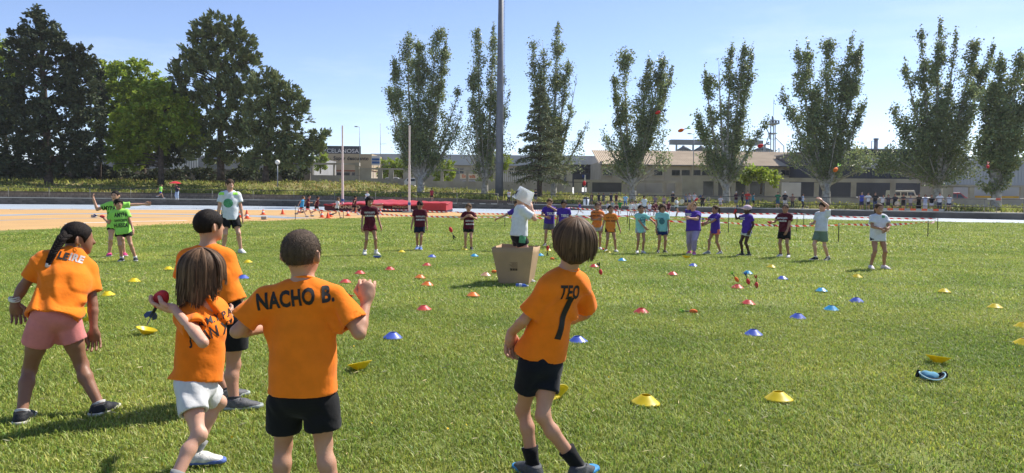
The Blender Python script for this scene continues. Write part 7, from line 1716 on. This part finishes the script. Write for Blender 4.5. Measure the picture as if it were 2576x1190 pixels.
vx = Vox((-0.16, -0.06, -0.01), (0.19, 0.1, 0.12), 0.005); vx.etube(V(-0.10, 0.02, 0.03), V(-0.085, 0.03, 0.075), V(0, 1, 0), (0.03, 0.012), (0.02, 0.01), 0.01); vx.etube(V(0.06, 0.03, 0.035), V(0.15, 0.03, 0.05), V(0, 0.3, 1), (0.018, 0.008), (0.030, 0.008), 0.01)
sdf_obj('strap', vx, m_ck, cp, V(0, 0, 0))

# -- barrier tape and posts
m_tape = mat('barrier_tape', (0.80, 0.78, 0.74), 0.45, 0.03, 4, trans=0.2, vcol=True)
m_post = mat('tape_post', (0.014, 0.015, 0.016), 0.5, 0.05, 4)
def tape(label, nodes, w=0.075, per=0.34):
    pts = [at(*n) for n in nodes]; e = pts[0]; vs, cs = [], []; acc = 0.0
    for a, b in zip(pts, pts[1:]):
        L = (b - a).length; n = max(2, int(L / (per / 2))); sg = 0.10 * min(1, L / 8)
        tw0 = random.uniform(-0.5, 0.5)
        for i in range(n):
            def P(s, k): 
                q = a.lerp(b, s) - V(0, 0, sg * 4 * s * (1 - s)); tw = tw0 + 0.9 * math.sin(s * 7 + tw0 * 5); return q + V(0.0, math.sin(tw) * w / 2, math.cos(tw) * w / 2) * k
            s0, s1 = i / n, (i + 1) / n; sl = 0.35 / n
            vs += [P(min(1, s0 + sl), -1), P(min(1, s1 + sl), -1), P(max(0, s1 - sl), 1), P(max(0, s0 - sl), 1)]
            cs += [(0.85, 0.06, 0.05) if i % 2 else (1, 1, 1)] * 4
    me = np_mesh('barrier_tape', np.array([tuple(v - e) for v in vs]), np.arange(len(vs)).reshape(-1, 4), False); tint_attr(me, np.array(cs))
    o = obj('barrier_tape', me, m_tape); o.location = e; return tag(o, label, 'barrier tape', 'red and white barrier tapes')
tape('red and white tape from the left post across behind the maroon children', [(744, 523, 37.6), (864, 532, 38.3), (1270, 546, 31.6), (1583, 543, 29.4)])
tape('farther red and white tape in front of the red mat', [(949, 525, 44), (1034, 528, 42), (1144, 533, 40), (1279, 537.5, 37), (1405, 541.7, 36), (1578, 543, 34.5), (1684, 549, 33), (1831, 549, 33)])
tape('red and white tape at waist height behind the teal and purple children', [(1583, 549, 29.4), (1832, 560, 28.4), (2109, 566, 23.3)])
tape('long far red and white tape along the track behind the right-hand children', [(1337, 529, 38), (1435, 522, 44), (1522, 528, 42), (1623, 528, 42), (2005, 537, 38), (2357, 550, 33)])
tape('red and white tape behind the smiling girl in white', [(2109, 563, 23.3), (2333.5, 558, 26.3)])
tape('short red and white tape between the two right-hand posts', [(2333.5, 558, 26.3), (2357.5, 550, 33)])
for x, yb, yt, lab in ((743, 554, 517, 'thin dark tape post at the left end of the tape'), (864, 551.5, 530, 'thin tape post behind the white-shirted runner'), (1270, 572, 541, 'dark tape post left of the cardboard box'), (1578, 566, 532, 'farther of two dark tape posts left of the teal girl'), (1583, 581, 538, 'nearer of two dark tape posts left of the teal girl'), (1832, 587, 534, 'dark tape post between the purple girl and the capped child'),
                       (2004, 585, 546, 'dark tape post left of the boy with raised arm'), (2021, 576, 540, 'farther dark tape post left of the boy with raised arm'), (2109, 610, 561, 'dark tape post right of the boy with raised arm'), (2333.5, 600, 555, 'dark tape post right of the smiling girl in white'), (2358, 581, 548, 'slanting dark tape post at the right end of the tape')):
    p = gp(x, yb); H_ = at(x, yt, p.y).z; o = MB().tube([V(0, 0, -0.05), V(0, 0, H_)], 0.014, 7).mesh('tape_post'); o = obj('tape_post', o, m_post); o.location = p; tag(o, lab, 'post', 'tape posts')
    MB().tube([V(0, 0, H_ - 0.09), V(0, 0, H_ - 0.02)], 0.02, 7).build('tape_wrap', cloth((0.6, 0.55, 0.52)), o)

# -- landing mats
m_matr = mat('mat_red', (0.44, 0.035, 0.045), 0.5, 0.1, 1, bump=0.2, bscale=3); m_matd = mat('mat_maroon', (0.075, 0.012, 0.020), 0.6, 0.1, 1); m_matc = mat('mat_cream', (0.60, 0.50, 0.36), 0.8, 0.1, 1); m_matb = mat('mat_base', (0.02, 0.025, 0.06), 0.7, 0.1, 1)
Fm_ = Face(57.5); mt = thing('landing_mat', 'big red pole vault landing mat with maroon sides by the track', 'mat', gp(970, 533))
fpart('base_pallet', Fm_, 817, 528, 1123, 533, 6.0, -0.02, m_matb, mt)
lw_ = fpart('left_side', Fm_, 816, 514, 928, 527.8, 5.5, 0.0, m_matd, mt)
ftext('MONDO', Face(57.5), 874, 521, 7.5, 0.03, mat('gold_letter', (0.62, 0.52, 0.34), 0.6, 0.05, 4), mt, 0.02, 1.6)
fpart('middle_side', Fm_, 962, 515, 1050, 527.8, 5.5, -0.4, m_matd, mt); fpart('right_side', Fm_, 1052, 511, 1123, 529, 5.8, 0.25, m_matr, mt)
ftext('MONDO', Fm_, 1008, 521, 6, -0.37, mat('gold_letter', (0, 0, 0)), mt, 0.02, 1.4)
a0, a1, a2, a3 = Fm_.P(905, 528), Fm_.P(962, 528), Fm_.P(962, 512), Fm_.P(928, 513)     # open cream foam wedge
MB().add([a - mt.location for a in (a0, a1, a2, a3)] + [a - mt.location + V(0, 5, 0) for a in (a0, a1, a2, a3)], [(0, 1, 2, 3), (7, 6, 5, 4), (0, 4, 5, 1), (1, 5, 6, 2), (2, 6, 7, 3), (3, 7, 4, 0)]).build('foam_wedge', m_matc, mt)
xs = np.linspace(814, 1125, 60); tops = np.interp(xs, [814, 840, 865, 885, 905, 940, 965, 1000, 1030, 1055, 1060, 1125], [511, 510.5, 509, 506, 503.5, 503, 502.5, 504.5, 506, 507, 507.5, 508]); fr = np.interp(xs, [814, 880, 905, 960, 1050, 1060, 1125], [514, 514, 512.5, 514.5, 515, 511.5, 511.5])
rows = []
for q in range(7):
    t_ = q / 6; rows.append([Face(57.4 + 6.3 * t_).P(x, 0) * 0 + V(at(x, y0, 57.4).x * (1 + 0.02 * t_), 57.4 + 6.3 * t_, (at(x, y0, 57.4).z * (1 - min(1, t_ * 1.3)) + (at(x, y1, 59.5).z) * min(1, t_ * 1.3)) + 0.03 * math.sin(x * 0.21 + q * 1.3)) - mt.location for x, y0, y1 in zip(xs, fr, tops)])
n = len(rows[0]); vs = [p for r_ in rows for p in r_]; fs = [(i*n+k, i*n+k+1, (i+1)*n+k+1, (i+1)*n+k) for i in range(6) for k in range(n-1)]
tc_ = MB().add(vs, fs, True).build('top_cover', m_matr, mt); s_ = tc_.modifiers.new('t', 'SOLIDIFY'); s_.thickness = 0.09; s_.offset = -1
for x0 in (1066, 1080, 1096, 1110): fpart('fold', Fm_, x0, 513, x0 + 2.2, 528, 0.05, 0.30, m_matr, mt)
m_up = mat('upright_white', (0.70, 0.66, 0.64), 0.5, 0.05, 2)
for x, yb, Y, lab in ((862, 524, 59, 'left white pole vault upright standing by the mat'), (1029.5, 534, 56, 'right white pole vault upright standing by the mat')):
    p = at(x, yb, Y); H_ = at(x, 316, Y).z - p.z; u_ = thing('vault_upright', lab, 'post', p, 'pole vault uprights')
    q = MB(); q.box((-0.075, -0.075, 0), (0.075, 0.075, H_ * 0.55)); q.build('lower_post', m_up, u_); q = MB(); q.box((-0.058, -0.058, H_ * 0.55), (0.058, 0.058, H_)); q.build('upper_post', m_up, u_)
    q = MB(); q.box((-0.10, -0.10, 0.55), (0.10, 0.10, 0.75)); q.build('collar', m_blueS, u_); q = MB(); q.box((-0.5, -0.2, -0.02), (0.5, 0.2, 0.06)); q.build('foot', m_steel, u_)
# -- traffic cones
m_tc = mat('traffic_orange', (0.80, 0.10, 0.03), 0.5, 0.06, 8); m_tcw = mat('traffic_white', (0.78, 0.74, 0.70), 0.5, 0.06, 8)
TC = [(603.6, 547, 'left of the teenage boy’s shoe line, next to the pair'), (621, 542, 'rear one of the close pair right of the teenage boy'), (621.5, 550, 'front one of the close pair right of the teenage boy'), (662, 540, 'behind the small concrete block'), (711, 539, 'midway between the concrete block and the tape post'), (752, 536, 'just left of the blue-shirted runner'), (810, 547, 'left of the white-shirted runner'), (825, 549, 'nearest one beside the white-shirted runner'), (831, 545, 'behind the white-shirted runner'), (875.5, 543, 'under the tape right of the white-shirted runner'), (896, 536, 'left of two in front of the mat wedge'), (909, 537, 'right of two in front of the mat wedge'), (957, 540, 'right of the maroon girl under the tape')]
for i, (x, y, lab) in enumerate(TC):
    e = thing('traffic_cone', 'orange traffic cone ' + lab, 'traffic cone', gp(x, y), 'orange traffic cones on the apron')
    MB().lathe([(0.115, 0.02), (0.03, 0.33), (0.022, 0.34), (0.002, 0.34)], 14).build('body', m_tc, e); q = MB(); q.box((-0.15, -0.15, 0.0), (0.15, 0.15, 0.025)); q.build('base', m_tc, e)
    if i % 3 != 1: MB().lathe([(0.083, 0.146), (0.057, 0.243)], 14).build('white_band', m_tcw, e)
for x, y, w, lab in ((665, 552, 13.5, 'small grey concrete block on the orange apron'), (237, 547, 12, 'small grey block on the apron left of the lime-shirted boy')):
    p = gp(x, y); s_ = w * p.y / FPX / 2; e = thing('concrete_block', lab, 'block', p); q = MB(); q.box((-s_, -s_ * 0.8, 0), (s_, s_ * 0.8, s_ * 1.15)); o = q.build('body', m_conc, e); bv = o.modifiers.new('b', 'BEVEL'); bv.width = 0.02; bv.segments = 2
    q = MB(); q.box((-s_ * 0.5, -s_ * 0.83, s_ * 0.1), (s_ * 0.5, -s_ * 0.81, s_ * 0.25)); q.build('slot', m_wall, e)
# -- litter bin, bench of coloured planks, small flag by the railing
p = at(1474.5, 515, 70); e = thing('litter_bin', 'white litter bin with dark lid on the wall', 'bin', V(p.x, p.y, h1(0.1)))
MB().lathe([(0.26, 0.0), (0.29, 0.62)], 14, None, True, True).build('body', m_whitepanel, e); MB().lathe([(0.30, 0.62), (0.27, 0.76), (0.05, 0.82)], 14, None, True, True).build('lid', m_rail, e); q = MB(); q.box((-0.06, -0.31, 0.05), (0.06, -0.27, 0.6)); q.build('strap', m_rail, e)
e = thing('plank_bench', 'low bench of grey and orange planks below the spectators', 'bench', curve_pt(0.545, 0.05, h1(0.54)))
for i in range(11):
    t_ = 0.505 + 0.0078 * i; a, b = curve_pt(t_, 0.02, h1(0.5) + 0.02), curve_pt(t_ + 0.0074, 0.02, h1(0.5) + 0.02); d = b - a; M = Matrix.Translation((a + b) / 2 - e.location) @ Matrix.Rotation(math.atan2(d.y, d.x), 4, 'Z'); q = MB(); q.box((-d.length/2, -0.05, 0.0), (d.length/2, 0.15, 0.17), M); q.build('plank', m_tc if i % 2 else m_conc, e)
p = curve_pt(0.662, 0.3, h1(0.6)); e = thing('pole_flag', 'small red and white board on a thin pole by the right railing', 'flag', p); MB().tube([V(0, 0, 0), V(0, 0, 1.05)], 0.025, 6).build('pole', m_railpost, e); q = MB(); q.box((-0.75, -0.02, 0.98), (-0.1, 0.02, 1.08)); q.build('white_board', m_cream, e); q = MB(); q.box((-0.09, -0.03, 0.93), (0.25, 0.03, 1.1)); q.build('red_board', m_tc, e)

# ------------------------------------------------------------------ weeds on the bank, lawn blades
def blades(name, P, hgt, wid, r_, m_, cols, lean=0.5, seg=2):
    n = len(P); a = r_.uniform(0, 2 * np.pi, n); dr = np.stack([np.cos(a), np.sin(a), np.zeros(n)], 1); sd = np.stack([-np.sin(a), np.cos(a), np.zeros(n)], 1)
    ln = (r_.random(n) * lean)[:, None] * hgt[:, None]; up = np.array([0, 0, 1.0])
    b0 = P - sd * wid[:, None] / 2; b1 = P + sd * wid[:, None] / 2; tip = P + up * hgt[:, None] * 0.9 + dr * ln * 1.5
    if seg == 1:
        v = np.stack([b0, b1, tip], 1).reshape(-1, 3); f = np.arange(n * 3).reshape(n, 3); k = 3
    else:
        m0 = P + up * hgt[:, None] * 0.6 + dr * ln * 0.45; v = np.stack([b0, b1, m0 + sd * wid[:, None] * 0.42, tip, m0 - sd * wid[:, None] * 0.42], 1).reshape(-1, 3)
        o = np.arange(n)[:, None] * 5; f = np.concatenate([o + np.array([[0, 1, 2]]), o + np.array([[0, 2, 4]]), o + np.array([[4, 2, 3]])]); k = 5
    me = np_mesh(name, v, f, True); tint_attr(me, np.repeat(cols, k, axis=0)); return me
m_blade = mat('grass_blade', (0.350, 0.405, 0.072), 0.5, 0.1, 0.55, spec=0.35, trans=0.42, vcol=True, coord='World', col2=(0.185, 0.272, 0.038), detail=9)
r_ = np.random.default_rng(99)
def fan(n, y0, y1, power, xw=0.80):
    u = r_.random(n); Y = (y0 ** power + u * (y1 ** power - y0 ** power)) ** (1 / power); x = (r_.random(n) * 2 - 1) * (xw * Y + 0.8); return np.stack([x, Y, np.zeros(n)], 1)
def in_field(P, m=0.05):
    ex = np.array([p.x for p in EDGE]); ey = np.array([p.y for p in EDGE]); o = np.argsort(ex); return P[:, 1] < np.interp(P[:, 0], ex[o], ey[o]) + m
def turf_tile(sz, n, h0, w0, seg, seed):
    global r_
    r_ = np.random.default_rng(seed); P = np.stack([r_.normal(size=n) * sz * 0.40, r_.normal(size=n) * sz * 0.40, np.zeros(n)], 1)
    med = vnoise(P * (2.4 / sz), seed); fine = vnoise(P * 13, seed + 1)
    h = h0 * (0.62 + 0.28 * med + 0.25 * fine + 0.4 * r_.random(n)).clip(0.25, 1.7); w = w0 * r_.uniform(0.7, 1.3, n)
    t = (1 + 0.15 * med + 0.29 * r_.normal(size=n)).clip(0.4, 2.0); dry = r_.random(n) < 0.13 + 0.10 * (fine > 0.4); yel = 0.13 * r_.normal(size=n)
    c = np.stack([t * (1 + yel), t, t * (1 - yel * 0.5)], 1); c[dry] = np.stack([t[dry] * 1.5, t[dry] * 1.2, t[dry] * 2.2], 1)
    o = bpy.data.objects.new('turf_tile', blades('turf_tile', P, h, w, r_, m_blade, c, 1.0, seg)); o.data.materials.append(m_blade); return o
def turf(label, spacing, y0, y1, tiles, margin):
    ys = np.arange(y0, y1, spacing); P = np.concatenate([np.stack([np.arange(-0.80 * y - 1.0, 0.80 * y + 1.0, spacing), np.full(len(np.arange(-0.80 * y - 1.0, 0.80 * y + 1.0, spacing)), y)], 1) for y in ys])
    P = np.concatenate([P + r_.uniform(-0.45, 0.45, P.shape) * spacing, np.full((len(P), 1), 0.001)], 1); P = P[in_field(P, margin)]; q_ = vnoise(P * 1.7, 77); P = P[(q_ > -0.62) | (r_.random(len(P)) < 0.45)]
    me = bpy.data.meshes.new('grass'); me.vertices.add(len(P)); me.vertices.foreach_set('co', P.astype(np.float32).ravel()); me.update(); me.materials.append(m_blade)
    o = bpy.data.objects.new('grass', me); COL.objects.link(o)
    g = bpy.data.node_groups.new('turf', 'GeometryNodeTree'); g.interface.new_socket('Geometry', in_out='INPUT', socket_type='NodeSocketGeometry'); g.interface.new_socket('Geometry', in_out='OUTPUT', socket_type='NodeSocketGeometry')
    N = g.nodes.new; gi = N('NodeGroupInput'); go = N('NodeGroupOutput'); ip = N('GeometryNodeInstanceOnPoints'); jn = N('GeometryNodeJoinGeometry')
    for tl in tiles:
        oi = N('GeometryNodeObjectInfo'); oi.inputs['Object'].default_value = tl; oi.inputs['As Instance'].default_value = True; g.links.new(oi.outputs['Geometry'], jn.inputs['Geometry'])
    rv = N('FunctionNodeRandomValue'); rv.data_type = 'FLOAT_VECTOR'; rv.inputs[0].default_value = (-0.04, -0.04, 0); rv.inputs[1].default_value = (0.04, 0.04, 6.283)
    sv = N('FunctionNodeRandomValue'); sv.data_type = 'FLOAT'; sv.inputs[2].default_value = 0.8; sv.inputs[3].default_value = 1.2; sv.inputs['Seed'].default_value = 5
    ip.inputs['Pick Instance'].default_value = True
    g.links.new(gi.outputs[0], ip.inputs['Points']); g.links.new(jn.outputs[0], ip.inputs['Instance']); g.links.new(rv.outputs[0], ip.inputs['Rotation']); g.links.new(sv.outputs[1], ip.inputs['Scale']); g.links.new(ip.outputs[0], go.inputs[0])
    o.modifiers.new('turf', 'NODES').node_group = g
    return tag(o, label, 'grass', kind='stuff')
turf('short mown green lawn blades covering the near field', 0.16, 2.9, 9.0, [turf_tile(0.30, 270, 0.031, 0.0050, 2, 200 + i) for i in range(5)], -0.2)
turf('mown green lawn blades on the middle field', 0.36, 8.4, 20.0, [turf_tile(0.62, 380, 0.031, 0.0105, 1, 220 + i) for i in range(4)], -0.4)
turf('mown green lawn blades on the far field', 0.85, 19.0, 54.0, [turf_tile(1.4, 420, 0.045, 0.026, 1, 240 + i) for i in range(4)], -0.7)
r_ = np.random.default_rng(98)
# weeds and tall grass on the bank
m_weed = mat('weed', (0.29, 0.31, 0.075), 0.7, 0.15, 0.4, spec=0.2, trans=0.25, vcol=True)
n = 30000; t_ = r_.uniform(-0.82, 0.82, n); rho = 2.35 + 20 * r_.random(n) ** 1.3
keep = (t_ < 0.12) | (r_.random(n) < 0.35); t_, rho = t_[keep], rho[keep]; n = len(t_)
def bank_pts(t_, rho): Yw = np.array([rw(a) for a in t_]) + rho; return np.stack([t_ * Yw, Yw, np.array([terr_z(a, b) for a, b in zip(t_, rho)]) - 0.03], 1)
P = bank_pts(t_, rho)
cl = vnoise(np.stack([t_ * 40, rho * 0.7, t_ * 0], 1), 8); dryz = np.exp(-((t_ + 0.24) / 0.10) ** 2) * (rho > 8)
h = (0.20 + 0.30 * cl + 0.40 * r_.random(n) ** 2).clip(0.06, 1.0); tt = (1 + 0.3 * cl + 0.3 * r_.normal(size=n)).clip(0.35, 1.9); dry = r_.random(n) < 0.15 + 0.65 * dryz + 0.25 * (cl < -0.4)
c = np.stack([tt * 0.95, tt, tt * 0.8], 1); c[dry] = np.stack([tt[dry] * 1.35, tt[dry] * 0.95, tt[dry] * 1.3], 1)
o = obj('weeds', blades('weeds', P, h, np.full(n, 0.07) * r_.uniform(0.4, 1.6, n), r_, m_weed, c, 1.2, 2), m_weed); tag(o, 'tall weeds and dry grass growing on the bank behind the track', 'weeds', kind='stuff')
# leafy clumps among them
nc = 2600; t_ = r_.uniform(-0.82, 0.82, nc); rho = 2.4 + 17 * r_.random(nc) ** 1.2; kp = ((t_ < 0.12) | (r_.random(nc) < 0.4)) & (vnoise(np.stack([t_ * 55, rho * 0.8, t_ * 0], 1), 12) > -0.1); t_, rho = t_[kp], rho[kp]; C0 = bank_pts(t_, rho)
k_ = 18; sz = r_.uniform(0.18, 0.55, len(C0)); q = r_.normal(size=(len(C0), k_, 3)) * sz[:, None, None] * [0.7, 0.7, 0.42]; q[..., 2] = np.abs(q[..., 2]) + 0.05; P = (C0[:, None, :] + q).reshape(-1, 3)
o = obj('weeds', leaf_mesh('weeds', P, r_.uniform(0.10, 0.24, len(P)), r_, None, 1.3, 0.3, 0.45), m_weed); tag(o, 'leafy green weed clumps on the bank behind the track', 'weeds', kind='stuff')
# scattered pale clippings and dandelions
n = 500; P = fan(n, 3.6, 22, 1.2); P = P[in_field(P)]; n = len(P); P[:, 2] = 0.035
fl = MB()
o = obj('dandelions', leaf_mesh('dandelions', P[: n // 2], np.full(n // 2, 0.016), r_, None, 1.0, 0.2, 0.2), mat('dandelion', (0.75, 0.52, 0.03), 0.8, 0.1, 5, vcol=True)); tag(o, 'tiny yellow and white flowers dotted over the lawn', 'flowers', kind='stuff')

n = 5200; P = fan(n, 3.2, 20, 1.15); P = P[in_field(P)]; n = len(P); P[:, 2] = r_.uniform(0.018, 0.034, n); a_ = r_.uniform(0, 6.283, n); A = np.stack([np.cos(a_), np.sin(a_), r_.normal(size=n) * 0.12], 1) * 4
o = obj('clippings', leaf_mesh('clippings', P, r_.uniform(0.003, 0.0075, n) * (0.7 + P[:, 1] * 0.08), r_, A, 8.0, 0.0, 0.35), mat('dry_clipping', (0.50, 0.45, 0.24), 0.8, 0.15, 5, vcol=True)); tag(o, 'pale dry grass clippings scattered over the lawn', 'clippings', kind='stuff')

# ------------------------------------------------------------------ thin air volume added to lift dark background tones, imitating lens veil
mb = MB(); mb.box((-2560, -320, -1.2), (2560, 4560, 34)); hz = mb.build('veil_haze', None); tag(hz, 'thin bright air volume added to lift the dark background tones', 'veil_haze', kind='stuff')
M = bpy.data.materials.new('veil_haze'); M.use_nodes = True; t = M.node_tree; t.nodes.remove(t.nodes['Principled BSDF'])
pv = t.nodes.new('ShaderNodeVolumePrincipled'); pv.inputs['Color'].default_value = (0.93, 0.95, 1.0, 1); pv.inputs['Density'].default_value = 0.00019; pv.inputs['Anisotropy'].default_value = 0.3
t.links.new(pv.outputs['Volume'], t.nodes['Material Output'].inputs['Volume']); hz.data.materials.append(M)
SC.cycles.volume_bounces = 0
